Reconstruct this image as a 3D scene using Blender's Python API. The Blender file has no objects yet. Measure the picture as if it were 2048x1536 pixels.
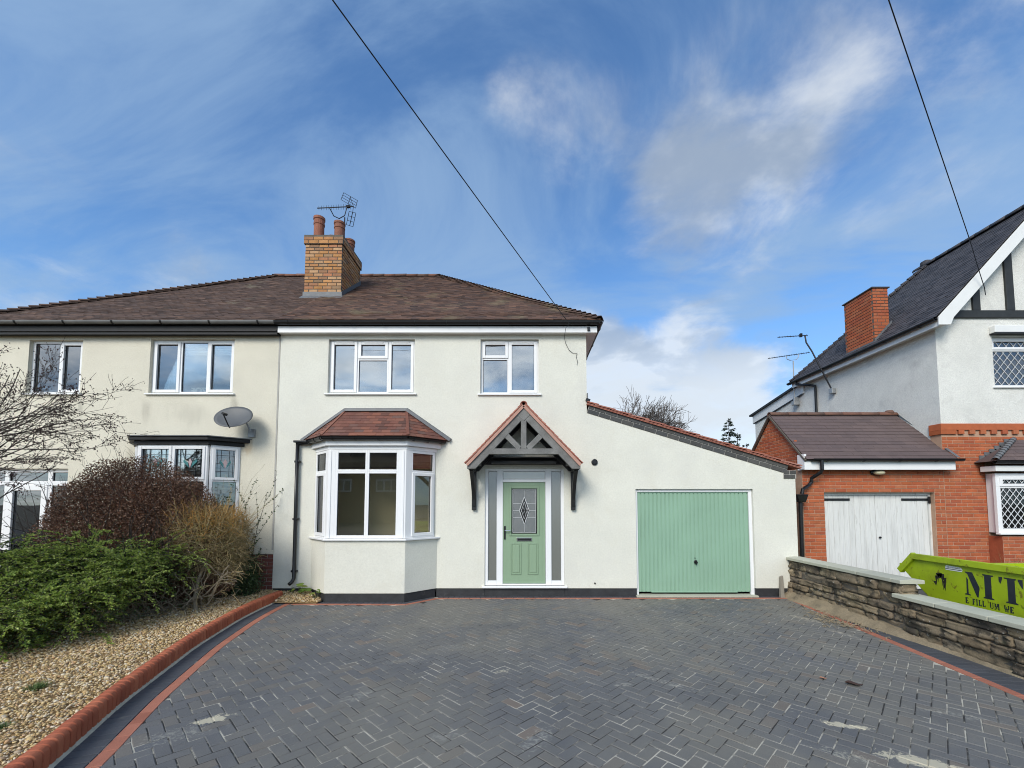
import bpy, bmesh, math, random
import numpy as np
from mathutils import Vector, Matrix, Quaternion
R = math.radians
random.seed(11)
rng = np.random.default_rng(11)
sc = bpy.context.scene
COL = sc.collection

# ------------------------------------------------------------------ camera
cd = bpy.data.cameras.new('camera')
cam = bpy.data.objects.new('camera', cd)
COL.objects.link(cam)
cd.sensor_width = 36.0
cd.lens = 855.0 / 2048.0 * 36.0
cd.shift_x = -0.01025
cd.shift_y = 0.0907
cd.clip_start = 0.05
cd.clip_end = 3000
CAM = Vector((0, -8.38, 1.81))
cam.location = CAM
cam.rotation_euler = (R(93.5), 0, 0)
sc.camera = cam

# ------------------------------------------------------------------ world, sun, exposure
SUN_EL, SUN_ROT = R(36), R(206)
w = bpy.data.worlds.new('World')
sc.world = w
w.use_nodes = True
wn, wl = w.node_tree.nodes, w.node_tree.links
wn.clear()
wout = wn.new('ShaderNodeOutputWorld')
bg = wn.new('ShaderNodeBackground')
bg.inputs['Strength'].default_value = 0.10
sky = wn.new('ShaderNodeTexSky')
sky.sky_type = 'NISHITA'
sky.sun_disc = False
sky.sun_elevation = SUN_EL
sky.sun_rotation = SUN_ROT
sky.air_density = 1.0
sky.dust_density = 0.6
sky.ozone_density = 2.0
tc = wn.new('ShaderNodeTexCoord')
def wmath(op, a, b=None, clamp=False):
    n = wn.new('ShaderNodeMath'); n.operation = op; n.use_clamp = clamp
    for i, v in enumerate((a, b)):
        if v is None: continue
        if isinstance(v, (int, float)): n.inputs[i].default_value = v
        else: wl.new(v, n.inputs[i])
    return n.outputs[0]
def wrange(v, lo, hi, smooth=True):
    n = wn.new('ShaderNodeMapRange'); n.interpolation_type = 'SMOOTHERSTEP' if smooth else 'LINEAR'
    wl.new(v, n.inputs[0])
    for i, x in ((1, lo), (2, hi)):
        if isinstance(x, (int, float)): n.inputs[i].default_value = x
        else: wl.new(x, n.inputs[i])
    return n.outputs[0]
sep = wn.new('ShaderNodeSeparateXYZ'); wl.new(tc.outputs['Generated'], sep.inputs[0])
zz = wmath('ADD', wmath('MAXIMUM', sep.outputs[2], 0.0), 0.22)
px_ = wmath('DIVIDE', sep.outputs[0], zz)
py_ = wmath('DIVIDE', sep.outputs[1], zz)
comb = wn.new('ShaderNodeCombineXYZ'); wl.new(px_, comb.inputs[0]); wl.new(py_, comb.inputs[1])
def wnoise(scale, detail, rough, dist, off, sx=1.0, sy=1.0, rot=0.0):
    m = wn.new('ShaderNodeMapping')
    m.inputs['Location'].default_value = off
    m.inputs['Rotation'].default_value = (0, 0, rot)
    m.inputs['Scale'].default_value = (sx, sy, 1)
    wl.new(comb.outputs[0], m.inputs[0])
    n = wn.new('ShaderNodeTexNoise')
    n.inputs['Scale'].default_value = scale; n.inputs['Detail'].default_value = detail
    n.inputs['Roughness'].default_value = rough; n.inputs['Distortion'].default_value = dist
    wl.new(m.outputs[0], n.inputs['Vector'])
    return n.outputs[0]
big = wnoise(2.7, 11, 0.60, 0.30, (4.1, 2.3, 0))
veil = wnoise(1.1, 8, 0.6, 0.9, (9.7, 1.1, 0), 1.0, 1.7, 0.5)
shade = wnoise(2.6, 6, 0.55, 0.2, (1.7, 7.7, 0))
def blob(d, rad, amt):
    d = Vector(d).normalized()
    n = wn.new('ShaderNodeVectorMath'); n.operation = 'DOT_PRODUCT'
    wl.new(tc.outputs['Generated'], n.inputs[0]); n.inputs[1].default_value = d
    return wmath('MULTIPLY', wrange(n.outputs['Value'], math.cos(rad), 1.0), amt)
# banks of cloud that stand in view, as directions in the world
bl = None
for d, rad, amt in (((0.08, 1, 0.95), R(10), 0.29), ((0.52, 1, 0.98), R(15), 0.275), ((0.30, 1, 1.02), R(8), 0.06),
                    ((0.42, 1, 0.66), R(14), 0.285), ((1.15, 1, 1.05), R(18), 0.24), ((0.85, 1, 0.85), R(10), 0.10),
                    ((0.35, 1, 0.20), R(15), 0.60), ((0.16, 1, 0.33), R(9), 0.44), ((0.60, 1, 0.20), R(11), 0.26),
                    ((-0.52, 1, 0.94), R(7), 0.13), ((-0.44, 1, 0.66), R(7), 0.10),
                    ((-1.15, 1, 0.60), R(18), 0.20), ((-0.70, 1, 0.42), R(9), 0.14)):
    b_ = blob(d, rad, amt)
    bl = b_ if bl is None else wmath('ADD', bl, b_)
behind = wmath('MULTIPLY', wrange(sep.outputs[1], 0.15, -0.55), 0.36)      # broken cloud all over the half of the sky the windows mirror
thr = wmath('SUBTRACT', wmath('SUBTRACT', 0.66, bl), behind)
mask = wrange(big, thr, wmath('ADD', thr, 0.44))
veilm = wmath('MULTIPLY', wrange(veil, 0.30, 0.70), 0.70)
lowh = wmath('MULTIPLY', wrange(sep.outputs[2], 0.50, 0.05), 0.20)
near_sun = wn.new('ShaderNodeVectorMath'); near_sun.operation = 'DOT_PRODUCT'
wl.new(tc.outputs['Generated'], near_sun.inputs[0])
near_sun.inputs[1].default_value = (math.sin(SUN_ROT) * math.cos(SUN_EL), math.cos(SUN_ROT) * math.cos(SUN_EL), math.sin(SUN_EL))
glow = wmath('ADD', 1.0, wmath('MULTIPLY', wrange(near_sun.outputs['Value'], 0.0, 1.0), 1.6))   # thin cloud is brighter towards the sun
mixs = wn.new('ShaderNodeMix'); mixs.data_type = 'RGBA'
mixv = wn.new('ShaderNodeMix'); mixv.data_type = 'RGBA'
ccol = wn.new('ShaderNodeMix'); ccol.data_type = 'RGBA'
wl.new(wmath('ADD', wrange(shade, 0.36, 0.64), wmath('MULTIPLY', wrange(sep.outputs[2], 0.42, 0.20), 1.0), True), ccol.inputs[0])
ccol.inputs[6].default_value = (2.05, 2.40, 2.85, 1)
ccol.inputs[7].default_value = (4.5, 4.7, 4.8, 1)
cmul = wn.new('ShaderNodeVectorMath'); cmul.operation = 'SCALE'
wl.new(ccol.outputs[2], cmul.inputs[0]); wl.new(glow, cmul.inputs['Scale'])
tint = wn.new('ShaderNodeMix'); tint.data_type = 'RGBA'; tint.blend_type = 'MULTIPLY'
tint.inputs[0].default_value = 1.0
tint.inputs[7].default_value = (0.64, 0.90, 1.10, 1)
wl.new(sky.outputs[0], tint.inputs[6])
wl.new(wmath('ADD', veilm, lowh, True), mixv.inputs[0])
wl.new(tint.outputs[2], mixv.inputs[6]); mixv.inputs[7].default_value = (1.70, 2.55, 3.75, 1)
wl.new(wmath('MULTIPLY', mask, 0.74), mixs.inputs[0])
wl.new(mixv.outputs[2], mixs.inputs[6]); wl.new(cmul.outputs[0], mixs.inputs[7])
wl.new(mixs.outputs[2], bg.inputs['Color'])
wl.new(bg.outputs[0], wout.inputs[0])

sd = bpy.data.lights.new('sun', 'SUN')
sd.energy = 1.5; sd.angle = R(26); sd.color = (1.0, 0.94, 0.85)
sun = bpy.data.objects.new('sun', sd); COL.objects.link(sun)
sdir = Vector((math.sin(SUN_ROT) * math.cos(SUN_EL), math.cos(SUN_ROT) * math.cos(SUN_EL), math.sin(SUN_EL)))
sun.rotation_euler = sdir.to_track_quat('Z', 'Y').to_euler()
sun.location = (-6, -16, 14)

sc.render.engine = 'CYCLES'
sc.cycles.filter_width = 1.0
sc.cycles.max_bounces = 7
sc.cycles.diffuse_bounces = 3
sc.cycles.glossy_bounces = 3
sc.cycles.transparent_max_bounces = 10
sc.cycles.caustics_reflective = False
sc.cycles.caustics_refractive = False
vs = sc.view_settings
vs.view_transform = 'Standard'; vs.look = 'None'; vs.gamma = 1.0
vs.exposure = 0.95
vs.use_curve_mapping = False

# ------------------------------------------------------------------ materials
def lin(r, g, b):
    f = lambda c: (c / 12.92 if c <= 0.04045 else ((c + 0.055) / 1.055) ** 2.4)
    return (f(r / 255), f(g / 255), f(b / 255))

class NG:
    """small node-graph helper around one material"""
    def __init__(s, name):
        s.m = bpy.data.materials.new(name); s.m.use_nodes = True
        s.N, s.L = s.m.node_tree.nodes, s.m.node_tree.links
        s.N.clear()
        s.out = s.N.new('ShaderNodeOutputMaterial')
        s.geo = s.N.new('ShaderNodeNewGeometry')
        s.pos = s.geo.outputs['Position']
    def put(s, sock, v):
        if isinstance(v, (int, float)): sock.default_value = v
        elif isinstance(v, tuple): sock.default_value = v if len(v) == len(sock.default_value) else tuple(v) + (1,)
        else: s.L.new(v, sock)
    def math(s, op, a, b=None, clamp=False):
        n = s.N.new('ShaderNodeMath'); n.operation = op; n.use_clamp = clamp
        s.put(n.inputs[0], a)
        if b is not None: s.put(n.inputs[1], b)
        return n.outputs[0]
    def rng(s, v, lo, hi, a=0.0, b=1.0, smooth=False):
        n = s.N.new('ShaderNodeMapRange'); n.interpolation_type = 'SMOOTHSTEP' if smooth else 'LINEAR'
        s.put(n.inputs[0], v); s.put(n.inputs[1], lo); s.put(n.inputs[2], hi); s.put(n.inputs[3], a); s.put(n.inputs[4], b)
        return n.outputs[0]
    def noise(s, scale, detail=5, rough=0.55, dist=0.0, stretch=(1, 1, 1), off=(0, 0, 0)):
        v = s.pos
        if stretch != (1, 1, 1) or off != (0, 0, 0):
            m = s.N.new('ShaderNodeMapping'); m.inputs['Scale'].default_value = stretch; m.inputs['Location'].default_value = off
            s.L.new(v, m.inputs[0]); v = m.outputs[0]
        n = s.N.new('ShaderNodeTexNoise')
        n.inputs['Scale'].default_value = scale; n.inputs['Detail'].default_value = detail
        n.inputs['Roughness'].default_value = rough; n.inputs['Distortion'].default_value = dist
        s.L.new(v, n.inputs['Vector'])
        return n.outputs[0]
    def mix(s, f, a, b, blend='MIX'):
        n = s.N.new('ShaderNodeMix'); n.data_type = 'RGBA'; n.blend_type = blend
        s.put(n.inputs[0], f); s.put(n.inputs[6], a); s.put(n.inputs[7], b)
        return n.outputs[2]
    def piece(s):
        oi = s.N.new('ShaderNodeObjectInfo')
        return s.math('FRACT', s.math('ADD', oi.outputs['Random'], s.geo.outputs['Random Per Island']))
    def ramp(s, v, cols):
        n = s.N.new('ShaderNodeValToRGB'); n.color_ramp.interpolation = 'LINEAR'
        el = n.color_ramp.elements
        while len(el) < len(cols): el.new(0.5)
        for i, c in enumerate(cols):
            el[i].position = i / (len(cols) - 1); el[i].color = tuple(c) + (1,)
        s.put(n.inputs[0], v)
        return n.outputs[0]

def mat(name, col, rough=0.6, var=0.12, vs=2.0, pieces=None, patches=(), bump=0.0, bs=60, bs2=None, spec=0.4, metal=0.0,
        stretch=(1, 1, 1), spots=(), wspots=(), grain=0.0, gs=120, trans=0.0):
    g = NG(name)
    c = g.ramp(g.piece(), pieces) if pieces else tuple(col) + (1,)
    if var:
        f = g.rng(g.noise(vs, 6, 0.6, 0, stretch), 0.25, 0.75, 1 - var, 1 + var)
        c = g.mix(1.0, c, f, 'MULTIPLY')
    if grain:
        f = g.rng(g.noise(gs, 3, 0.6, 0, stretch, (3, 1, 7)), 0.25, 0.75, 1 - grain, 1 + grain)
        c = g.mix(1.0, c, f, 'MULTIPLY')
    for i, (pc, ps, lo, hi, amt) in enumerate(patches):
        f = g.rng(g.noise(ps, 7, 0.65, 0.3, stretch, (5.3 * i + 1.7, 2.1 * i, 0.7 * i)), lo, hi, 0, amt, True)
        c = g.mix(f, c, tuple(pc))
    for (sx, sy, rx, ry, ang, pc, amt) in spots:       # stains with a place and shape of their own
        v = g.N.new('ShaderNodeMapping'); v.vector_type = 'TEXTURE'
        v.inputs['Location'].default_value = (sx, sy, 0); v.inputs['Rotation'].default_value = (0, 0, ang)
        v.inputs['Scale'].default_value = (rx, ry, 1000)
        g.L.new(g.pos, v.inputs[0])
        ln = g.N.new('ShaderNodeVectorMath'); ln.operation = 'LENGTH'; g.L.new(v.outputs[0], ln.inputs[0])
        d = g.math('ADD', ln.outputs['Value'], g.rng(g.noise(13 if amt > .9 else 30, 8, 0.75, 0.4), 0.2, 0.8, -1.25, 1.25))
        k = g.rng(d, 1.0, 0.7, 0, amt, True)
        if amt < .9: k = g.math('MULTIPLY', k, g.rng(g.noise(26, 8, 0.75, 0.3), 0.47, 0.57, 0.0, 1.0))
        c = g.mix(k, c, tuple(pc))
    for (sx, sz, rx, rz, pc, amt) in wspots:           # rain streaks and damp marks on a front wall
        v = g.N.new('ShaderNodeMapping'); v.vector_type = 'TEXTURE'
        v.inputs['Location'].default_value = (sx, 0, sz); v.inputs['Scale'].default_value = (rx, 1000, rz)
        g.L.new(g.pos, v.inputs[0])
        ln = g.N.new('ShaderNodeVectorMath'); ln.operation = 'LENGTH'; g.L.new(v.outputs[0], ln.inputs[0])
        d = g.math('ADD', ln.outputs['Value'], g.rng(g.noise(5, 6, 0.65, 0, (2.2, 1, 0.5)), 0.25, 0.75, -0.5, 0.5))
        c = g.mix(g.rng(d, 1.1, 0.1, 0, amt, True), c, tuple(pc))
    b = g.N.new('ShaderNodeBsdfPrincipled')
    g.put(b.inputs['Base Color'], c)
    b.inputs['Roughness'].default_value = rough
    b.inputs['Specular IOR Level'].default_value = spec
    b.inputs['Metallic'].default_value = metal
    if bump:
        h = g.noise(bs, 5, 0.6, 0, stretch)
        if bs2: h = g.math('ADD', h, g.math('MULTIPLY', g.noise(bs2, 4, 0.6, 0, stretch), 0.6))
        bn = g.N.new('ShaderNodeBump'); bn.inputs['Strength'].default_value = bump; bn.inputs['Distance'].default_value = 0.01
        g.L.new(h, bn.inputs['Height']); g.L.new(bn.outputs[0], b.inputs['Normal'])
    sh = b.outputs[0]
    if trans:
        t = g.N.new('ShaderNodeBsdfTranslucent'); g.put(t.inputs[0], c)
        mx = g.N.new('ShaderNodeMixShader'); mx.inputs[0].default_value = trans
        g.L.new(sh, mx.inputs[1]); g.L.new(t.outputs[0], mx.inputs[2]); sh = mx.outputs[0]
    g.L.new(sh, g.out.inputs[0])
    return g.m

def glass(name, tint=(0.8, 0.84, 0.82), refl=0.10, rough=0.0, bump=0.0, bs=40, diff=None):
    g = NG(name)
    t = g.N.new('ShaderNodeBsdfTransparent'); t.inputs[0].default_value = tuple(tint) + (1,)
    gl = g.N.new('ShaderNodeBsdfGlossy'); gl.inputs['Roughness'].default_value = rough
    gl.inputs[0].default_value = (0.95, 0.97, 1, 1)
    lw = g.N.new('ShaderNodeFresnel'); lw.inputs[0].default_value = 1.5
    f = g.math('ADD', lw.outputs[0], refl, True)
    if bump:
        bn = g.N.new('ShaderNodeBump'); bn.inputs['Strength'].default_value = bump; bn.inputs['Distance'].default_value = 0.01
        g.L.new(g.noise(bs, 3, 0.5), bn.inputs['Height']); g.L.new(bn.outputs[0], gl.inputs['Normal'])
    base = t.outputs[0]
    if diff:
        d = g.N.new('ShaderNodeBsdfPrincipled'); d.inputs['Base Color'].default_value = tuple(diff) + (1,)
        d.inputs['Roughness'].default_value = 0.35
        m2 = g.N.new('ShaderNodeMixShader'); m2.inputs[0].default_value = 0.75
        g.L.new(base, m2.inputs[1]); g.L.new(d.outputs[0], m2.inputs[2]); base = m2.outputs[0]
    mx = g.N.new('ShaderNodeMixShader')
    g.L.new(f, mx.inputs[0]); g.L.new(base, mx.inputs[1]); g.L.new(gl.outputs[0], mx.inputs[2])
    g.L.new(mx.outputs[0], g.out.inputs[0])
    return g.m

M = {}
M['render'] = mat('grey_white_render', (0.70, 0.687, 0.595), 0.85, 0.06, 1.3, bump=0.5, bs=42, bs2=110, grain=0.055, gs=30,
                  patches=(((0.63, 0.618, 0.555), 0.7, 0.45, 0.75, 0.6), ((0.66, 0.64, 0.54), 2.8, 0.5, 0.7, 0.5),))
M['render_cream'] = mat('cream_pebble_render', (0.68, 0.64, 0.52), 0.9, 0.07, 1.5, bump=0.8, bs=60, bs2=140, grain=0.16, gs=70,
                        patches=(((0.50, 0.475, 0.40), 1.1, 0.58, 0.8, 0.5), ((0.36, 0.335, 0.27), 2.2, 0.63, 0.76, 0.4),),
                        wspots=((-7.46, 3.66, 0.13, 0.34, (0.34, 0.31, 0.25), 0.35), (-5.72, 3.72, 0.09, 0.28, (0.30, 0.27, 0.21), 0.5), (-5.40, 2.92, 0.16, 0.22, (0.46, 0.33, 0.17), 0.5), (-7.72, 2.7, 0.12, 0.35, (0.38, 0.35, 0.27), 0.5), (-9.9, 3.7, 0.15, 0.3, (0.33, 0.31, 0.25), 0.5), (-8.76, 3.72, 0.08, 0.25, (0.33, 0.31, 0.25), 0.5), (-6.6, 3.55, 0.5, 0.25, (0.50, 0.47, 0.38), 0.5)))
M['render_white'] = mat('white_roughcast', (0.72, 0.71, 0.65), 0.9, 0.08, 1.5, bump=1.0, bs=45, bs2=110, grain=0.18, gs=55,
                        patches=(((0.44, 0.43, 0.40), 1.3, 0.5, 0.75, 0.55),))
M['plinth'] = mat('black_bitumen_paint', (0.030, 0.031, 0.033), 0.55, 0.3, 6, bump=0.5, bs=30, patches=(((0.16, 0.155, 0.14), 9, 0.62, 0.75, 0.6),))
M['upvc'] = mat('white_upvc', (0.80, 0.80, 0.79), 0.28, 0.02, 2)
M['white_paint'] = mat('white_paint', (0.76, 0.76, 0.73), 0.4, 0.05, 3)
M['black_plastic'] = mat('black_plastic', (0.012, 0.012, 0.013), 0.3, 0.2, 5)
M['black_wood'] = mat('black_peeling_paint', (0.010, 0.010, 0.010), 0.6, 0.3, 6, bump=0.4, bs=30, stretch=(0.3, 1, 3), patches=(((0.22, 0.21, 0.19), 7, 0.66, 0.74, 0.8),))
M['grey_gutter'] = mat('grey_weathered_gutter', (0.16, 0.16, 0.155), 0.5, 0.25, 3)
M['sage_door'] = mat('sage_green_door', (0.245, 0.345, 0.225), 0.38, 0.04, 8, bump=0.12, bs=40, stretch=(6, 6, 0.6))
M['mint_door'] = mat('mint_green_garage_door', (0.255, 0.405, 0.29), 0.42, 0.07, 1.1, patches=(((0.21, 0.33, 0.235), 0.9, 0.52, 0.75, 0.4),))
M['chrome'] = mat('chrome', (0.7, 0.7, 0.7), 0.12, 0.0, metal=1.0)
M['lead'] = mat('lead_flashing', (0.13, 0.135, 0.14), 0.5, 0.18, 8, bump=0.3, bs=20, patches=(((0.30, 0.31, 0.32), 5, 0.55, 0.8, 0.5),))
M['lead_strip'] = mat('white_lead_came', (0.62, 0.63, 0.63), 0.4, 0.05, 5)
M['roof_tile'] = mat('brown_clay_roof_tile', (0, 0, 0), 0.85, 0.22, 3.0,
                     pieces=[(0.050, 0.030, 0.022), (0.120, 0.064, 0.042), (0.075, 0.046, 0.034), (0.165, 0.088, 0.056), (0.095, 0.058, 0.043)],
                     patches=(((0.19, 0.15, 0.085), 1.6, 0.53, 0.72, 0.7), ((0.07, 0.085, 0.045), 2.3, 0.6, 0.8, 0.5)), bump=0.5, bs=40)
M['roof_tile_old'] = mat('brown_mossy_roof_tile', (0, 0, 0), 0.9, 0.22, 3.0,
                         pieces=[(0.055, 0.034, 0.025), (0.105, 0.062, 0.044), (0.075, 0.048, 0.036), (0.14, 0.082, 0.055)],
                         patches=(((0.25, 0.22, 0.15), 1.2, 0.59, 0.74, 0.65), ((0.09, 0.085, 0.045), 2.1, 0.6, 0.8, 0.4)), bump=0.5, bs=40)
M['clay_ridge'] = mat('terracotta_ridge_tile', (0, 0, 0), 0.85, 0.2, 4, pieces=[(0.14, 0.070, 0.048), (0.19, 0.088, 0.058), (0.12, 0.075, 0.057)], bump=0.3, bs=40)
M['bay_tile'] = mat('red_brown_clay_tile', (0, 0, 0), 0.75, 0.15, 6,
                    pieces=[(0.095, 0.045, 0.034), (0.17, 0.065, 0.044), (0.13, 0.056, 0.043), (0.23, 0.088, 0.054), (0.115, 0.066, 0.055)], bump=0.3, bs=60)
M['porch_tile'] = mat('pale_red_clay_tile', (0, 0, 0), 0.8, 0.12, 6,
                      pieces=[(0.34, 0.12, 0.08), (0.40, 0.155, 0.105), (0.29, 0.10, 0.07), (0.38, 0.175, 0.13)], bump=0.3, bs=60)
M['slate_tile'] = mat('dark_plain_roof_tile', (0, 0, 0), 0.7, 0.2, 3, pieces=[(0.030, 0.029, 0.033), (0.075, 0.069, 0.073), (0.048, 0.046, 0.050)], bump=0.3, bs=40,
                      patches=(((0.085, 0.085, 0.06), 1.8, 0.62, 0.8, 0.5),))
M['garage_tile'] = mat('purple_brown_concrete_tile', (0, 0, 0), 0.75, 0.12, 3, pieces=[(0.10, 0.072, 0.068), (0.125, 0.088, 0.080), (0.112, 0.080, 0.076)], bump=0.25, bs=60)
M['yellow_brick'] = mat('yellow_stock_brick', (0, 0, 0), 0.9, 0.18, 9,
                        pieces=[(0.40, 0.19, 0.065), (0.52, 0.26, 0.10), (0.34, 0.155, 0.065), (0.52, 0.31, 0.16), (0.24, 0.15, 0.085), (0.46, 0.19, 0.09)], bump=0.5, bs=50,
                        patches=(((0.07, 0.06, 0.045), 2.2, 0.62, 0.8, 0.5),))
M['old_mortar'] = mat('dark_mortar', (0.12, 0.105, 0.085), 0.95, 0.25, 10, bump=0.4, bs=60)
M['orange_brick'] = mat('orange_red_facing_brick', (0, 0, 0), 0.88, 0.14, 8,
                        pieces=[(0.36, 0.088, 0.034), (0.45, 0.12, 0.045), (0.33, 0.08, 0.036), (0.41, 0.135, 0.06), (0.37, 0.095, 0.032)], bump=0.4, bs=60)
M['pink_mortar'] = mat('buff_mortar', (0.44, 0.28, 0.19), 0.95, 0.15, 8)
M['grey_mortar'] = mat('grey_mortar', (0.40, 0.385, 0.345), 0.95, 0.15, 8)
M['slate_brick'] = mat('dark_grey_brick', (0, 0, 0), 0.8, 0.15, 9, pieces=[(0.050, 0.051, 0.052), (0.075, 0.076, 0.076), (0.060, 0.058, 0.055), (0.088, 0.085, 0.078)], bump=0.4, bs=60)
M['plinth_brick'] = mat('dark_red_brick', (0, 0, 0), 0.9, 0.2, 9, pieces=[(0.15, 0.05, 0.04), (0.21, 0.07, 0.05), (0.12, 0.045, 0.04)], bump=0.5, bs=50)
M['grey_oak'] = mat('grey_stained_timber', (0.175, 0.171, 0.16), 0.75, 0.32, 5, bump=0.35, bs=25, stretch=(1, 1, 1), grain=0.15, gs=60)
M['black_stain'] = mat('black_stained_timber', (0.016, 0.016, 0.016), 0.5, 0.3, 6, bump=0.2, bs=40)
M['black_timber'] = mat('black_painted_timber', (0.025, 0.027, 0.027), 0.55, 0.3, 7, bump=0.3, bs=30, patches=(((0.20, 0.20, 0.19), 11, 0.68, 0.76, 0.7),))
M['old_white'] = mat('peeling_white_boards', (0.68, 0.68, 0.64), 0.75, 0.08, 6, stretch=(7, 7, 0.7), bump=0.3, bs=20,
                     patches=(((0.36, 0.35, 0.31), 3.5, 0.58, 0.70, 0.75), ((0.50, 0.50, 0.47), 1.2, 0.45, 0.7, 0.5)))
M['terracotta'] = mat('terracotta_pot', (0, 0, 0), 0.8, 0.25, 7, pieces=[(0.24, 0.085, 0.05), (0.30, 0.11, 0.065), (0.16, 0.08, 0.055)], bump=0.3, bs=40, patches=(((0.06, 0.05, 0.04), 3.5, 0.58, 0.75, 0.6),))
M['dark_metal'] = mat('dark_metal', (0.035, 0.036, 0.04), 0.45, 0.2, 8, metal=0.6)
M['grey_metal'] = mat('galvanised_metal', (0.33, 0.34, 0.34), 0.45, 0.15, 8, metal=0.4)
M['dish_grey'] = mat('grey_dish_paint', (0.10, 0.105, 0.107), 0.5, 0.1, 5)
M['cable'] = mat('black_cable', (0.012, 0.013, 0.018), 0.5, 0.0)
M['glass_up'] = glass('window_glass', (0.60, 0.63, 0.61), 0.22, bump=0.035, bs=2.2)
M['glass_bay'] = glass('bay_glass', (0.97, 0.96, 0.91), 0.04, bump=0.02, bs=2.0)
M['glass_old'] = glass('old_window_glass', (0.84, 0.87, 0.84), 0.15, bump=0.03, bs=2.0)
M['glass_top'] = glass('obscure_top_glass', (0.6, 0.62, 0.58), 0.10, 0.25, diff=(0.52, 0.51, 0.43))
M['glass_frost'] = glass('frosted_glass', (0.6, 0.62, 0.58), 0.10, 0.25, diff=(0.19, 0.19, 0.155))
M['glass_cathedral'] = glass('textured_glass', (0.55, 0.58, 0.57), 0.05, 0.25, 0.7, 130, diff=(0.13, 0.14, 0.132))
M['glass_dark'] = glass('dark_window_glass', (0.30, 0.33, 0.34), 0.06)
M['bevel_glass'] = mat('dark_bevelled_glass', (0.012, 0.013, 0.014), 0.08, 0.0, spec=0.8)
M['teal_glass'] = mat('teal_stained_glass', (0.06, 0.20, 0.20), 0.15, 0.1, 8)
M['pink_glass'] = mat('pale_pink_glass', (0.50, 0.36, 0.36), 0.15, 0.1, 8)
M['room'] = mat('cream_room_plaster', (0.80, 0.73, 0.53), 0.9, 0.05, 1)
M['room_grey'] = mat('grey_room_plaster', (0.40, 0.40, 0.38), 0.9, 0.05, 1)
M['curtain'] = mat('white_net_curtain', (0.66, 0.66, 0.62), 0.9, 0.06, 5, trans=0.3)
M['blind'] = mat('white_blind_slat', (0.68, 0.69, 0.66), 0.7, 0.04, 4)
stain = (0.50, 0.45, 0.33)
SP = ((-2.60, -4.68, 0.13, 0.075, 0.3, stain, 0.95), (-2.72, -4.93, 0.22, 0.12, 0.4, (0.34, 0.33, 0.28), 0.55), (-0.22, -3.66, 0.09, 0.06, 0.2, stain, 0.8),
      (2.63, -4.78, 0.17, 0.045, -0.35, stain, 0.95), (2.80, -5.28, 0.24, 0.085, -0.45, stain, 0.95), (-0.62, -4.95, 0.14, 0.07, 0.5, (0.33, 0.32, 0.28), 0.5),
      (0.12, -4.98, 0.22, 0.09, 1.0, (0.36, 0.35, 0.31), 0.6), (1.42, -3.92, 0.42, 0.06, -0.75, (0.36, 0.34, 0.29), 0.6), (1.0, -4.0, 0.1, 0.06, 0.3, (0.36, 0.34, 0.29), 0.7),
      (4.42, -1.55, 0.30, 0.10, -1.1, (0.42, 0.37, 0.28), 0.8), (4.45, -2.35, 0.32, 0.06, -1.3, (0.42, 0.38, 0.30), 0.75), (3.7, -4.6, 0.3, 0.06, -0.5, (0.34, 0.33, 0.28), 0.5),
      (-1.35, -3.35, 0.24, 0.10, 0.2, (0.30, 0.29, 0.25), 0.45), (-1.55, -4.25, 0.2, 0.08, 0.9, (0.34, 0.33, 0.28), 0.5), (2.35, -5.2, 0.18, 0.07, -0.5, (0.38, 0.36, 0.29), 0.7),
      (-0.85, -2.9, 0.25, 0.1, 0.1, (0.28, 0.27, 0.23), 0.4))
M['paver'] = mat('charcoal_block_paver', (0, 0, 0), 0.72, 0.14, 1.1,
                 pieces=[(0.111, 0.112, 0.115), (0.132, 0.131, 0.129), (0.118, 0.118, 0.118), (0.142, 0.140, 0.134), (0.113, 0.115, 0.120), (0.134, 0.133, 0.129), (0.121, 0.121, 0.122), (0.138, 0.136, 0.132), (0.114, 0.116, 0.121), (0.145, 0.142, 0.136), (0.120, 0.120, 0.120), (0.131, 0.130, 0.128), (0.124, 0.124, 0.125), (0.144, 0.138, 0.128), (0.154, 0.140, 0.122), (0.181, 0.145, 0.119)],
                 patches=(((0.190, 0.178, 0.148), 0.42, 0.40, 0.64, 0.8), ((0.28, 0.27, 0.235), 11, 0.61, 0.78, 0.5), ((0.20, 0.19, 0.165), 1.7, 0.60, 0.80, 0.45)), spots=SP, bump=0.45, bs=110, bs2=280, grain=0.16, gs=170, spec=0.35)
M['paver_edge'] = mat('charcoal_border_paver', (0, 0, 0), 0.7, 0.14, 2, pieces=[(0.058, 0.063, 0.072), (0.075, 0.079, 0.088), (0.066, 0.070, 0.078)], bump=0.4, bs=110, grain=0.14, gs=170,
                      patches=(((0.24, 0.22, 0.18), 5, 0.64, 0.78, 0.6),))
M['paver_red'] = mat('red_border_paver', (0, 0, 0), 0.8, 0.12, 4, pieces=[(0.36, 0.135, 0.085), (0.42, 0.165, 0.105), (0.33, 0.12, 0.075)], bump=0.4, bs=110, grain=0.12, gs=150,
                     patches=(((0.42, 0.36, 0.27), 6, 0.66, 0.8, 0.5),))
M['sand'] = mat('jointing_sand', (0.038, 0.036, 0.033), 0.95, 0.2, 3, patches=(((0.50, 0.465, 0.38), 2.4, 0.45, 0.60, 0.9),), spots=SP[:5])
M['kerb_brick'] = mat('red_bullnose_brick', (0, 0, 0), 0.75, 0.12, 5, pieces=[(0.33, 0.085, 0.040), (0.42, 0.115, 0.052), (0.36, 0.095, 0.044), (0.46, 0.14, 0.066)], bump=0.35, bs=90, grain=0.1, gs=120)
M['kerb_mortar'] = mat('kerb_mortar', (0.46, 0.42, 0.33), 0.95, 0.2, 12, bump=0.5, bs=50)
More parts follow.
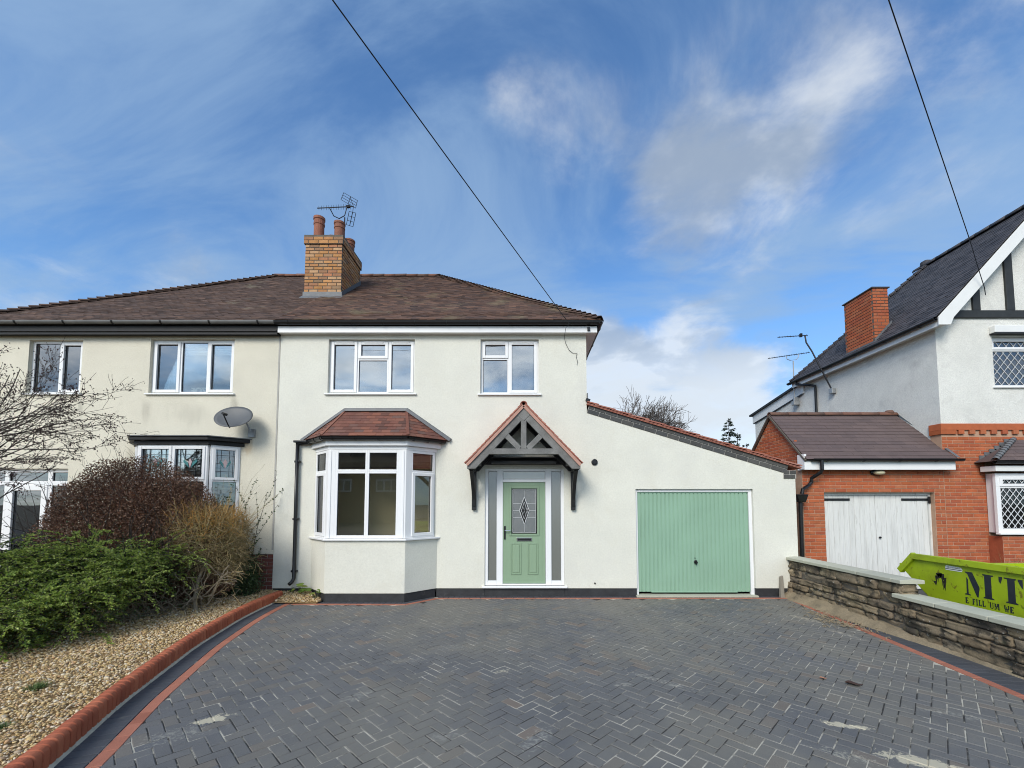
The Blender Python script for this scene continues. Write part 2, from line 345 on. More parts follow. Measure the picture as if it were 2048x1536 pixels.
M['pebble'] = mat('golden_pebble', (0, 0, 0), 0.7, 0.15, 8,
                  pieces=[(0.44, 0.29, 0.11), (0.62, 0.46, 0.22), (0.36, 0.23, 0.09), (0.68, 0.56, 0.35), (0.50, 0.33, 0.14), (0.30, 0.20, 0.11), (0.72, 0.63, 0.47), (0.52, 0.30, 0.14)])
M['gravel_bed'] = mat('gravel_bed', (0.32, 0.215, 0.10), 0.95, 0.4, 40, bump=1.0, bs=45, grain=0.4, gs=80)
M['stone'] = mat('weathered_rubble_stone', (0, 0, 0), 0.95, 0.3, 5,
                 pieces=[(0.18, 0.135, 0.085), (0.26, 0.20, 0.125), (0.14, 0.11, 0.08), (0.30, 0.235, 0.15), (0.19, 0.155, 0.115)], bump=1.0, bs=22, bs2=90, grain=0.25, gs=60,
                 patches=(((0.035, 0.032, 0.026), 3.4, 0.50, 0.62, 0.85), ((0.34, 0.27, 0.165), 4.2, 0.53, 0.70, 0.6), ((0.09, 0.095, 0.045), 5.5, 0.55, 0.75, 0.5), ((0.58, 0.56, 0.50), 19, 0.63, 0.68, 0.85)))
M['coping'] = mat('pale_concrete_coping', (0, 0, 0), 0.85, 0.08, 4, pieces=[(0.42, 0.42, 0.33), (0.48, 0.475, 0.375), (0.38, 0.38, 0.31)], bump=0.3, bs=80, grain=0.06, gs=120)
M['haunch'] = mat('earthy_mortar_haunch', (0.27, 0.215, 0.14), 0.95, 0.3, 4, bump=1.0, bs=25, bs2=80, grain=0.2, gs=60, patches=(((0.05, 0.045, 0.035), 4, 0.55, 0.75, 0.7),))
M['skip'] = mat('lime_green_skip_paint', (0.34, 0.45, 0.012), 0.48, 0.12, 3, bump=0.35, bs=7, stretch=(1, 1, 1),
                patches=(((0.20, 0.22, 0.02), 2.4, 0.52, 0.72, 0.5), ((0.13, 0.075, 0.015), 9.0, 0.58, 0.66, 0.75), ((0.035, 0.028, 0.012), 5.0, 0.64, 0.68, 0.9)))
M['skip_dark'] = mat('scuffed_dark_patch', (0.018, 0.016, 0.012), 0.7, 0.2, 8)
M['letter'] = mat('dark_stencil_paint', (0.022, 0.027, 0.036), 0.5, 0.2, 9)
M['sticker'] = mat('white_sticker', (0.70, 0.71, 0.70), 0.4, 0.05, 9)
M['asphalt'] = mat('asphalt', (0.055, 0.055, 0.056), 0.9, 0.2, 2, bump=0.5, bs=120, grain=0.2, gs=150)
M['soil'] = mat('soil_and_grass', (0.10, 0.09, 0.06), 0.95, 0.3, 2, bump=0.8, bs=20)
M['bark'] = mat('dark_bark', (0.040, 0.032, 0.027), 0.9, 0.25, 10, bump=0.4, bs=60)
M['verge_mortar'] = mat('pink_verge_mortar', (0.46, 0.26, 0.20), 0.9, 0.15, 8)
M['bark_far'] = mat('grey_brown_twig', (0.12, 0.10, 0.085), 0.9, 0.2, 5)
M['berry'] = mat('dark_berry', (0.035, 0.012, 0.012), 0.4, 0.2, 9)
M['stem_pale'] = mat('pale_grey_stem', (0.27, 0.225, 0.16), 0.9, 0.25, 8, bump=0.3, bs=60)
M['straw'] = mat('straw_brown_twig', (0, 0, 0), 0.85, 0.15, 4, pieces=[(0.24, 0.17, 0.07), (0.36, 0.27, 0.125), (0.17, 0.13, 0.06), (0.42, 0.33, 0.18), (0.21, 0.18, 0.07)])
M['shoot'] = mat('orange_new_shoot', (0, 0, 0), 0.8, 0.15, 4, pieces=[(0.38, 0.20, 0.045), (0.46, 0.23, 0.05), (0.32, 0.20, 0.07), (0.42, 0.29, 0.10)])
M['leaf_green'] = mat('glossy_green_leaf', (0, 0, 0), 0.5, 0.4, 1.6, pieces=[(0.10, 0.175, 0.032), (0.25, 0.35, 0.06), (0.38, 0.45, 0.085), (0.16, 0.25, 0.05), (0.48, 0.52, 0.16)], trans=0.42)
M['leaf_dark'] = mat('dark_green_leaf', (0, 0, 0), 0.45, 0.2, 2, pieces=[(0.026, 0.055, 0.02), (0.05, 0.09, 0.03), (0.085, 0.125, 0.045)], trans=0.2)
M['leaf_purple'] = mat('dark_purple_brown_leaf', (0, 0, 0), 0.6, 0.2, 1.4, pieces=[(0.09, 0.040, 0.026), (0.15, 0.066, 0.036), (0.075, 0.042, 0.030), (0.21, 0.088, 0.040), (0.12, 0.060, 0.040), (0.34, 0.22, 0.15), (0.11, 0.062, 0.034), (0.17, 0.09, 0.05)], trans=0.12)
M['leaf_olive'] = mat('olive_gold_leaf', (0, 0, 0), 0.6, 0.3, 2, pieces=[(0.16, 0.17, 0.045), (0.27, 0.24, 0.07), (0.34, 0.27, 0.09), (0.20, 0.15, 0.05)], trans=0.25)
M['yucca'] = mat('blue_green_blade', (0, 0, 0), 0.5, 0.2, 3, pieces=[(0.045, 0.10, 0.06), (0.07, 0.14, 0.085), (0.16, 0.18, 0.11)], trans=0.15)
M['grass'] = mat('grass_blade', (0, 0, 0), 0.6, 0.2, 3, pieces=[(0.07, 0.12, 0.03), (0.12, 0.17, 0.05)], trans=0.25)
M['dry_bush'] = mat('dry_brown_blade', (0, 0, 0), 0.8, 0.2, 3, pieces=[(0.24, 0.12, 0.04), (0.34, 0.20, 0.08), (0.16, 0.09, 0.04)])
M['conifer'] = mat('conifer_green', (0, 0, 0), 0.7, 0.2, 2, pieces=[(0.014, 0.028, 0.014), (0.026, 0.046, 0.022)])
M['stake'] = mat('weathered_grey_wood', (0.26, 0.235, 0.19), 0.9, 0.2, 8, stretch=(6, 6, 1), bump=0.4, bs=30)
M['dead_leaf'] = mat('dead_leaf', (0.055, 0.030, 0.022), 0.7, 0.2, 9)
M['pale_leaf'] = mat('pale_dead_leaf', (0.42, 0.20, 0.12), 0.7, 0.2, 9)
M['lamp_glass'] = mat('opal_lamp_cover', (0.55, 0.50, 0.33), 0.35, 0.05)
M['opp_brick'] = mat('brown_brick_across_road', (0.15, 0.095, 0.06), 0.9, 0.15, 3)

# ------------------------------------------------------------------ geometry helpers
class Fr:
    """local frame: s along, d outward, z up"""
    def __init__(s, o, u, n, up=(0, 0, 1)):
        s.o, s.u, s.n, s.up = Vector(o), Vector(u).normalized(), Vector(n).normalized(), Vector(up).normalized()
    def __call__(s, a, d, z):
        return s.o + s.u * a + s.n * d + s.up * z
    def mat(s, a, d, z):
        p = s(a, d, z)
        m = Matrix.Identity(4)
        m.col[0][:3] = s.u; m.col[1][:3] = -s.n; m.col[2][:3] = s.up; m.col[3][:3] = p
        return m
def fr2(p, q, z=0):
    u = (Vector(q) - Vector(p)).normalized()
    return Fr((p[0], p[1], z), (u.x, u.y, 0), (u.y, -u.x, 0)), (Vector(q) - Vector(p)).length
def front(y): return Fr((0, y, 0), (1, 0, 0), (0, -1, 0))

class MB:
    def __init__(s): s.v, s.f = [], []
    def add(s, vs, fs):
        b = len(s.v); s.v += [tuple(p) for p in vs]; s.f += [tuple(i + b for i in f) for f in fs]
        return s
    HF = ((0, 3, 2, 1), (4, 5, 6, 7), (0, 1, 5, 4), (1, 2, 6, 5), (2, 3, 7, 6), (3, 0, 4, 7))
    def hexa(s, p): return s.add(p, s.HF)
    def box(s, x0, x1, y0, y1, z0, z1):
        return s.hexa([(x0, y0, z0), (x1, y0, z0), (x1, y1, z0), (x0, y1, z0), (x0, y0, z1), (x1, y0, z1), (x1, y1, z1), (x0, y1, z1)])
    def fbox(s, F, a0, a1, d0, d1, z0, z1):
        return s.hexa([F(a0, d0, z0), F(a1, d0, z0), F(a1, d1, z0), F(a0, d1, z0), F(a0, d0, z1), F(a1, d0, z1), F(a1, d1, z1), F(a0, d1, z1)])
    def rect(s, F, a0, a1, z0, z1, wl, wr, wb, wt, d0, d1):
        s.fbox(F, a0, a0 + wl, d0, d1, z0, z1); s.fbox(F, a1 - wr, a1, d0, d1, z0, z1)
        s.fbox(F, a0 + wl, a1 - wr, d0, d1, z0, z0 + wb); s.fbox(F, a0 + wl, a1 - wr, d0, d1, z1 - wt, z1)
        return s
    def prism(s, pts, z0, z1):
        n = len(pts)
        vs = [(p[0], p[1], z0) for p in pts] + [(p[0], p[1], z1) for p in pts]
        fs = [tuple(range(n))[::-1], tuple(range(n, 2 * n))] + [(i, (i + 1) % n, n + (i + 1) % n, n + i) for i in range(n)]
        return s.add(vs, fs)
    def fprism(s, F, pts, d0, d1):
        n = len(pts)
        vs = [F(p[0], d0, p[1]) for p in pts] + [F(p[0], d1, p[1]) for p in pts]
        fs = [tuple(range(n))[::-1], tuple(range(n, 2 * n))] + [(i, (i + 1) % n, n + (i + 1) % n, n + i) for i in range(n)]
        return s.add(vs, fs)
    def beam(s, p, q, w, h, up=(0, 0, 1)):
        p, q = Vector(p), Vector(q); t = (q - p).normalized(); up = Vector(up)
        a = t.cross(up).normalized() * (w / 2); b = a.cross(t).normalized() * (h / 2)
        return s.hexa([p - a - b, p + a - b, p + a + b, p - a + b, q - a - b, q + a - b, q + a + b, q - a + b])
    def tube(s, pts, r, n=6, cap=True):
        pts = [Vector(p) for p in pts]; rs = r if isinstance(r, (list, tuple)) else [r] * len(pts)
        b = len(s.v); up = None
        for i, p in enumerate(pts):
            t = (pts[min(i + 1, len(pts) - 1)] - pts[max(i - 1, 0)])
            if t.length < 1e-9: t = Vector((0, 0, 1))
            t.normalize()
            if up is None: up = Vector((0, 0, 1)) if abs(t.z) < 0.9 else Vector((1, 0, 0))
            a = t.cross(up)
            if a.length < 1e-6: a = t.cross(Vector((0, 1, 0)))
            a.normalize(); c = a.cross(t)
            for k in range(n):
                an = 2 * math.pi * k / n
                s.v.append(tuple(p + (a * math.cos(an) + c * math.sin(an)) * rs[i]))
        for i in range(len(pts) - 1):
            for k in range(n):
                s.f.append((b + i * n + k, b + i * n + (k + 1) % n, b + (i + 1) * n + (k + 1) % n, b + (i + 1) * n + k))
        if cap:
            s.f.append(tuple(b + k for k in range(n))[::-1]); e = b + (len(pts) - 1) * n
            s.f.append(tuple(e + k for k in range(n)))
        return s
    def lathe(s, prof, c, n=16, axis=(0, 0, 1)):
        ax = Vector(axis).normalized(); a = ax.cross(Vector((0.3, 1, 0.2))).normalized(); b2 = ax.cross(a)
        b = len(s.v); c = Vector(c)
        for (r, h) in prof:
            for k in range(n):
                an = 2 * math.pi * k / n
                s.v.append(tuple(c + ax * h + (a * math.cos(an) + b2 * math.sin(an)) * r))
        for i in range(len(prof) - 1):
            for k in range(n):
                s.f.append((b + i * n + k, b + i * n + (k + 1) % n, b + (i + 1) * n + (k + 1) % n, b + (i + 1) * n + k))
        s.f.append(tuple(b + k for k in range(n))[::-1]); e = b + (len(prof) - 1) * n
        s.f.append(tuple(e + k for k in range(n)))
        return s
    def mesh(s, name, smooth=False):
        me = bpy.data.meshes.new(name)
        me.from_pydata(s.v, [], s.f)
        if len(s.f) < 30000:
            bm = bmesh.new(); bm.from_mesh(me); bmesh.ops.recalc_face_normals(bm, faces=bm.faces); bm.to_mesh(me); bm.free()
        if smooth: me.polygons.foreach_set('use_smooth', [True] * len(me.polygons))
        me.update()
        return me
    def build(s, name, m, parent=None, bevel=0.0, smooth=False, **k):
        return link(name, s.mesh(name, smooth), m, parent, bevel=bevel, **k)

def set_parent(o, parent):
    if parent is None: return
    o.parent = parent
    if parent.type == 'EMPTY': o.matrix_parent_inverse = Matrix.Translation(-Vector(parent.location))
def tag(o, label=None, cat=None, group=None, kind=None):
    if label: o['label'] = label
    if cat: o['category'] = cat
    if group: o['group'] = group
    if kind: o['kind'] = kind
    return o
def link(name, me, m=None, parent=None, matrix=None, bevel=0.0, **k):
    o = bpy.data.objects.new(name, me)
    if m is not None and me is not None and len(me.materials) == 0:
        me.materials.append(M[m] if isinstance(m, str) else m)
    COL.objects.link(o)
    if matrix is not None: o.matrix_basis = matrix
    set_parent(o, parent)
    if bevel:
        b = o.modifiers.new('edge', 'BEVEL'); b.width = bevel; b.segments = 2; b.limit_method = 'ANGLE'; b.harden_normals = False
    return tag(o, **k)
def thing(name, loc, label, cat, group=None):
    o = bpy.data.objects.new(name, None); COL.objects.link(o)
    o.location = loc; o.empty_display_size = 0.3
    return tag(o, label, cat, group)

_cache = {}
def cbox(l, t, h, ch, m, jag=0.0, seed=0):
    """shared chamfered block l x t x h centred on its own origin; chamfer on the outward (-y) face"""
    key = (round(l, 3), round(t, 3), round(h, 3), ch, m, seed)
    if key in _cache: return _cache[key]
    x, y, z = l / 2, t / 2, h / 2
    r = random.Random(seed)
    j = lambda: (r.uniform(-jag, jag) if jag else 0)
    v = [(-x, y, -z), (x, y, -z), (x, y, z), (-x, y, z),
         (-x, -y + ch, -z), (x, -y + ch, -z), (x, -y + ch, z), (-x, -y + ch, z),
         (-x + ch + j(), -y + j(), -z + ch + j()), (x - ch + j(), -y + j(), -z + ch + j()), (x - ch + j(), -y + j(), z - ch + j()), (-x + ch + j(), -y + j(), z - ch + j())]
    f = [(0, 3, 2, 1), (0, 1, 5, 4), (1, 2, 6, 5), (2, 3, 7, 6), (3, 0, 4, 7), (4, 5, 9, 8), (5, 6, 10, 9), (6, 7, 11, 10), (7, 4, 8, 11), (8, 9, 10, 11)]
    me = bpy.data.meshes.new('block'); me.from_pydata(v, [], f); me.update()
    me.materials.append(M[m]); _cache[key] = me
    return me

def join_pieces(name, pcs, m, parent, **k):
    vs, fs = [], []
    for (me, mx) in pcs:
        b = len(vs)
        vs += [tuple(mx @ v.co) for v in me.vertices]
        fs += [tuple(i + b for i in p.vertices) for p in me.polygons]
    mesh = bpy.data.meshes.new(name); mesh.from_pydata(vs, [], fs); mesh.update()
    return link(name, mesh, m, parent, kind='stuff', **k)

def place(name, pcs, m, parent, limit=300, rest='courses'):
    pcs = sorted(pcs, key=lambda p: (p[1].translation - CAM).length)
    for me, mx in pcs[:limit]: link(name, me, None, parent, mx)
    if pcs[limit:]: join_pieces(rest, pcs[limit:], m, parent)

def bricks(F, s0, s1, z0, z1, m, L=0.225, Hc=0.075, gap=0.010, t=0.05, d=0.006, holes=(), inside=None, phase=0, ch=0.004):
    """running bond as a list of (mesh, matrix); d = how far the face stands proud of F's plane"""
    out = []
    rows = int(round((z1 - z0) / Hc)); hc = (z1 - z0) / max(rows, 1)
    for r in range(rows):
        za, zb = z0 + r * hc, z0 + (r + 1) * hc; zm = (za + zb) / 2
        a = s0 - (L / 2 if (r + phase) % 2 else 0)
        while a < s1 - 1e-4:
            segs = [(max(a, s0), min(a + L, s1))]
            for (h0, h1, hz0, hz1) in holes:
                if hz0 < zm < hz1:
                    ns = []
                    for (p, q) in segs:
                        if q <= h0 or p >= h1: ns.append((p, q)); continue
                        if p < h0: ns.append((p, h0))
                        if q > h1: ns.append((h1, q))
                    segs = ns
            for (p, q) in segs:
                if q - p < 0.025: continue
                if inside and not inside((p + q) / 2, zm): continue
                lg = round((q - p - gap) / 0.02) * 0.02 if (q - p) < L - 0.02 else q - p - gap
                lg = min(max(lg, 0.015), q - p - 0.004)
                me = cbox(lg, t, hc - gap, ch, m, 0.0015, random.randint(0, 2))
                mx = F.mat((p + q) / 2, d - t / 2 + random.uniform(-0.0015, 0.0015), zm)
                out.append((me, mx))
            a += L
    return out

def wall(F, s0, s1, z0, ztop, holes, t=0.25):
    """slab with real openings and reveals"""
    zt = ztop if callable(ztop) else (lambda a: ztop)
    S = sorted({s0, s1, *[h[0] for h in holes], *[h[1] for h in holes]})
    Z = sorted({z0, *[h[2] for h in holes], *[h[3] for h in holes]}) + [None]
    Z = [z for z in Z if z is None or z >= z0]
    mb = MB()
    zv = lambda i, a: zt(a) if Z[i] is None else Z[i]
    hole = lambda i, j: any(h[0] <= (S[i] + S[i + 1]) / 2 <= h[1] and Z[j + 1] is not None and h[2] <= (Z[j] + Z[j + 1]) / 2 <= h[3] for h in holes)
    q = lambda *p: mb.add(p, [(0, 1, 2, 3)])
    nI, nJ = len(S) - 1, len(Z) - 1
    for i in range(nI):
        for j in range(nJ):
            a, b = S[i], S[i + 1]
            if hole(i, j): continue
            za, zb, zc, zd = zv(j, a), zv(j, b), zv(j + 1, b), zv(j + 1, a)
            q(F(a, 0, za), F(b, 0, zb), F(b, 0, zc), F(a, 0, zd))
            q(F(a, -t, za), F(a, -t, zd), F(b, -t, zc), F(b, -t, zb))
            if i == 0 or hole(i - 1, j): q(F(a, 0, za), F(a, 0, zd), F(a, -t, zd), F(a, -t, za))
            if i == nI - 1 or hole(i + 1, j): q(F(b, 0, zb), F(b, -t, zb), F(b, -t, zc), F(b, 0, zc))
            if j == 0 or hole(i, j - 1): q(F(a, 0, za), F(a, -t, za), F(b, -t, zb), F(b, 0, zb))
            if j == nJ - 1 or hole(i, j + 1): q(F(a, 0, zd), F(b, 0, zc), F(b, -t, zc), F(a, -t, zd))
    return mb

def window(parent, F, s0, s1, z0, z1, cells, d=-0.07, gl='glass_up', m='upvc', w=0.05, bw=0.05, sill=True, vent=(), name='window', label=None, sw=0.042):
    """frame part with sash, pane and sill sub-parts; cells = (s0,s1,z0,z1,'sash'|'fixed')"""
    fr = MB(); dd = 0.06
    e = 1e-4
    parts = []
    for (a, b, c, f, kind) in cells:
        wl_, wr_ = (w if abs(a - s0) < e else bw / 2), (w if abs(b - s1) < e else bw / 2)
        wb_, wt_ = (w if abs(c - z0) < e else bw / 2), (w if abs(f - z1) < e else bw / 2)
        fr.rect(F, a, b, c, f, wl_, wr_, wb_, wt_, d - dd, d)
        parts.append((a + wl_, b - wr_, c + wb_, f - wt_, kind))
    wo = fr.build(name, m, parent, bevel=0.004, label=label)
    for (a, b, c, f, kind) in parts:
        if kind == 'sash':
            o = 0.016
            MB().rect(F, a - o, b + o, c - o, f + o, sw + o, sw + o, sw + o, sw + o, d - dd + 0.012, d + 0.018).build('sash', m, wo, bevel=0.006)
            a, b, c, f = a + sw, b - sw, c + sw, f - sw
        gk = MB().rect(F, a - 0.001, b + 0.001, c - 0.001, f + 0.001, 0.007, 0.007, 0.007, 0.007, d - 0.034, d - 0.018).build('gasket', 'black_plastic', wo)
        MB().fbox(F, a, b, d - 0.034, d - 0.026, c, f).build('pane', gl, wo)
    for (a, b, z) in vent:
        MB().fbox(F, a, b, d + 0.018, d + 0.034, z - 0.012, z + 0.012).build('trickle_vent', m, wo, bevel=0.004)
    if sill:
        MB().fbox(F, s0 - 0.05, s1 + 0.05, d - 0.02, 0.045, z0 - 0.032, z0 - 0.002).build('sill', m, wo, bevel=0.006)
    return wo

def tiles(o, u, v, n, ulo, uhi, vlen, wd, gauge, ln, th, jit=0.002, v0=0.0, stag=True):
    """plain tiles on a plane as 8-corner blocks; o at the eaves, v up the slope"""
    o, u, v, n = Vector(o), Vector(u).normalized(), Vector(v).normalized(), Vector(n).normalized()
    out = []
    k = 0
    while v0 + k * gauge < vlen - 0.01:
        va = v0 + k * gauge; vb = min(va + ln, vlen)
        lo, hi = min(ulo(va), ulo(vb)), max(uhi(va), uhi(vb))
        a = math.floor(lo / wd) * wd - (wd / 2 if (k % 2 and stag) else 0)
        while a < hi:
            a0, a1 = a + 0.0015, a + wd - 0.0015
            la0, la1 = max(a0, ulo(va)), min(a1, uhi(va)); ua0, ua1 = max(a0, ulo(vb)), min(a1, uhi(vb))
            if la1 - la0 > 0.012 or ua1 - ua0 > 0.012:
                la1 = max(la1, la0 + 0.004); ua1 = max(ua1, ua0 + 0.004)
                la0 = min(la0, uhi(va)); ua0 = min(ua0, uhi(vb))
                j = random.uniform(0, jit); jj = random.uniform(-0.003, 0.003); k2 = random.uniform(-jit, jit) * 0.6
                hl, hu = th + j, 0.002
                if vb - va < ln - 1e-6: hu += th * (ln - (vb - va)) / ln
                P = lambda a_, b_, h_: o + u * a_ + v * b_ + n * h_
                out.append([P(la0, va + jj, hl - k2), P(la1, va + jj, hl + k2), P(ua1, vb, hu), P(ua0, vb, hu),
                            P(la0, va + jj, hl + th - k2), P(la1, va + jj, hl + th + k2), P(ua1, vb, hu + th), P(ua0, vb, hu + th)])
            a += wd
        k += 1
    return out
def tiles_join(name, tl, m, parent, kind='stuff'):
    mb = MB()
    for t in tl: mb.hexa(t)
    return mb.build(name, m, parent, kind=kind)
def tiles_each(name, tl, m, parent):
    for t in tl: MB().hexa(t).build(name, m, parent)

def gutter(parent, F, s0, s1, z, d, r=0.055, m='black_plastic', brackets=0.9, name='gutter', bracket_m=None):
    """half-round gutter hung at outward distance d (its back) below z"""
    mb = MB(); n = 8; c = d + r
    prof = [(c - r * math.cos(math.pi * k / n), z - r * 1.05 * math.sin(math.pi * k / n)) for k in range(n + 1)]
    inn = [(c - (r - 0.006) * math.cos(math.pi * k / n), z - (r * 1.05 - 0.006) * math.sin(math.pi * k / n)) for k in range(n + 1)]
    loop = prof + inn[::-1]
    N = len(loop)
    vs = [F(s0, a, b) for a, b in loop] + [F(s1, a, b) for a, b in loop]
    fs = [(i, (i + 1) % N, N + (i + 1) % N, N + i) for i in range(N)]
    fs += [(i, i + 1, N - 2 - i, N - 1 - i) for i in range(n)] + [(N + i, N + N - 1 - i, N + N - 2 - i, N + i + 1) for i in range(n)]
    mb.add(vs, fs)
    g = mb.build(name, m, parent)
    if brackets:
        k = s0 + brackets * 0.4
        while k < s1 - 0.05:
            b = MB()
            pr = [(c - (r + 0.008) * math.cos(math.pi * q / n), z - (r * 1.05 + 0.008) * math.sin(math.pi * q / n)) for q in range(n + 1)]
            lp = pr + prof[::-1]; N2 = len(lp)
            b.add([F(k, a_, b_) for a_, b_ in lp] + [F(k + 0.03, a_, b_) for a_, b_ in lp], [(i, (i + 1) % N2, N2 + (i + 1) % N2, N2 + i) for i in range(N2)] +
                  [(i, i + 1, N2 - 2 - i, N2 - 1 - i) for i in range(n)] + [(N2 + i, N2 + N2 - 1 - i, N2 + N2 - 2 - i, N2 + i + 1) for i in range(n)])
            b.build('gutter_bracket', bracket_m or m, g)
            k += brackets
    return g

def rot_to(t, up=(0, 0, 1)):
    """matrix with x along t"""
    t = Vector(t).normalized(); y = Vector(up).cross(t).normalized(); z = t.cross(y)
    m = Matrix.Identity(4); m.col[0][:3] = t; m.col[1][:3] = y; m.col[2][:3] = z
    return m
def half_round(name, r, l, m, n=8, t=0.014, flare=0.0):
    """half-round ridge piece lying along x from 0 to l"""
    mb = MB(); vs = []
    for x, rr in ((0, r + flare), (l, r)):
        for R_ in (rr, rr - t):
            for k in range(n + 1):
                an = math.pi * k / n
                vs.append((x, R_ * math.cos(an), R_ * math.sin(an)))
    q = n + 1; fs = []
    for k in range(n):
        fs += [(k, k + 1, 2 * q + k + 1, 2 * q + k), (q + k, 3 * q + k, 3 * q + k + 1, q + k + 1), (k, q + k, q + k + 1, k + 1), (2 * q + k, 2 * q + k + 1, 3 * q + k + 1, 3 * q + k)]
    fs += [(0, 2 * q, 3 * q, q), (n, q + n, 3 * q + n, 2 * q + n)]
    mb.add(vs, fs)
    me = mb.mesh(name, True); me.materials.append(M[m])
    return me
def bonnet(name, r, l, m, sag, t=0.012, lift=0.03):
    """hip tile along x (0 low end, l high end): a shallow saddle whose low end is lifted"""
    mb = MB(); n = 6; vs = []
    for x, lf in ((0, lift), (l, 0.0)):
        for T in (t, 0):
            for k in range(n + 1):
                y = -r + 2 * r * k / n
                vs.append((x, y, lf + T - sag * (abs(y) / r) ** 1.3))
    q = n + 1; fs = []
    for k in range(n):
        fs += [(k, k + 1, 2 * q + k + 1, 2 * q + k), (q + k, 3 * q + k, 3 * q + k + 1, q + k + 1), (k, q + k, q + k + 1, k + 1), (2 * q + k, 2 * q + k + 1, 3 * q + k + 1, 3 * q + k)]
    fs += [(0, 2 * q, 3 * q, q), (n, q + n, 3 * q + n, 2 * q + n)]
    mb.add(vs, fs)
    me = mb.mesh(name); me.materials.append(M[m])
    return me
def line_pieces(name, me, p, q, step, parent, up=(0, 0, 1), jit=0.0):
    p, q = Vector(p), Vector(q); t = (q - p); n = math.ceil(t.length / step - .2); t.normalize()
    rm = rot_to(t, up)
    for k in range(n):
        mx = Matrix.Translation(p + t * (k * step) + Vector((0, 0, random.uniform(-jit, jit)))) @ rm
        link(name, me, None, parent, mx)

# ------------------------------------------------------------------ the setting: ground, road, driveway, gravel
tag(MB().add([(-400, -400, -0.12), (400, -400, -0.12), (400, 400, -0.12), (-400, 400, -0.12)], [(0, 1, 2, 3)]).build('ground', 'soil'), kind='structure')
tag(MB().box(-60, 60, -22, -12.2, -0.3, -0.10).build('road', 'asphalt'), kind='structure')
tag(MB().box(-60, 60, -12.2, -10.2, -0.3, -0.02).build('pavement', 'asphalt'), kind='structure')
tag(MB().box(5.42, 16, -10.2, 1.6, -0.3, -0.015).build('neighbour_drive', 'asphalt'), kind='structure')

# kerb line (driveway side of the red edging), near to far
KERB = [(-1.95, -8.9), (-2.35, -7.6), (-2.75, -6.5), (-3.08, -5.75), (-3.226, -5.338), (-3.403, -4.907), (-3.60, -4.42), (-3.74, -4.00), (-3.92, -3.45), (-4.082, -2.931), (-4.22, -2.35), (-4.36, -1.70), (-4.45, -1.05), (-4.49, -0.45), (-4.48, -0.22)]
def resample(pts, step):
    P = [Vector((p[0], p[1], 0)) for p in pts]
    # Catmull-Rom to keep the curve smooth
    dense = []
    for i in range(len(P) - 1):
        a, b, c, d = P[max(i - 1, 0)], P[i], P[i + 1], P[min(i + 2, len(P) - 1)]
        for k in range(24):
            t = k / 24
            dense.append(0.5 * ((2 * b) + (c - a) * t + (2 * a - 5 * b + 4 * c - d) * t * t + (3 * b - a - 3 * c + d) * t ** 3))
    dense.append(P[-1])
    out = [dense[0]]; acc = 0
    for i in range(1, len(dense)):
        seg = (dense[i] - dense[i - 1]); L = seg.length
        while acc + L >= step:
            f = (step - acc) / L
            q = dense[i - 1] + seg * f
            out.append(q); dense[i - 1] = q; seg = dense[i] - q; L = seg.length; acc = 0
        acc += L
    return out
def kerb_x(y):
    for (x0, y0), (x1, y1) in zip(KERB, KERB[1:]):
        if y0 <= y <= y1: return x0 + (x1 - x0) * (y - y0) / (y1 - y0)
    return KERB[-1][0] if y > KERB[-1][1] else KERB[0][0]
def right_x(y):                                           # inner line of the red border on the wall side
    return 5.02 + (y + 0.12) * 0.092
# front line of the red border: facade, round the bay
def front_y(x):
    if x < -3.72: return -0.62
    if x < -2.08: return -0.66
    if x < -1.60: return -0.66 + (x + 2.08) / 0.48 * 0.50
    return -0.16

drive = MB().add([(-7, -10.2, -0.02), (5.42, -10.2, -0.02), (5.42, 0.35, -0.02), (-7, 0.35, -0.02)], [(0, 1, 2, 3)]).build('driveway', 'sand', kind='structure')
sandbed = MB().add([(-4.6, -9.4, -0.003), (5.2, -9.4, -0.003), (5.2, 0.25, -0.003), (-4.6, 0.25, -0.003)], [(0, 1, 2, 3)]).build('jointing_sand', 'sand', drive)

def paver_mesh(l, w_, h, ch, m, key):
    k = ('pv', round(l, 3), round(w_, 3), m, key)
    if k in _cache: return _cache[k]
    x, y = l / 2, w_ / 2
    r = random.Random(str(k)); j = lambda: r.uniform(-0.0012, 0.0012)
    v = [(-x, -y, -h), (x, -y, -h), (x, y, -h), (-x, y, -h), (-x, -y, -ch), (x, -y, -ch), (x, y, -ch), (-x, y, -ch),
         (-x + ch + j(), -y + ch + j(), j() * .4), (x - ch + j(), -y + ch + j(), j() * .4), (x - ch + j(), y - ch + j(), j() * .4), (-x + ch + j(), y - ch + j(), j() * .4)]
    f = [(0, 1, 5, 4), (1, 2, 6, 5), (2, 3, 7, 6), (3, 0, 4, 7), (4, 5, 9, 8), (5, 6, 10, 9), (6, 7, 11, 10), (7, 4, 8, 11), (8, 9, 10, 11)]
    me = bpy.data.meshes.new('paver'); me.from_pydata(v, [], f); me.update(); me.materials.append(M[m]); _cache[k] = me
    return me
pv = []
ANG = R(45.6)
ca, sa = math.cos(ANG), math.sin(ANG)
W = 0.1005
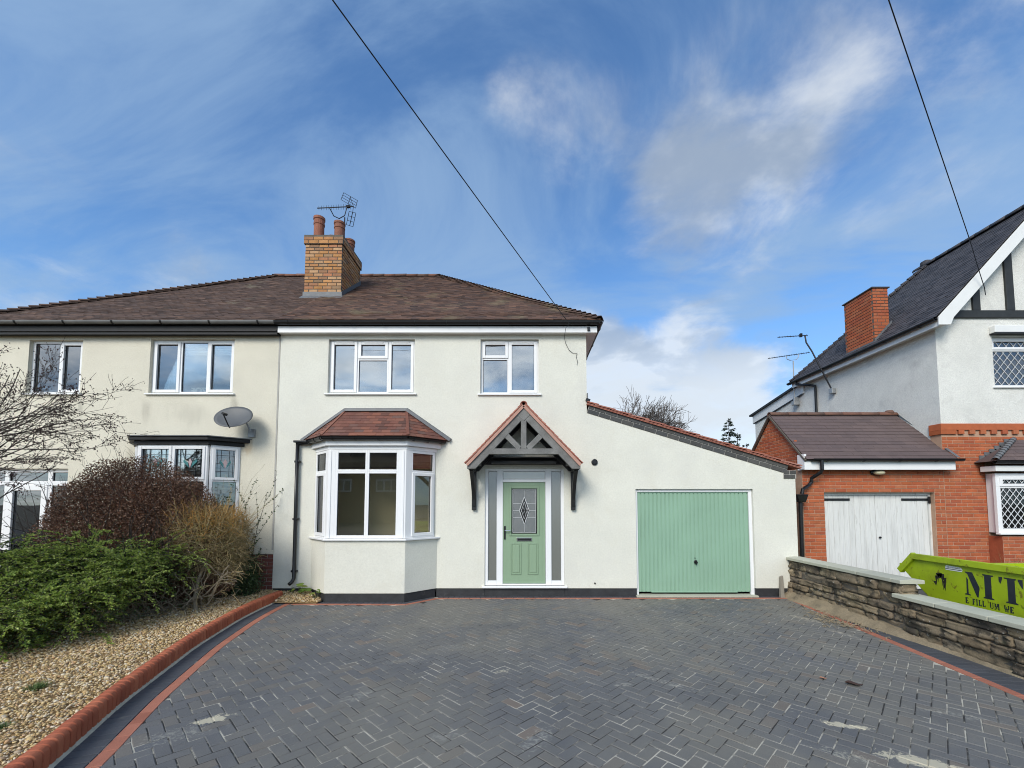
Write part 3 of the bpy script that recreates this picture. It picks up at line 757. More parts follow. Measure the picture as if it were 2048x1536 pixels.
for row in range(-140, 141):
    for c4 in range(-60, 61):
        for (ox, oy, ww, hh) in ((0, 0, 2, 1), (2, -1, 1, 2)):
            gx, gy = (row + 4 * c4 + ox + ww / 2) * W, (row + oy + hh / 2) * W
            x, y = gx * ca - gy * sa, gx * sa + gy * ca - 3.0
            if y < -8.6 or y > 0.1: continue
            if x < kerb_x(y) + 0.27 or x > right_x(y) + 0.02 or y > front_y(x) - 0.02: continue
            me = paver_mesh(0.1945, 0.094, 0.02, 0.0045, 'paver', random.randint(0, 3))
            rz = ANG + (0 if ww == 2 else math.pi / 2) + random.gauss(0, 0.006)
            mx = Matrix.Translation((x + random.gauss(0, 0.0008), y + random.gauss(0, 0.0008), random.gauss(0.0012, 0.0011))) @ Matrix.Rotation(rz, 4, 'Z') @ Matrix.Rotation(random.gauss(0, 0.004), 4, 'X') @ Matrix.Rotation(random.gauss(0, 0.003), 4, 'Y')
            pv.append((me, mx))
def shown(p):   # how large a paver shows: in frame first, nearest first
    q = p[1].translation; dz = q.y - CAM.y
    u = 1045 + 855 * q.x / max(dz, 0.1); vpx = 1006 + 855 * 1.81 / max(dz, 0.1)
    return ((0 if (0 < u < 2048 and vpx < 1530 and dz > 1) else 1000) + (q - CAM).length)
pv.sort(key=shown)
for me, mx in pv[:300]: link('paver', me, None, drive, mx)
join_pieces('herringbone_paving', pv[300:], 'paver', drive)
# border courses: charcoal headers and a red stretcher strip, 4 mm proud
kp = resample(KERB, 0.102)
edge, red = [], []
for i in range(len(kp) - 1):
    a, b = kp[i], kp[i + 1]; t = (b - a).normalized(); n = Vector((t.y, -t.x, 0)); ang = math.atan2(t.y, t.x)
    c = (a + b) / 2
    edge.append((paver_mesh(0.097, 0.2, 0.03, 0.003, 'paver_edge', i % 3), Matrix.Translation(c + n * 0.112 + Vector((0, 0, 0.005))) @ Matrix.Rotation(ang, 4, 'Z')))
kp2 = resample(KERB, 0.205)
for i in range(len(kp2) - 1):
    a, b = kp2[i], kp2[i + 1]; t = (b - a).normalized(); n = Vector((t.y, -t.x, 0)); ang = math.atan2(t.y, t.x); c = (a + b) / 2
    red.append((paver_mesh(0.206, 0.097, 0.03, 0.003, 'paver_red', i % 3), Matrix.Translation(c + n * 0.268 + Vector((0, 0, 0.006))) @ Matrix.Rotation(ang, 4, 'Z')))
def run(pts, step, l, w_, m, out, off, zz):
    for p, q in zip(pts, pts[1:]):
        p, q = Vector((*p, 0)), Vector((*q, 0)); t = (q - p); L = t.length; t.normalize(); n = Vector((-t.y, t.x, 0))
        k = max(1, round(L / step)); ang = math.atan2(t.y, t.x)
        for i in range(k):
            out.append((paver_mesh(L / k - 0.004 if l > w_ else L / k - 0.005, w_, 0.03, 0.003, m, i % 3), Matrix.Translation(p + t * (L * (i + 0.5) / k) + n * off + Vector((0, 0, zz))) @ Matrix.Rotation(ang, 4, 'Z')))
fl = [(-4.12, -0.60), (-3.70, -0.61), (-2.08, -0.63), (-1.62, -0.14), (5.0, -0.12)]
run(fl, 0.205, 0.2, 0.075, 'paver_red', red, 0.0, 0.0062)
run(fl, 0.102, 0.097, 0.115, 'paver_edge', edge, 0.10, 0.005)
rl = [(right_x(-9.2) + 0.04, -9.2), (5.05, -0.12)]
run(rl[::-1], 0.205, 0.2, 0.097, 'paver_red', red, 0.0, 0.0064)
run(rl[::-1], 0.102, 0.097, 0.20, 'paver_edge', edge, 0.155, 0.005)
run(rl[::-1], 0.102, 0.097, 0.20, 'paver_edge', edge, 0.362, 0.0035)
place('red_border_paver', red, 'paver_red', drive, 220, 'red_border_paving')
place('border_paver', edge, 'paver_edge', drive, 250, 'border_paving')

# red bullnose edging, each brick stood on end
edging = thing('brick_edging', (-3.8, -4.0, 0), 'curved red bullnose brick edging between gravel bed and driveway', 'edging')
def bull_mesh(seed):
    r = random.Random(seed); mb = MB(); wd = 0.068; th = 0.10; Hh = 0.172; rad = 0.045
    prof = [(0, -0.08), (th, -0.08), (th, Hh - 0.012), (th - 0.012, Hh)]            # x: 0 drive side .. th gravel side
    prof += [(rad - rad * math.sin(math.pi / 2 * k / 5), Hh - rad + rad * math.cos(math.pi / 2 * k / 5)) for k in range(6)]
    prof = [(a + (r.uniform(-.001, .001)), b) for a, b in prof]
    c = 0.007; n = len(prof); vs = []
    cx, cz = th / 2, Hh / 2
    for y, ins in ((-wd / 2, c), (-wd / 2 + c, 0), (wd / 2 - c, 0), (wd / 2, c)):
        for a, b in prof: vs.append((a + (ins if a < cx else -ins), y, b - (ins if b > cz else 0)))
    fs = [tuple(range(n)), tuple(range(3 * n, 4 * n))[::-1]]
    for L_ in range(3):
        for k in range(n): fs.append((L_ * n + k, L_ * n + (k + 1) % n, (L_ + 1) * n + (k + 1) % n, (L_ + 1) * n + k))
    mb.add(vs, fs); me = mb.mesh('bullnose_brick'); me.materials.append(M['kerb_brick'])
    return me
bms = [bull_mesh(i) for i in range(4)]
kb = resample(KERB, 0.0755)
for i in range(len(kb) - 1):
    a, b = kb[i], kb[i + 1]; t = (b - a).normalized(); c = (a + b) / 2
    mx = Matrix.Identity(4); mx.col[0][:3] = Vector((-t.y, t.x, 0)); mx.col[1][:3] = -t; mx.col[2][:3] = (0, 0, 1)
    mx = Matrix.Translation(c + Vector((0, 0, random.gauss(0, 0.0016)))) @ mx @ Matrix.Rotation(random.gauss(0, 0.012), 4, 'Y')
    link('bullnose_brick', random.choice(bms), None, edging, mx)
mort = MB(); k5 = resample(KERB, 0.15)
for i in range(len(k5) - 1):
    a, b = k5[i], k5[i + 1]; t = (b - a).normalized(); n = Vector((-t.y, t.x, 0))
    t2 = (k5[min(i + 2, len(k5) - 1)] - a).normalized(); n2 = Vector((-t2.y, t2.x, 0))
    A = lambda p, nn, d, z: p + nn * d + Vector((0, 0, z))
    mort.hexa([A(a, n, 0.012, -0.05), A(b, n2, 0.012, -0.05), A(b, n2, 0.092, -0.05), A(a, n, 0.092, -0.05), A(a, n, 0.016, 0.10), A(b, n2, 0.016, 0.10), A(b, n2, 0.088, 0.145), A(a, n, 0.088, 0.145)])
mort.build('mortar_core', 'old_mortar', edging)
fil = MB()
for i in range(len(k5) - 1):
    a, b = k5[i], k5[i + 1]; t = (b - a).normalized(); n = Vector((t.y, -t.x, 0)); t2 = (k5[min(i + 2, len(k5) - 1)] - b); t2 = t2.normalized() if t2.length > 0 else t; n2 = Vector((t2.y, -t2.x, 0))
    w1, w2 = 0.012 + 0.010 * random.random(), 0.012 + 0.010 * random.random()
    A = lambda p, nn, d, z: p + nn * d + Vector((0, 0, z))
    fil.add([A(a, n, -0.004, 0.028), A(b, n2, -0.004, 0.028), A(b, n2, w2, 0.004), A(a, n, w1, 0.004), A(a, n, -0.004, -0.02), A(b, n2, -0.004, -0.02), A(b, n2, w2, -0.02), A(a, n, w1, -0.02)], [(0, 1, 2, 3), (3, 2, 6, 7), (0, 3, 7, 4), (1, 5, 6, 2)])
fil.build('mortar_fillet', 'kerb_mortar', edging)

# gravel bed and its pebbles
gb = MB()
ys = [-9.6 + 0.25 * k for k in range(40)]
gz = 0.095
for y0, y1 in zip(ys, ys[1:]):
    gb.add([(-14, y0, gz), (kerb_x(y0) - 0.08, y0, gz), (kerb_x(y1) - 0.08, y1, gz), (-14, y1, gz)], [(0, 1, 2, 3)])
gb.add([(-14, 0.15, gz), (-4.55, 0.15, gz), (-4.55, 0.26, gz), (-14, 0.26, gz)], [(0, 1, 2, 3)])
tag(gb.build('gravel_bed', 'gravel_bed'), kind='structure')
tag(MB().add([(-4.62, -0.60, 0.03), (-3.70, -0.60, 0.012), (-3.66, -0.46, 0.04), (-4.10, -0.02, 0.10), (-4.62, -0.02, 0.10)], [(0, 1, 2, 3, 4)]).build('gravel_corner', 'gravel_bed'), kind='structure')
def pebbles(name, pts, label):
    n = len(pts)
    ph = (1 + 5 ** .5) / 2
    ico = np.array([(-1, ph, 0), (1, ph, 0), (-1, -ph, 0), (1, -ph, 0), (0, -1, ph), (0, 1, ph), (0, -1, -ph), (0, 1, -ph), (ph, 0, -1), (ph, 0, 1), (-ph, 0, -1), (-ph, 0, 1)]) / 1.9
    fc = np.array([(0, 11, 5), (0, 5, 1), (0, 1, 7), (0, 7, 10), (0, 10, 11), (1, 5, 9), (5, 11, 4), (11, 10, 2), (10, 7, 6), (7, 1, 8), (3, 9, 4), (3, 4, 2), (3, 2, 6), (3, 6, 8), (3, 8, 9), (4, 9, 5), (2, 4, 11), (6, 2, 10), (8, 6, 7), (9, 8, 1)])
    sz = np.clip(rng.lognormal(math.log(0.0095), 0.33, n), 0.005, 0.024)
    sc3 = np.stack([sz * rng.uniform(.9, 1.5, n), sz * rng.uniform(.7, 1.1, n), sz * rng.uniform(.45, .8, n)], 1)
    V = ico[None] * sc3[:, None, :] * rng.uniform(.82, 1.18, (n, 12, 1))
    a = rng.uniform(0, 6.28, n); b = rng.normal(0, .35, n)
    x, y, z = V[..., 0], V[..., 1], V[..., 2]
    cb, sb = np.cos(b)[:, None], np.sin(b)[:, None]; x, z = x * cb - z * sb, x * sb + z * cb
    c_, s_ = np.cos(a)[:, None], np.sin(a)[:, None]; x, y = x * c_ - y * s_, x * s_ + y * c_
    V = np.stack([x, y, z], 2) + pts[:, None, :]
    me = bpy.data.meshes.new(name)
    F_ = (fc[None] + (np.arange(n) * 12)[:, None, None]).reshape(-1, 3)
    np_mesh(me, V.reshape(-1, 3), F_); me.polygons.foreach_set('use_smooth', np.ones(len(F_), bool))
    return tag(link(name, me, 'pebble'), label, 'gravel', kind='stuff')
def np_mesh(me, V, F_):
    k = F_.shape[1]
    me.vertices.add(len(V)); me.vertices.foreach_set('co', np.ascontiguousarray(V, dtype=np.float32).ravel())
    me.loops.add(F_.size); me.loops.foreach_set('vertex_index', np.ascontiguousarray(F_, dtype=np.int32).ravel())
    me.polygons.add(len(F_)); me.polygons.foreach_set('loop_start', np.arange(0, F_.size, k, dtype=np.int32))
    try: me.polygons.foreach_set('loop_total', np.full(len(F_), k, dtype=np.int32))
    except Exception: pass
    me.update(calc_edges=True)
gp = []
while len(gp) < 30000:
    y = rng.uniform(-6.3, 0.1); d = rng.uniform(0, 1) ** 1.25 * 2.3
    x = kerb_x(y) - 0.108 - d
    if x < -6.9: continue
    hump = 0.02 * min(1, d / 0.3) + 0.022 * math.sin(x * 2.1 + y) * min(1, d)
    gp.append((x, y, gz + 0.002 + hump + rng.uniform(0, 0.016)))
while len(gp) < 31200:
    x, y = rng.uniform(-4.6, -3.68), rng.uniform(-0.58, -0.03)
    if y > -0.5 and x > -4.12 - y * -1.0 + 0.0: 
        if x > -4.12 + (-y): continue
    gp.append((x, y, 0.035 + 0.075 * (y + 0.6) / 0.55 + rng.uniform(0, 0.012)))
pebbles('gravel', np.array(gp), 'golden brown pebbles spread between the shrubs and the red edging')

# ------------------------------------------------------------------ the rendered semi-detached house
house = thing('semi_detached_house', (-1.78, 4.0, 0), 'pale grey rendered semi-detached house with sage green front door and side garage', 'house')
F0 = front(0.0)
XL, XR, XG = -4.84, 1.275, 5.355
H_WIN = [(-3.88, -2.155, 3.985, 5.085), (-0.84, 0.325, 3.975, 5.085)]
DOOR = (-0.735, 0.815, 0.17, 2.485)
wall(F0, XL, XR, 0.165, 5.19, H_WIN + [(-3.95, -1.82, 1.16, 2.88), DOOR]).build('wall', 'render', house)
vz = lambda x: 3.585 + (x - XR) * (2.325 - 3.585) / (XG - XR)
GD = (2.215, 4.515, -0.05, 2.085)
wall(F0, XR, XG, -0.05, lambda a: vz(a), [GD, (XR, 2.215, -0.05, 0.165), (4.515, XG, -0.05, 0.165)]).build('garage_wall', 'render', house)
MB().box(XR - 0.25, XR, 0.25, 8.0, -0.05, 5.19).build('side_wall', 'render', house)
MB().box(XG - 0.2, XG, 0.25, 6.0, -0.05, 2.28).build('garage_side_wall', 'render', house)
MB().box(XL, XR - 0.25, 7.75, 8.0, -0.05, 5.19).box(XR, XG - 0.2, 5.8, 6.0, -0.05, 2.3).build('rear_wall', 'render', house)
FP = front(0.014)
for a, b in ((XL, -4.10), (-1.67, DOOR[0] + 0.0), (DOOR[0], DOOR[1]), (DOOR[1], 2.215), (4.515, XG - 0.006)):
    MB().fbox(FP, a + .0005, b - .0005, -0.2, 0, -0.1, 0.163).build('plinth', 'plinth', house, bevel=0.004)
# rooms behind the windows
MB().box(XL + .02, XR - .26, 1.55, 1.65, 0.1, 2.62).box(-1.25, -1.2, 0.26, 3.6, 0.1, 2.62).box(-4.80, -4.74, 0.26, 3.6, 0.1, 2.62).build('room_wall', 'room', house)
MB().box(XL + .02, XR - .26, 3.6, 3.7, 2.78, 5.17).box(-1.25, -1.2, 0.26, 3.6, 2.78, 5.17).build('upper_room_wall', 'room_grey', house)
MB().box(XL + .02, XR - .26, 0.255, 3.6, 0.05, 0.1).box(XL + .02, XR - .26, 0.255, 3.6, 2.64, 2.76).box(XL + .02, XR - .26, 0.255, 7.74, 5.10, 5.17).build('floor_slab', 'room_grey', house)
MB().box(XR + .02, XG - .22, 0.6, 0.7, 0.0, 2.2).build('garage_inner_wall', 'room_grey', house)

# upper windows
a, b, c, d = H_WIN[0]
m1, m2 = a + 0.565, b - 0.545
zt = c + 0.715
window(house, F0, a, b, c, d, [(a, m1, c, d, 'sash'), (m1, m2, zt, d, 'sash'), (m1, m2, c, zt, 'fixed'), (m2, b, c, d, 'sash')],
       vent=((a + 0.12, m1 - 0.09, d - 0.045), (m1 + 0.12, m2 - 0.1, d - 0.045), (m2 + 0.09, b - 0.12, d - 0.045)), label='three-light white window over the bay')
a, b, c, d = H_WIN[1]
m1 = a + 0.56
zt = c + 0.735
window(house, F0, a, b, c, d, [(a, m1, zt, d, 'sash'), (a, m1, c, zt, 'fixed'), (m1, b, c, d, 'sash')],
       vent=((a + 0.1, m1 - 0.08, d - 0.045), (m1 + 0.09, b - 0.1, d - 0.045)), label='two-light white window over the porch')

# bay
BP = [(-4.10, 0.0), (-3.615, -0.485), (-2.15, -0.485), (-1.665, 0.0)]
def bay_poly(o, P=BP):
    return [(P[0][0] - o * 1.414, P[0][1]), (P[1][0] - o * .414, P[1][1] - o), (P[2][0] + o * .414, P[2][1] - o), (P[3][0] + o * 1.414, P[3][1])]
bay = MB().prism([(x, y - (0.002 if y > -.1 else 0)) for x, y in bay_poly(0)], 0.165, 1.12).build('bay_window', 'render', house, bevel=0.004)
MB().prism(bay_poly(-0.014), -0.1, 0.163).build('bay_plinth', 'plinth', bay, bevel=0.005)
MB().prism(bay_poly(0.05), 1.122, 1.158).build('bay_sill', 'upvc', bay, bevel=0.008)
MB().prism(bay_poly(0.045), 2.872, 2.992).build('bay_fascia', 'upvc', bay, bevel=0.006)
MB().prism(bay_poly(-0.012), 2.80, 2.868).build('bay_head', 'upvc', bay, bevel=0.004)
z0, z1 = 1.16, 2.80
tr = 2.395
for i in range(3):
    p, q = BP[i], BP[i + 1]
    Fb, L = fr2(p, q)
    if i == 1:
        e = 0.135
        window(bay, Fb, e, L - e, z0, z1, [(e, L / 2, z0, tr, 'fixed'), (L / 2, L - e, z0, tr, 'fixed'), (e, L / 2, tr, z1, 'fixed'), (L / 2, L - e, tr, z1, 'fixed')], d=-0.02, gl='glass_bay', sill=False, w=0.055, bw=0.075, name='front_light')
    else:
        e0, e1 = (0.05, 0.10) if i == 0 else (0.10, 0.05)
        window(bay, Fb, e0, L - e1, z0, z1, [(e0, L - e1, z0, tr, 'sash'), (e0, L - e1, tr, z1, 'fixed')], d=-0.02, gl='glass_bay', sill=False, w=0.05, bw=0.06, name='side_light')
for (cx, cy), sgn in ((BP[1], -1), (BP[2], 1)):       # white corner posts with ribbed faces
    pts = [(cx - sgn * 0.145, cy + 0.018), (cx - sgn * 0.01, cy + 0.012), (cx + sgn * 0.066, cy + 0.092), (cx + sgn * 0.02, cy + 0.14), (cx - sgn * 0.145, cy + 0.1)]
    MB().prism(pts, z0 + 0.001, z1).build('corner_post', 'upvc', bay, bevel=0.006)
    MB().beam((cx - sgn * 0.055, cy + 0.010, z0 + .01), (cx - sgn * 0.055, cy + 0.010, z1 - .01), 0.03, 0.014, (0, 1, 0)).build('post_cover', 'upvc', bay, bevel=0.004)
# bay roof
EP = bay_poly(0.15); ez = 3.025; T1, T2 = Vector((-3.50, -0.004, 3.615)), Vector((-2.295, -0.004, 3.615))
E3 = [Vector((x, min(y, -0.004), ez)) for x, y in EP]
broof = MB().add([E3[0], E3[1], E3[2], E3[3], T2, T1], [(0, 1, 5), (1, 2, 4, 5), (2, 3, 4), (0, 5, 4, 3), (0, 3, 2, 1)]).build('bay_roof', 'black_stain', house)
def plane_tiles(P, m, parent, each=True, wd=0.165, gauge=0.098, ln=0.19, th=0.012, name='roof_tile', rest=None):
    """P = eave-left, eave-right, top-right, top-left (top may coincide)"""
    A, B_, C_, D_ = [Vector(p) for p in P]
    u = (B_ - A).normalized(); n = u.cross(D_ - A).normalized()
    if n.z < 0: n = -n
    v = n.cross(u)
    if v.z < 0: v = -v
    vl = (D_ - A).dot(v); W0 = (B_ - A).length
    ul = (D_ - A).dot(u) / vl; ur = ((C_ - A).dot(u) - W0) / vl
    tl = tiles(A, u, v, n, lambda t: ul * t, lambda t: W0 + ur * t, vl, wd, gauge, ln, th)
    if each: tiles_each(name, tl, m, parent)
    else: tiles_join(rest or 'roof_tiles', tl, m, parent)
    return n
plane_tiles((E3[0], E3[1], T1, T1), 'bay_tile', broof)
plane_tiles((E3[1], E3[2], T2, T1), 'bay_tile', broof)
plane_tiles((E3[2], E3[3], T2, T2), 'bay_tile', broof)
up = Vector((0, 0, 0.02))
ft = MB()
for p, q in ((E3[1], T1), (E3[2], T2)): ft.beam(p + up * 1.6, q + up * 1.6, 0.055, 0.022)
ft.build('hip_lead', 'bay_tile', broof, bevel=0.006)
fw = MB()
for p, q in ((E3[0], T1), (T1, T2), (T2, E3[3])):
    t = (q - p).normalized(); nn = Vector((-t.z, 0, t.x))
    if nn.z < 0: nn = -nn
    p2, q2 = p - t * 0.02, q + t * 0.02
    A = lambda P_, a_, y_: Vector((P_.x, y_, P_.z)) + nn * a_
    fw.hexa([A(p2, 0.0, -0.075), A(q2, 0.0, -0.075), A(q2, 0.0, -0.006), A(p2, 0.0, -0.006), A(p2, 0.055, -0.06), A(q2, 0.055, -0.06), A(q2, 0.075, -0.006), A(p2, 0.075, -0.006)])
fw.build('lead_flashing', 'lead', broof, bevel=0.005)
gb_ = bay_poly(0.05)
for i in range(3):
    Fb, L = fr2(gb_[i], gb_[i + 1])
    gutter(broof, Fb, -0.03 if i else -0.02, L + 0.03, 3.02, 0.004, 0.052, brackets=0.42 if i == 1 else 0.3)
# rainwater pipe beside the bay
dp = MB().tube([(-4.17, -0.075, 2.985), (-4.30, -0.06, 2.98), (-4.405, -0.06, 2.97)], 0.036, 8).tube([(-4.405, -0.06, 3.0), (-4.402, -0.06, 1.6), (-4.395, -0.06, 0.37), (-4.41, -0.10, 0.30), (-4.43, -0.16, 0.27)], 0.034, 8).build('downpipe', 'black_plastic', house, smooth=True)
for z in (2.62, 1.5, 0.5):
    MB().box(-4.455, -4.35, -0.075, -0.001, z - 0.02, z + 0.02).build('pipe_clip', 'black_plastic', dp, bevel=0.006)
MB().box(-4.46, -4.20, -0.13, -0.03, 2.985, 3.03).build('gutter_outlet', 'black_plastic', dp, bevel=0.01)

# front entrance
ent = MB()
a, b, c, d = DOOR
c += 0.045
FD = front(0.0); dq = -0.03
lx = [a, a + 0.062, -0.505, -0.385, 0.45, 0.565, b - 0.062, b]
for s0_, s1_ in ((lx[0], lx[1]), (lx[2], lx[3]), (lx[4], lx[5]), (lx[6], lx[7])): ent.fbox(FD, s0_, s1_, dq - 0.07, dq, c, d)
for s0_, s1_, zz0, zz1 in ((lx[1], lx[2], c, c + 0.09), (lx[1], lx[2], d - 0.05, d), (lx[3], lx[4], d - 0.05, d), (lx[3], lx[4], 2.222, 2.275), (lx[5], lx[6], c, c + 0.09), (lx[5], lx[6], d - 0.05, d), (lx[3], lx[4], c, c + 0.03)):
    ent.fbox(FD, s0_, s1_, dq - 0.07, dq, zz0, zz1)
ent = ent.build('entrance', 'upvc', house, bevel=0.006, label='white framed entrance with frosted sidelights and green door')
for s0_, s1_, zz0, zz1 in ((lx[1], lx[2], c + .09, d - .05), (lx[5], lx[6], c + .09, d - .05), (lx[3], lx[4], 2.275, d - .05)):
    MB().rect(FD, s0_ - .001, s1_ + .001, zz0 - .001, zz1 + .001, .008, .008, .008, .008, dq - .04, dq - .016).build('gasket', 'grey_metal', ent)
    MB().fbox(FD, s0_, s1_, dq - 0.04, dq - 0.03, zz0, zz1).build('frosted_pane', 'glass_top' if zz0 > 2 else 'glass_frost', ent)
MB().fbox(FD, a - 0.05, b + 0.05, dq - 0.07, 0.05, 0.172, 0.208).build('door_sill', 'upvc', ent, bevel=0.008)
dl0, dl1, dz0, dz1 = lx[3] + 0.006, lx[4] - 0.006, 0.25, 2.216
gx0, gx1, gz0, gz1 = -0.222, 0.292, 1.205, 2.10
leaf = wall(front(0.045), dl0, dl1, dz0, dz1, [(gx0, gx1, gz0, gz1)], 0.045).build('door_leaf', 'sage_door', ent, bevel=0.003)
MB().rect(front(0.045), gx0 - 0.035, gx1 + 0.035, gz0 - 0.035, gz1 + 0.035, .04, .04, .04, .04, -0.005, 0.018).build('glazing_trim', 'sage_door', ent, bevel=0.008)
MB().rect(front(0.045), dl0 + .05, dl1 - .05, dz0 + .06, dz1 - .06, .006, .006, .006, .006, -.001, .002).build('leaf_groove', 'sage_door', ent)
for s0_, s1_ in ((-0.225, -0.025), (0.105, 0.305)):
    mb = MB(); F_ = front(0.045)
    mb.rect(F_, s0_, s1_, 0.42, 1.03, .018, .018, .018, .018, -.004, .014)
    mb.fbox(F_, s0_ + .036, s1_ - .036, -.002, .011, .456, .994)
    mb.build('door_panel', 'sage_door', ent, bevel=0.007)
MB().fbox(front(0.06), gx0, gx1, -0.004, 0.004, gz0, gz1).build('door_glass', 'glass_cathedral', ent)
Fg = front(0.055)
bv = MB().rect(Fg, gx0 + .002, gx1 - .002, gz0 + .002, gz1 - .002, .03, .03, .03, .03, 0.0, 0.004)
cxg, czg = (gx0 + gx1) / 2, (gz0 + gz1) / 2 + 0.01
def dia(mb, cx, cz, w_, h_, d0, d1): mb.fprism(Fg, [(cx, cz - h_), (cx + w_, cz), (cx, cz + h_), (cx - w_, cz)], d0, d1)
for (cx, cz) in ((0, 0.125), (0, -0.125), (-0.046, 0), (0.046, 0)): dia(bv, cxg + cx, czg + cz, 0.044, 0.10, 0.0, 0.004)
for (cx, cz) in ((-0.06, 0.125), (0.06, 0.125), (-0.06, -0.125), (0.06, -0.125)): dia(bv, cxg + cx * .72, czg + cz * 1.0, 0.022, 0.05, 0.0, 0.0035)
dia(bv, cxg, czg + .225, .018, .035, 0, .004); dia(bv, cxg, czg - .225, .018, .035, 0, .004)
bv.build('bevelled_glass', 'bevel_glass', ent)
ld = MB()
def strip(p, q, w_=0.009): ld.beam(Fg(p[0], 0.006, p[1]), Fg(q[0], 0.006, q[1]), w_, 0.004, (0, -1, 0))
ld.rect(Fg, gx0 + .028, gx1 - .028, gz0 + .028, gz1 - .028, .006, .006, .006, .006, 0.003, 0.008)
D1 = 0.272
for sx in (-1, 1):
    strip((cxg, czg + D1), (cxg + sx * 0.098, czg)); strip((cxg, czg - D1), (cxg + sx * 0.098, czg))
    strip((cxg, czg + 0.17), (cxg + sx * 0.075, czg - 0.06), .005); strip((cxg, czg - 0.17), (cxg + sx * 0.075, czg + 0.06), .005)
    for zz_ in (0.135, 0.0, -0.135): strip((cxg + sx * (0.05 if zz_ else 0.098), czg + zz_), (cxg + sx * 0.228, czg + zz_), .005)
strip((cxg, czg + D1), (cxg, gz1 - .03), .005); strip((cxg, czg - D1), (cxg, gz0 + .03), .005)
ld.build('leading', 'lead_strip', ent)
MB().fbox(front(0.045), -0.115, 0.185, 0, 0.012, 1.065, 1.135).build('letter_plate', 'chrome', ent, bevel=0.004)
MB().fbox(front(0.045), -0.095, 0.165, 0.012, 0.018, 1.078, 1.118).build('letter_flap', 'black_plastic', ent, bevel=0.003)
hd = MB().fbox(front(0.045), -0.362, -0.330, 0, 0.012, 1.10, 1.36).tube([(-0.346, 0.035, 1.275), (-0.346, -0.02, 1.275)], .009, 8).tube([(-0.346, -0.015, 1.275), (-0.23, -0.015, 1.272)], .010, 8)
hd.build('door_handle', 'black_plastic', ent, smooth=False)
MB().tube([(-0.346, -0.015, 1.275), (-0.335, -0.0145, 1.275)], .0101, 8).tube([(-0.340, -0.018, 1.2751), (-0.232, -0.018, 1.2721)], .0085, 8).build('handle_lever', 'chrome', ent)

# porch canopy
por = MB(); yf, yb = -0.655, -0.008
FPo = front(yf)
ax = 0.022; zr = 3.655            # outer ridge
hw, ze = 1.045, 2.60
pit = math.atan2(zr - 0.085 - 2.47, hw)
top = lambda s: Vector((ax + s * 0, 0, 0))
canopy = MB().box(ax - 0.88, ax + 0.88, -0.055, -0.003, 2.56, 2.70).build('porch_canopy', 'black_stain', house, bevel=0.006, label='gabled porch canopy with grey timber truss and red tiles')
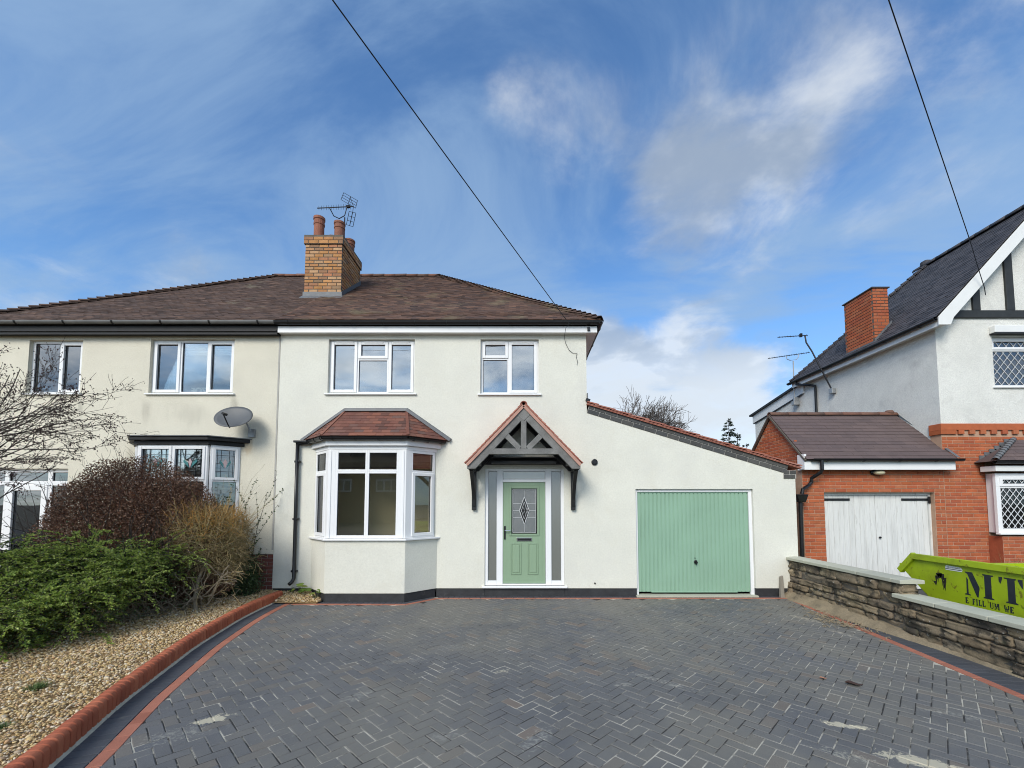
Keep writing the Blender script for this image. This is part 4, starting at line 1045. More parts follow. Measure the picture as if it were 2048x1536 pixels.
# wall plate lamps bar
MB().box(ax - 0.62, ax + 0.62, -0.30, -0.06, 2.565, 2.60).box(ax - 0.62, ax + 0.62, -0.30, -0.06, 2.66, 2.69).build('soffit_batten', 'black_stain', canopy, bevel=0.005)
for sx in (-1, 1):
    # principal rafter: outer line apex -> foot
    A_ = Vector((ax, zr - 0.075)); B_ = Vector((ax + sx * 1.03, 2.535))
    t = (B_ - A_).normalized(); nrm = Vector((-t.y, t.x)) if sx < 0 else Vector((t.y, -t.x))
    if nrm.y > 0: nrm = -nrm
    wv = 0.155
    foot = [(A_.x, A_.y), (B_.x, B_.y), (B_.x, B_.y - 0.105), (B_.x - sx * 0.15, B_.y - 0.105), (A_.x, A_.y - wv / abs(t.x) * 1.0)]
    MB().fprism(FPo, foot, -0.085, 0.0).build('rafter', 'grey_oak', canopy, bevel=0.006)
    # back rafter against wall
    MB().fprism(front(-0.1), foot, -0.09, 0.0).build('wall_rafter', 'black_stain', canopy, bevel=0.005)
    # strut
    p, q = Vector((ax + sx * 0.075, 2.80)), Vector((ax + sx * 0.335, 3.06))
    tt = (q - p).normalized(); nn = Vector((-tt.y, tt.x)) * 0.05
    MB().fprism(FPo, [tuple(p - nn), tuple(q - nn + tt * .1), tuple(q + nn + tt * .1), tuple(p + nn)], -0.07, -0.006).build('strut', 'grey_oak', canopy, bevel=0.005)
    # gallows bracket
    bx = ax + sx * 0.965
    br = MB().box(bx - 0.042, bx + 0.042, -0.07, -0.003, 1.675, 2.50).build('bracket', 'black_stain', canopy, bevel=0.006)
    MB().box(bx - 0.045, bx + 0.045, -0.60, -0.07, 2.415, 2.505).build('bracket_arm', 'black_stain', canopy, bevel=0.006)
    br2 = MB(); n_ = 7
    cur = [(-0.06 - 0.47 * (k / n_) ** 1.6, 1.76 + 0.67 * (k / n_) ** 0.86) for k in range(n_ + 1)]
    for (y0_, z0_), (y1_, z1_) in zip(cur, cur[1:]): br2.beam((bx, y0_, z0_), (bx, y1_, z1_), 0.066, 0.07, (0, -1, 1))
    br2.build('bracket_brace', 'black_stain', canopy)
    MB().box(bx - sx * 0.10 - 0.05, bx - sx * 0.10 + 0.05, -0.62, -0.10, 2.52, 2.60).build('purlin_block', 'grey_oak', canopy, bevel=0.01)
    # boarding under the tiles
    sl = Vector((sx * math.cos(pit), 0, -math.sin(pit)))
    A3 = Vector((ax, 0, zr - 0.045)); 
    nz = Vector((sx * math.sin(pit), 0, math.cos(pit)))
    Ls = 1.485
    P_ = lambda s_, y_, h_: A3 + sl * s_ + nz * h_ + Vector((0, y_, 0))
    MB().hexa([P_(0.0, yf + .01, -.028), P_(Ls, yf + .01, -.028), P_(Ls, yb, -.028), P_(0, yb, -.028), P_(0.0, yf + .01, 0), P_(Ls, yf + .01, 0), P_(Ls, yb, 0), P_(0, yb, 0)]).build('roof_board', 'black_stain', canopy)
    O = P_(Ls + 0.035, yf - 0.04 if sx < 0 else yb, 0.008)
    u = Vector((0, 1 if sx < 0 else -1, 0)); dpt = (yb - yf + 0.04)
    tl = tiles(O, u, -sl, nz, lambda t: 0, lambda t: dpt, Ls + 0.02, 0.172, 0.108, 0.2, 0.017)
    tiles_each('porch_tile', tl, 'porch_tile', canopy)
    MB().hexa([P_(0.02, yf - .030, -.045), P_(Ls + .03, yf - .030, -.045), P_(Ls + .03, yf - .001, -.045), P_(0.02, yf - .001, -.045), P_(0.02, yf - .030, 0.010), P_(Ls + .03, yf - .030, 0.010), P_(Ls + .03, yf - .001, 0.010), P_(0.02, yf - .001, 0.010)]).build('verge_undercloak', 'verge_mortar', canopy)
MB().fprism(FPo, [(ax - 0.66, 2.695), (ax + 0.66, 2.695), (ax + 0.555, 2.80), (ax - 0.555, 2.80)], -0.08, 0.003).build('tie_beam', 'grey_oak', canopy, bevel=0.006)
MB().fprism(FPo, [(ax - 0.05, 2.80), (ax + 0.05, 2.80), (ax + 0.05, 3.40), (ax - 0.05, 3.40)], -0.075, -0.003).build('king_post', 'grey_oak', canopy, bevel=0.005)
MB().fprism(FPo, [(ax, 3.30), (ax + 0.12, 3.42), (ax, 3.555), (ax - 0.12, 3.42)], -0.05, 0.006).build('apex_block', 'grey_oak', canopy, bevel=0.006)
rme = half_round('porch_ridge_tile', 0.062, 0.225, 'porch_tile', 8, 0.014, 0.006)
line_pieces('porch_ridge_tile', rme, (ax, yf - 0.03, zr - 0.050), (ax, yb, zr - 0.050), 0.215, canopy)

# garage door
gd = MB(); a, b, c, d = GD
fg = front(0.0)
gd.rect(fg, a + .002, b - .002, 0.02, d - .002, .045, .065, .0, .055, -0.11, -0.05)
gar = gd.build('garage_door_frame', 'upvc', house, bevel=0.004)
prof = []; gx0_, gx1_ = a + .05, b - .07; per = (gx1_ - gx0_) / 27
for k in range(27):
    s_ = gx0_ + k * per
    prof += [(s_, 0), (s_ + per * .66, 0), (s_ + per * .74, -.012), (s_ + per * .92, -.012)]
prof.append((gx1_, 0))
gm = MB(); fgd = front(0.075)
vs_ = [fgd(p, q, 0.085) for p, q in prof] + [fgd(p, q, 2.025) for p, q in prof]; n_ = len(prof)
gm.add(vs_, [(i, i + 1, n_ + i + 1, n_ + i) for i in range(n_ - 1)])
gm.fbox(fgd, gx0_, gx1_, -.05, -.016, 0.085, 2.025)
gm.build('garage_door_panel', 'mint_door', gar)
MB().fbox(fgd, gx0_ + 0.25, gx1_ - 0.25, -.02, .004, .07, .092).build('bottom_rail', 'mint_door', gar, bevel=.003)
MB().fbox(fgd, gx0_, gx1_, -.02, .003, 2.005, 2.026).build('door_edge_rail', 'mint_door', gar, bevel=.003)
hx = gx0_ + (gx1_ - gx0_) * 0.515
MB().lathe([(0.034, 0), (0.034, .012), (0.022, .02)], fgd(hx, 0.002, 0.665), 14, (0, -1, 0)).fbox(fgd, hx - .008, hx + .008, .018, .05, .61, .69).fbox(fgd, hx - .035, hx + .035, .012, .026, .635, .66).build('door_handle', 'black_plastic', gar, bevel=0.003)
MB().lathe([(0.010, 0), (0.010, .006)], fgd(hx - .012, 0.002, 0.735), 10, (0, -1, 0)).build('keyhole', 'black_plastic', gar)
MB().fbox(front(0), a - .02, b + .02, -0.2, 0.06, -0.03, 0.035).build('threshold', 'coping', gar, bevel=.006)

# garage verge and roof
A_, B_ = Vector((XR, 0, vz(XR) + 0.003)), Vector((XG - 0.20, 0, vz(XG - 0.20) + 0.003))
sl = (B_ - A_).normalized(); nz = Vector((-sl.z, 0, sl.x)); Lv = (B_ - A_).length
FV = Fr(A_ + Vector((0, -0.012, 0)), sl, (0, -1, 0), nz)
verge = MB().fbox(FV, 0.0, Lv + .02, -0.2, -0.008, 0.0, 0.178).build('garage_verge', 'grey_mortar', house)
place('verge_brick', bricks(FV, 0.0, Lv + 0.02, 0.002, 0.178, 'slate_brick', 0.235, 0.088, 0.011, 0.06, 0.004), 'slate_brick', verge)
FC = front(-0.02)
MB().fbox(FC, XG - 0.232, XG + 0.012, -0.24, -0.008, 2.29, 2.45).build('kneeler', 'grey_mortar', verge)
place('verge_brick', bricks(FC, XG - 0.234, XG + 0.014, 2.288, 2.452, 'slate_brick', 0.23, 0.082, 0.012, 0.06, 0.004), 'slate_brick', verge)
slr = (Vector((XG + 0.10, 0, 2.508)) - Vector((XR, 0, 3.785))).normalized(); nr = Vector((-slr.z, 0, slr.x)); Lr = (Vector((XG + .10, 0, 2.508)) - Vector((XR, 0, 3.785))).length
O = Vector((XR, 0, 3.785))
Pq = lambda s_, y_, h_: O + slr * s_ + nr * h_ + Vector((0, y_, 0))
groof = MB().hexa([Pq(0, -.05, -.03), Pq(Lr, -.05, -.03), Pq(Lr, 6.2, -.03), Pq(0, 6.2, -.03), Pq(0, -.05, -.004), Pq(Lr, -.05, -.004), Pq(Lr, 6.2, -.004), Pq(0, 6.2, -.004)]).build('garage_roof', 'porch_tile', house)
tl = tiles(Pq(Lr, -.065, 0), (0, 1, 0), -slr, nr, lambda t: 0, lambda t: 6.2, Lr, 0.30, 0.345, 0.42, 0.022, 0.004, stag=False)
edge_t = [t for t in tl if t[0].y < 0.1]; rest_t = [t for t in tl if t[0].y >= 0.1]
tiles_each('verge_tile', edge_t, 'porch_tile', groof); tiles_join('garage_roof_tiles', rest_t, 'porch_tile', groof)
tl2 = tiles(Pq(Lr + .0, -.060, -.022), (0, 1, 0), -slr, nr, lambda t: 0, lambda t: .16, Lr, 0.16, 0.26, 0.27, 0.011, 0.004, stag=False)
tiles_each('undercloak_tile', tl2, 'porch_tile', groof)
MB().beam(Vector((XR + .012, -.03, 3.90)), Vector((XR + .012, 6, 3.90)), .02, .17).build('abutment_lead', 'lead', groof)
MB().beam((XR - .02, -.03, 3.86), (XR + .06, -.03, 3.83), .05, .05, (0, 1, 0)).build('abutment_end_cap', 'black_plastic', groof)

# black vent, small hole, cable tail
MB().lathe([(0.062, 0), (0.062, .018), (0.048, .022), (0.046, .012), (0.030, .012), (0.028, .03), (.0, .03)], (1.415, -0.002, 2.612), 20, (0, -1, 0)).build('wall_vent', 'black_plastic', house, smooth=False)
MB().lathe([(0.016, 0), (0.016, .012), (0.009, .012), (0.009, .02)], (1.40, -0.002, 0.262), 10, (0, -1, 0)).build('overflow_pipe', 'black_plastic', house)

# main roof: front and hipped end, one slope per house half
EZ, YE = 5.375, -0.20
RX1, RX0, RY, RZ = -2.54, -7.30, 4.0, 8.545
CX1, CX0 = 1.535, -11.25
slope = Vector((0, RY - YE, RZ - EZ)); VL = slope.length; vdir = slope.normalized(); ndir = Vector((0, -vdir.z, vdir.y))
roof = MB().add([(XL, YE + .02, EZ - .02), (CX1 - .02, YE + .02, EZ - .02), (RX1, RY, RZ - .03), (XL, RY, RZ - .03), (CX1 - .02, 8.3, EZ - .02), (XL, 8.3, EZ - .02)], [(0, 1, 2, 3), (1, 4, 2), (4, 5, 3, 2)]).build('roof', 'roof_tile', house)
kx = (RX1 - CX1) / VL
tl = tiles((XL, YE, EZ), (1, 0, 0), vdir, ndir, lambda t: 0, lambda t: CX1 - XL + kx * t, VL, 0.165, 0.1, 0.2, 0.015, 0.006)
tiles_join('roof_tiles', tl, 'roof_tile', roof)
hs = Vector((RX1 - CX1, 0, RZ - EZ)); HL = hs.length; hv = hs.normalized(); hn = Vector((hv.z, 0, -hv.x)); ky = (RY - YE) / HL
tl = tiles((CX1, YE, EZ), (0, 1, 0), hv, hn, lambda t: ky * t, lambda t: (8.33 - YE) - ky * t, HL, 0.165, 0.1, 0.2, 0.011, 0.004)
tiles_join('hip_end_tiles', tl, 'roof_tile', roof)
bon = bonnet('hip_tile', 0.115, 0.25, 'roof_tile', 0.06, 0.014, 0.052)
hipv = Vector((RX1, RY, RZ)) - Vector((CX1, YE, EZ))
line_pieces('hip_tile', bon, Vector((CX1 - .01, YE + .01, EZ + 0.045)), Vector((RX1, RY, RZ + 0.045)), hipv.length / 46, roof)
rdg = half_round('ridge_tile', 0.105, 0.335, 'clay_ridge', 8, 0.014, 0.006)
line_pieces('ridge_tile', rdg, (RX1 + 0.08, RY, RZ - 0.02), (-4.80, RY, RZ - 0.02), 0.33, roof, jit=0.004)
FE = front(YE)
# eaves joinery
ev = MB().fbox(front(YE + .07), XL + 0.003, CX1 - .06, -0.02, 0.0, 5.170, 5.30).build('fascia', 'upvc', house, bevel=0.004)
MB().box(XL + 0.003, CX1 - .08, YE + .09, -0.001, 5.176, 5.188).box(XR + .002, CX1 - .08, -0.0005, 8.2, 5.176, 5.188).build('soffit', 'upvc', ev)
MB().box(CX1 - .08, CX1 - .06, YE + .092, 8.2, 5.170, 5.30).build('side_fascia', 'white_paint', ev)
gutter(house, front(YE + .068), XL - 0.02, CX1 + .03, 5.365, 0.002, 0.056, brackets=0.62, name='gutter')
gutter(house, Fr((CX1 - .06, YE - .04, 0), (0, 1, 0), (1, 0, 0)), 0, 8.2, 5.365, 0.002, 0.056, brackets=0.9, name='side_gutter')
MB().box(1.28, 1.33, YE + .042, YE + .07, 5.20, 5.27).build('bracket_plate', 'black_plastic', house)

# chimney of yellow brick on the party line
cx0, cx1, cy0, cy1 = -5.265, -4.365, 1.62, 2.78
zb, zc, ztop_ = 6.45, 8.07, 8.30
chm = MB().box(cx0 + .008, cx1 - .008, cy0 + .008, cy1 - .008, zb, zc + .01).box(cx0 - .022, cx1 + .022, cy0 - .022, cy1 + .022, zc, ztop_ - .005).build('chimney', 'old_mortar', house)
def four(x0, x1, y0, y1):
    return [(Fr((x0, y0, 0), (1, 0, 0), (0, -1, 0)), x1 - x0), (Fr((x1, y0, 0), (0, 1, 0), (1, 0, 0)), y1 - y0), (Fr((x1, y1, 0), (-1, 0, 0), (0, 1, 0)), x1 - x0), (Fr((x0, y1, 0), (0, -1, 0), (-1, 0, 0)), y1 - y0)]
bl_ = []
for i, (Fc, L) in enumerate(four(cx0, cx1, cy0, cy1)):
    bl_ += bricks(Fc, 0.0 if i % 2 == 0 else 0.052, L if i % 2 == 0 else L - .052, zb + 0.02, zc, 'yellow_brick', L / 4 if i % 2 == 0 else (L - .104) / 5, 0.081, 0.017, 0.05, 0.002, phase=i % 2)
for i, (Fc, L) in enumerate(four(cx0 - .03, cx1 + .03, cy0 - .03, cy1 + .03)):
    bl_ += bricks(Fc, 0.0 if i % 2 == 0 else 0.052, L if i % 2 == 0 else L - .052, zc + .004, ztop_ - .05, 'yellow_brick', L / 4, 0.085, 0.012, 0.05, 0.002, phase=1)
place('brick', bl_, 'yellow_brick', chm, 300, 'chimney_bricks')
MB().hexa([(cx0 - .03, cy0 - .03, ztop_ - .05), (cx1 + .03, cy0 - .03, ztop_ - .05), (cx1 + .03, cy1 + .03, ztop_ - .05), (cx0 - .03, cy1 + .03, ztop_ - .05), (cx0 + .12, cy0 + .12, ztop_ + .04), (cx1 - .12, cy0 + .12, ztop_ + .04), (cx1 - .12, cy1 - .12, ztop_ + .04), (cx0 + .12, cy1 - .12, ztop_ + .04)]).build('flaunching', 'old_mortar', chm, bevel=.02)
fz = lambda y: EZ + (y - YE) * (RZ - EZ) / (RY - YE)
fl_ = MB().box(cx0 - .02, cx1 + .02, cy0 - .014, cy0 - .006, fz(cy0) - .03, fz(cy0) + .13)
for xx in (cx1 + .006, cx0 - .014):
    fl_.hexa([(xx, cy0 - .012, fz(cy0) - .02), (xx + .008, cy0 - .012, fz(cy0) - .02), (xx + .008, cy1, fz(cy1) - .02), (xx, cy1, fz(cy1) - .02), (xx, cy0 - .012, fz(cy0) + .13), (xx + .008, cy0 - .012, fz(cy0) + .13), (xx + .008, cy1, fz(cy1) + .15), (xx, cy1, fz(cy1) + .15)])
fl_.hexa([(cx0 - .03, cy0 - .16, fz(cy0 - .16) + .028), (cx1 + .06, cy0 - .16, fz(cy0 - .16) + .028), (cx1 + .06, cy0 - .008, fz(cy0) + .028), (cx0 - .03, cy0 - .008, fz(cy0) + .028), (cx0 - .03, cy0 - .16, fz(cy0 - .16) + .036), (cx1 + .06, cy0 - .16, fz(cy0 - .16) + .036), (cx1 + .06, cy0 - .008, fz(cy0) + .036), (cx0 - .03, cy0 - .008, fz(cy0) + .036)])
fl_.build('chimney_flashing', 'lead', chm)
def pot(x, y, z, r, h, seed):
    R_ = r
    pr = [(R_ * 1.02, 0), (R_ * 1.0, h * .66), (R_ * 1.10, h * .68), (R_ * 1.10, h * .76), (R_ * 1.03, h * .78), (R_ * 1.04, h * .88), (R_ * 1.16, h * .90), (R_ * 1.16, h), (R_ * .92, h), (R_ * .9, h * .75)]
    MB().lathe(pr, (x, y, z), 18).build('chimney_pot', 'terracotta', chm, smooth=False)
pot(-5.05, cy0 + .22, 8.28, .118, .60, 1); pot(-4.56, cy0 + .26, 8.28, .118, .50, 2); pot(-5.0, cy1 - .28, 8.28, .12, .52, 3); pot(-4.55, cy1 - .30, 8.28, .118, .42, 4)

# ------------------------------------------------------------------ the cream half on the left
lh = thing('semi_detached_house', (-8.0, 4.0, 0), 'older cream rendered half of the semi with black fascia and flat-roofed bay', 'house')
XW = -11.12
LW = [(-9.87, -8.80, 3.985, 5.07), (-7.44, -5.765, 3.985, 5.09)]
FRD = (-10.62, -8.93, 0.1, 2.485)
BAYH = (-7.40, -5.62, 1.0, 2.88)
wall(F0, XW, XL - 0.004, 0.82, 5.19, [(a, b, max(c, .82), d) for a, b, c, d in LW + [FRD, BAYH]]).build('wall', 'render_cream', lh)
MB().box(XL - .035, XL - .004, -0.004, -0.001, 0.9, 5.15).build('party_joint', 'grey_mortar', lh)
pw = MB().fbox(front(0.02), FRD[1], XL - .004, -.2, 0, -.05, .818).build('plinth_wall', 'grey_mortar', lh)
place('brick', bricks(front(0.014), -8.9, XL - .006, .06, .816, 'plinth_brick', .225, .075, .010, .05, .006, holes=[(-7.45, -5.6, 0, 1)]), 'plinth_brick', pw, 120, 'plinth_bricks')
MB().fbox(front(0.02), XW, FRD[0], -.2, 0, -.05, .818).build('plinth_side', 'plinth_brick', lh)
MB().box(XW, XW + .25, 0.25, 8.0, -0.05, 5.19).box(XW + .25, XL, 7.75, 8.0, -.05, 5.19).build('side_wall', 'render_cream', lh)
MB().box(XW + .25, XL - .02, 3.6, 3.7, 0.1, 5.17).box(-8.3, -8.25, 0.26, 3.6, 0.1, 5.09).build('room_wall', 'room_grey', lh)
MB().box(XW + .25, XL - .02, 0.255, 3.6, 0.05, 0.1).box(XW + .25, XL - .02, 0.255, 3.6, 2.64, 2.76).box(XW + .25, XL - .02, 0.255, 7.74, 5.10, 5.17).build('floor_slab', 'room_grey', lh)
a, b, c, d = LW[1]; m1, m2 = a + 0.565, a + 1.115
w2 = window(lh, F0, a, b, c, d, [(a, m1, c, d, 'sash'), (m1, m2, c, d, 'fixed'), (m2, b, c, d, 'sash')], gl='glass_old', label='three-light white window with net curtain')
cu = MB(); n_ = 26
pr = [(a + .07 + (m1 - a - .1) * k / n_, .14 + .02 * math.sin(k * 1.9)) for k in range(n_ + 1)]
cu.add([(x, y, c + .08) for x, y in pr] + [(x, y, d - .28) for x, y in pr], [(k, k + 1, n_ + 2 + k, n_ + 1 + k) for k in range(n_)])
cu.build('net_curtain', 'curtain', w2)
for k in range(7): MB().box(a + .06, b - .06, .15, .19, d - .06 - k * .035, d - .045 - k * .035).build('blind_slat', 'blind', w2)
a, b, c, d = LW[0]; m1 = a + 0.575
window(lh, F0, a, b, c, d, [(a, m1, c, d, 'fixed'), (m1, b, c, d, 'sash')], gl='glass_old', label='two-light white window behind the bare tree')
a, b, c, d = FRD
window(lh, F0, a, b, c, d, [(a, a + .42, c, 2.20, 'fixed'), (a + .42, b - .42, c, 2.20, 'sash'), (b - .42, b, c, 2.20, 'fixed'), (a, a + .42, 2.2, d, 'fixed'), (a + .42, b - .42, 2.2, d, 'fixed'), (b - .42, b, 2.2, d, 'fixed')], gl='glass_old', sill=False, w=.07, bw=.09, sw=.10, name='porch_door', label='white glazed porch door with top lights')
# flat bay
LB = [(-7.62, 0.0), (-7.30, -0.36), (-5.92, -0.36), (-5.52, 0.0)]
lb = MB().prism([(x, y - (.002 if y > -.1 else 0)) for x, y in LB], -.05, 0.98).build('bay_window', 'plinth_brick', lh)
def off(P, o):
    F_ = [fr2(P[i], P[i + 1])[0] for i in range(3)]
    n = [f.n for f in F_]; k1, k2 = (n[0] + n[1]).normalized(), (n[1] + n[2]).normalized()
    c1, c2 = o / k1.dot(n[1]), o / k2.dot(n[1])
    return [(P[0][0] - o / max(abs(n[0].x), .3), P[0][1]), (P[1][0] + k1.x * c1, P[1][1] + k1.y * c1), (P[2][0] + k2.x * c2, P[2][1] + k2.y * c2), (P[3][0] + o / max(abs(n[2].x), .3), P[3][1])]
MB().prism(off(LB, .05), .982, 1.03).build('bay_sill', 'upvc', lb)
MB().prism([(x, min(y, -.003)) for x, y in off(LB, .03)], 2.915, 2.985).build('bay_frieze', 'black_wood', lb, bevel=.006)
MB().prism([(x, min(y, -.003)) for x, y in off(LB, .10)], 2.987, 3.055).build('bay_fascia', 'black_wood', lb, bevel=.008)
MB().prism([(x, min(y, -.003)) for x, y in off(LB, .125)], 3.056, 3.075).build('bay_flat_roof', 'lead', lb, bevel=.004)
for i in range(3):
    Fb, L = fr2(LB[i], LB[i + 1]); z0, z1, tr = 1.03, 2.912, 2.24
    cells = []
    if i == 1:
        cs = [0.03, L * .5, L - .03]
        for k in range(2): cells += [(cs[k], cs[k + 1], z0, tr, 'fixed'), (cs[k], cs[k + 1], tr, z1, 'sash')]
        s0_, s1_ = .03, L - .03
    else:
        s0_, s1_ = .03, L - .03; cells = [(s0_, s1_, z0, tr, 'fixed'), (s0_, s1_, tr, z1, 'sash')]
    wo = window(lb, Fb, s0_, s1_, z0, z1, cells, d=-.01, gl='glass_old', sill=False, name='bay_light', sw=.035)
    # leaded pattern with a small tulip in every top light, blind behind
    tops = [(q[0], q[1]) for q in cells if q[4] == 'sash']
    st, tl_, pk = MB(), MB(), MB()
    for (p, q) in tops:
        p, q = p + .075, q - .075
        lo, hi = tr + .07, z1 - .085; cxm = (p + q) / 2; czm = (lo + hi) / 2
        for f in (.12, .3, .7, .88): st.fbox(Fb, p + (q - p) * f - .003, p + (q - p) * f + .003, -.036, -.026, lo, hi)
        for f in (.2, .5, .8): st.fbox(Fb, p, q, -.0365, -.0265, lo + (hi - lo) * f - .003, lo + (hi - lo) * f + .003)
        w_ = min((q - p) * .28, .13)
        for sx in (-1, 1): tl_.fprism(Fb, [(cxm + sx * .02, czm - .09), (cxm + sx * w_, czm + .02), (cxm + sx * w_ * .9, czm + .07), (cxm + sx * .045, czm + .01)], -.036, -.024)
        pk.fprism(Fb, [(cxm, czm - .10), (cxm + .035, czm + .02), (cxm, czm + .09), (cxm - .035, czm + .02)], -.035, -.023)
    st.build('leading', 'dark_metal', wo); tl_.build('stained_leaf', 'teal_glass', wo); pk.build('stained_flower', 'pink_glass', wo)
    for k in range(24):
        zk = z0 + .08 + k * (z1 - z0 - .12) / 24
        MB().hexa([Fb(s0_ + .06, -.16, zk), Fb(s1_ - .06, -.16, zk), Fb(s1_ - .06, -.12, zk + .03), Fb(s0_ + .06, -.12, zk + .03), Fb(s0_ + .06, -.163, zk + .003), Fb(s1_ - .06, -.163, zk + .003), Fb(s1_ - .06, -.123, zk + .033), Fb(s0_ + .06, -.123, zk + .033)]).build('blind_slat', 'blind', wo)
# roof half
lroof = MB().add([(XL, YE + .02, EZ - .02), (CX0 + .02, YE + .02, EZ - .02), (RX0, RY, RZ - .03), (XL, RY, RZ - .03), (CX0 + .02, 8.3, EZ - .02), (XL, 8.3, EZ - .02)], [(0, 3, 2, 1), (1, 2, 4), (4, 2, 3, 5)]).build('roof', 'roof_tile_old', lh)
kx0 = (RX0 - CX0) / VL
tl = tiles((CX0, YE, EZ), (1, 0, 0), vdir, ndir, lambda t: kx0 * t, lambda t: XL - CX0 - .001, VL, 0.165, 0.1, 0.2, 0.011, 0.006)
tiles_join('roof_tiles', tl, 'roof_tile_old', lroof)
bon2 = bonnet('hip_tile', 0.115, 0.28, 'roof_tile_old', 0.06, 0.014, 0.056)
hl = (Vector((RX0, RY, RZ)) - Vector((CX0, YE, EZ))).length
line_pieces('hip_tile', bon2, Vector((CX0 + .01, YE + .01, EZ + .045)), Vector((RX0, RY, RZ + .045)), hl / 40, lroof)
line_pieces('ridge_tile', rdg, (RX0 - 0.08, RY, RZ - 0.02), (-5.0, RY, RZ - 0.02), 0.33, lroof, jit=0.006)
ev = MB().fbox(front(YE + .07), CX0 + .06, XL - 0.003, -0.02, 0.0, 5.13, 5.31).build('fascia', 'black_wood', lh, bevel=.004)
MB().box(CX0 + .06, XL - .003, YE + .09, -.001, 5.145, 5.165).build('soffit', 'black_wood', ev)
MB().fbox(front(YE + .07), CX0 + .06, XL - .01, .001, .022, 5.185, 5.215).build('fascia_bead', 'black_wood', ev, bevel=.006)
gutter(lh, front(YE + .068), CX0 - .02, XL - .022, 5.375, 0.002, 0.056, m='grey_gutter', brackets=0.95, bracket_m='black_plastic')

# letters on the window board inside, seen from behind
def text_mesh(s, size, depth=0.004, bold=0.0):
    cu = bpy.data.curves.new('lettering', 'FONT'); cu.body = s; cu.size = size; cu.extrude = depth; cu.offset = bold
    o = bpy.data.objects.new('lettering', cu); COL.objects.link(o)
    dg = bpy.context.evaluated_depsgraph_get(); me = bpy.data.meshes.new_from_object(o.evaluated_get(dg))
    bpy.data.objects.remove(o); return me
zoe = text_mesh('ZOE', .16, .008, .006)
mx = Matrix.Translation((-6.36, 0.115, 4.015)) @ Matrix.Rotation(math.pi, 4, 'Z') @ Matrix.Rotation(math.pi / 2, 4, 'X')
tag(link('sill_letters', zoe, 'white_paint', None, mx), 'white letters stood on the sill inside the upper window with the net curtain', 'letters')

# satellite dish
dish = thing('satellite_dish', (-5.33, 0, 3.1), 'grey oval satellite dish on the cream wall beside the joint', 'satellite dish')
dm = MB(); c0 = Vector((-5.47, -0.36, 3.43)); nd = Vector((0.10, -0.83, 0.56)).normalized(); ux = Vector((1, 0.12, 0)).normalized(); uy = nd.cross(ux); uy = uy if uy.z > 0 else -uy
rings, seg = 6, 32; vs_, fs_ = [], []
for lay_, th in ((0, 0), (1, .01)):
    for r_ in range(rings + 1):
        q = r_ / rings
        for k in range(seg):
            an = 2 * math.pi * k / seg
            vs_.append(c0 + ux * (.335 * q * math.cos(an)) + uy * (.27 * q * math.sin(an)) + nd * (.055 * q * q - .03 - th))
Q = (rings + 1) * seg
for L_ in (0, Q):
    for r_ in range(rings):
        for k in range(seg):
            f = (L_ + r_ * seg + k, L_ + r_ * seg + (k + 1) % seg, L_ + (r_ + 1) * seg + (k + 1) % seg, L_ + (r_ + 1) * seg + k)
            fs_.append(f if L_ == 0 else f[::-1])
for k in range(seg): fs_.append((rings * seg + k, rings * seg + (k + 1) % seg, Q + rings * seg + (k + 1) % seg, Q + rings * seg + k))
dm.add(vs_, fs_); dm.build('reflector', 'dish_grey', dish, smooth=True)
foot = c0 - uy * .25; lnb = c0 - uy * .20 + nd * .30
MB().tube([foot - nd * .02, foot + nd * .05, lnb], .011, 8).build('arm', 'dark_metal', dish)
MB().tube([lnb - (lnb - c0).normalized() * .10, lnb + (lnb - c0).normalized() * .015], [.028, .022], 12).build('receiver', 'black_plastic', dish)
MB().tube([c0 - nd * .04, (-5.40, -.12, 3.40), (-5.33, -.08, 3.22)], .018, 8).box(-5.39, -5.27, -.05, -.002, 3.10, 3.26).build('wall_bracket', 'grey_metal', dish)

# ------------------------------------------------------------------ neighbour on the right
nh = thing('detached_house', (11.0, 3.0, 0), 'half-timbered gabled house on the right with orange brick ground floor and brick garage', 'house')
NX, NY = 8.92, 0.65
FN = front(NY)
UW = (10.13, 11.9, 4.30, 5.40)
wall(FN, NX, 13.3, 3.50, 5.68, [UW]).build('upper_wall', 'render_white', nh)
gw = MB(); sl_ = (8.30 - 5.60) / (11.10 - 8.80)
gw.fprism(FN, [(NX, 5.682), (13.3, 5.682), (11.10, 5.682 + (11.10 - NX) * 1.09)], -.25, 0); gw.build('gable_wall', 'render_white', nh)
MB().box(NX + .002, NX + .25, NY + .25, 5.2, 0, 5.66).build('side_wall', 'render_white', nh)
sw_ = MB(); FS = Fr((NX, 0, 0), (0, 1, 0), (-1, 0, 0))
sw_.fprism(FS, [(5.2, 0), (7.85, 0), (7.85, 5.12), (5.2, 5.60)], -.25, 0); sw_.build('rear_wing_wall', 'render_white', nh)
sb = MB().hexa([FS(4.95, .04, 5.28), FS(7.95, .04, 4.78 + .08), FS(7.95, .0, 4.86), FS(4.95, .0, 5.28), FS(4.95, .04, 5.60), FS(7.95, .04, 5.16), FS(7.95, .0, 5.16), FS(4.95, .0, 5.60)])
sb.build('wing_bargeboard', 'white_paint', nh, bevel=.004)
MB().beam(FS(4.9, .05, 5.635), FS(8.05, .05, 5.175), .14, .06).build('wing_roof_edge', 'black_timber', nh)
MB().beam(FS(5.0, .03, 5.27), FS(7.9, .03, 4.85), .03, .035).build('wing_cable_run', 'black_plastic', nh)
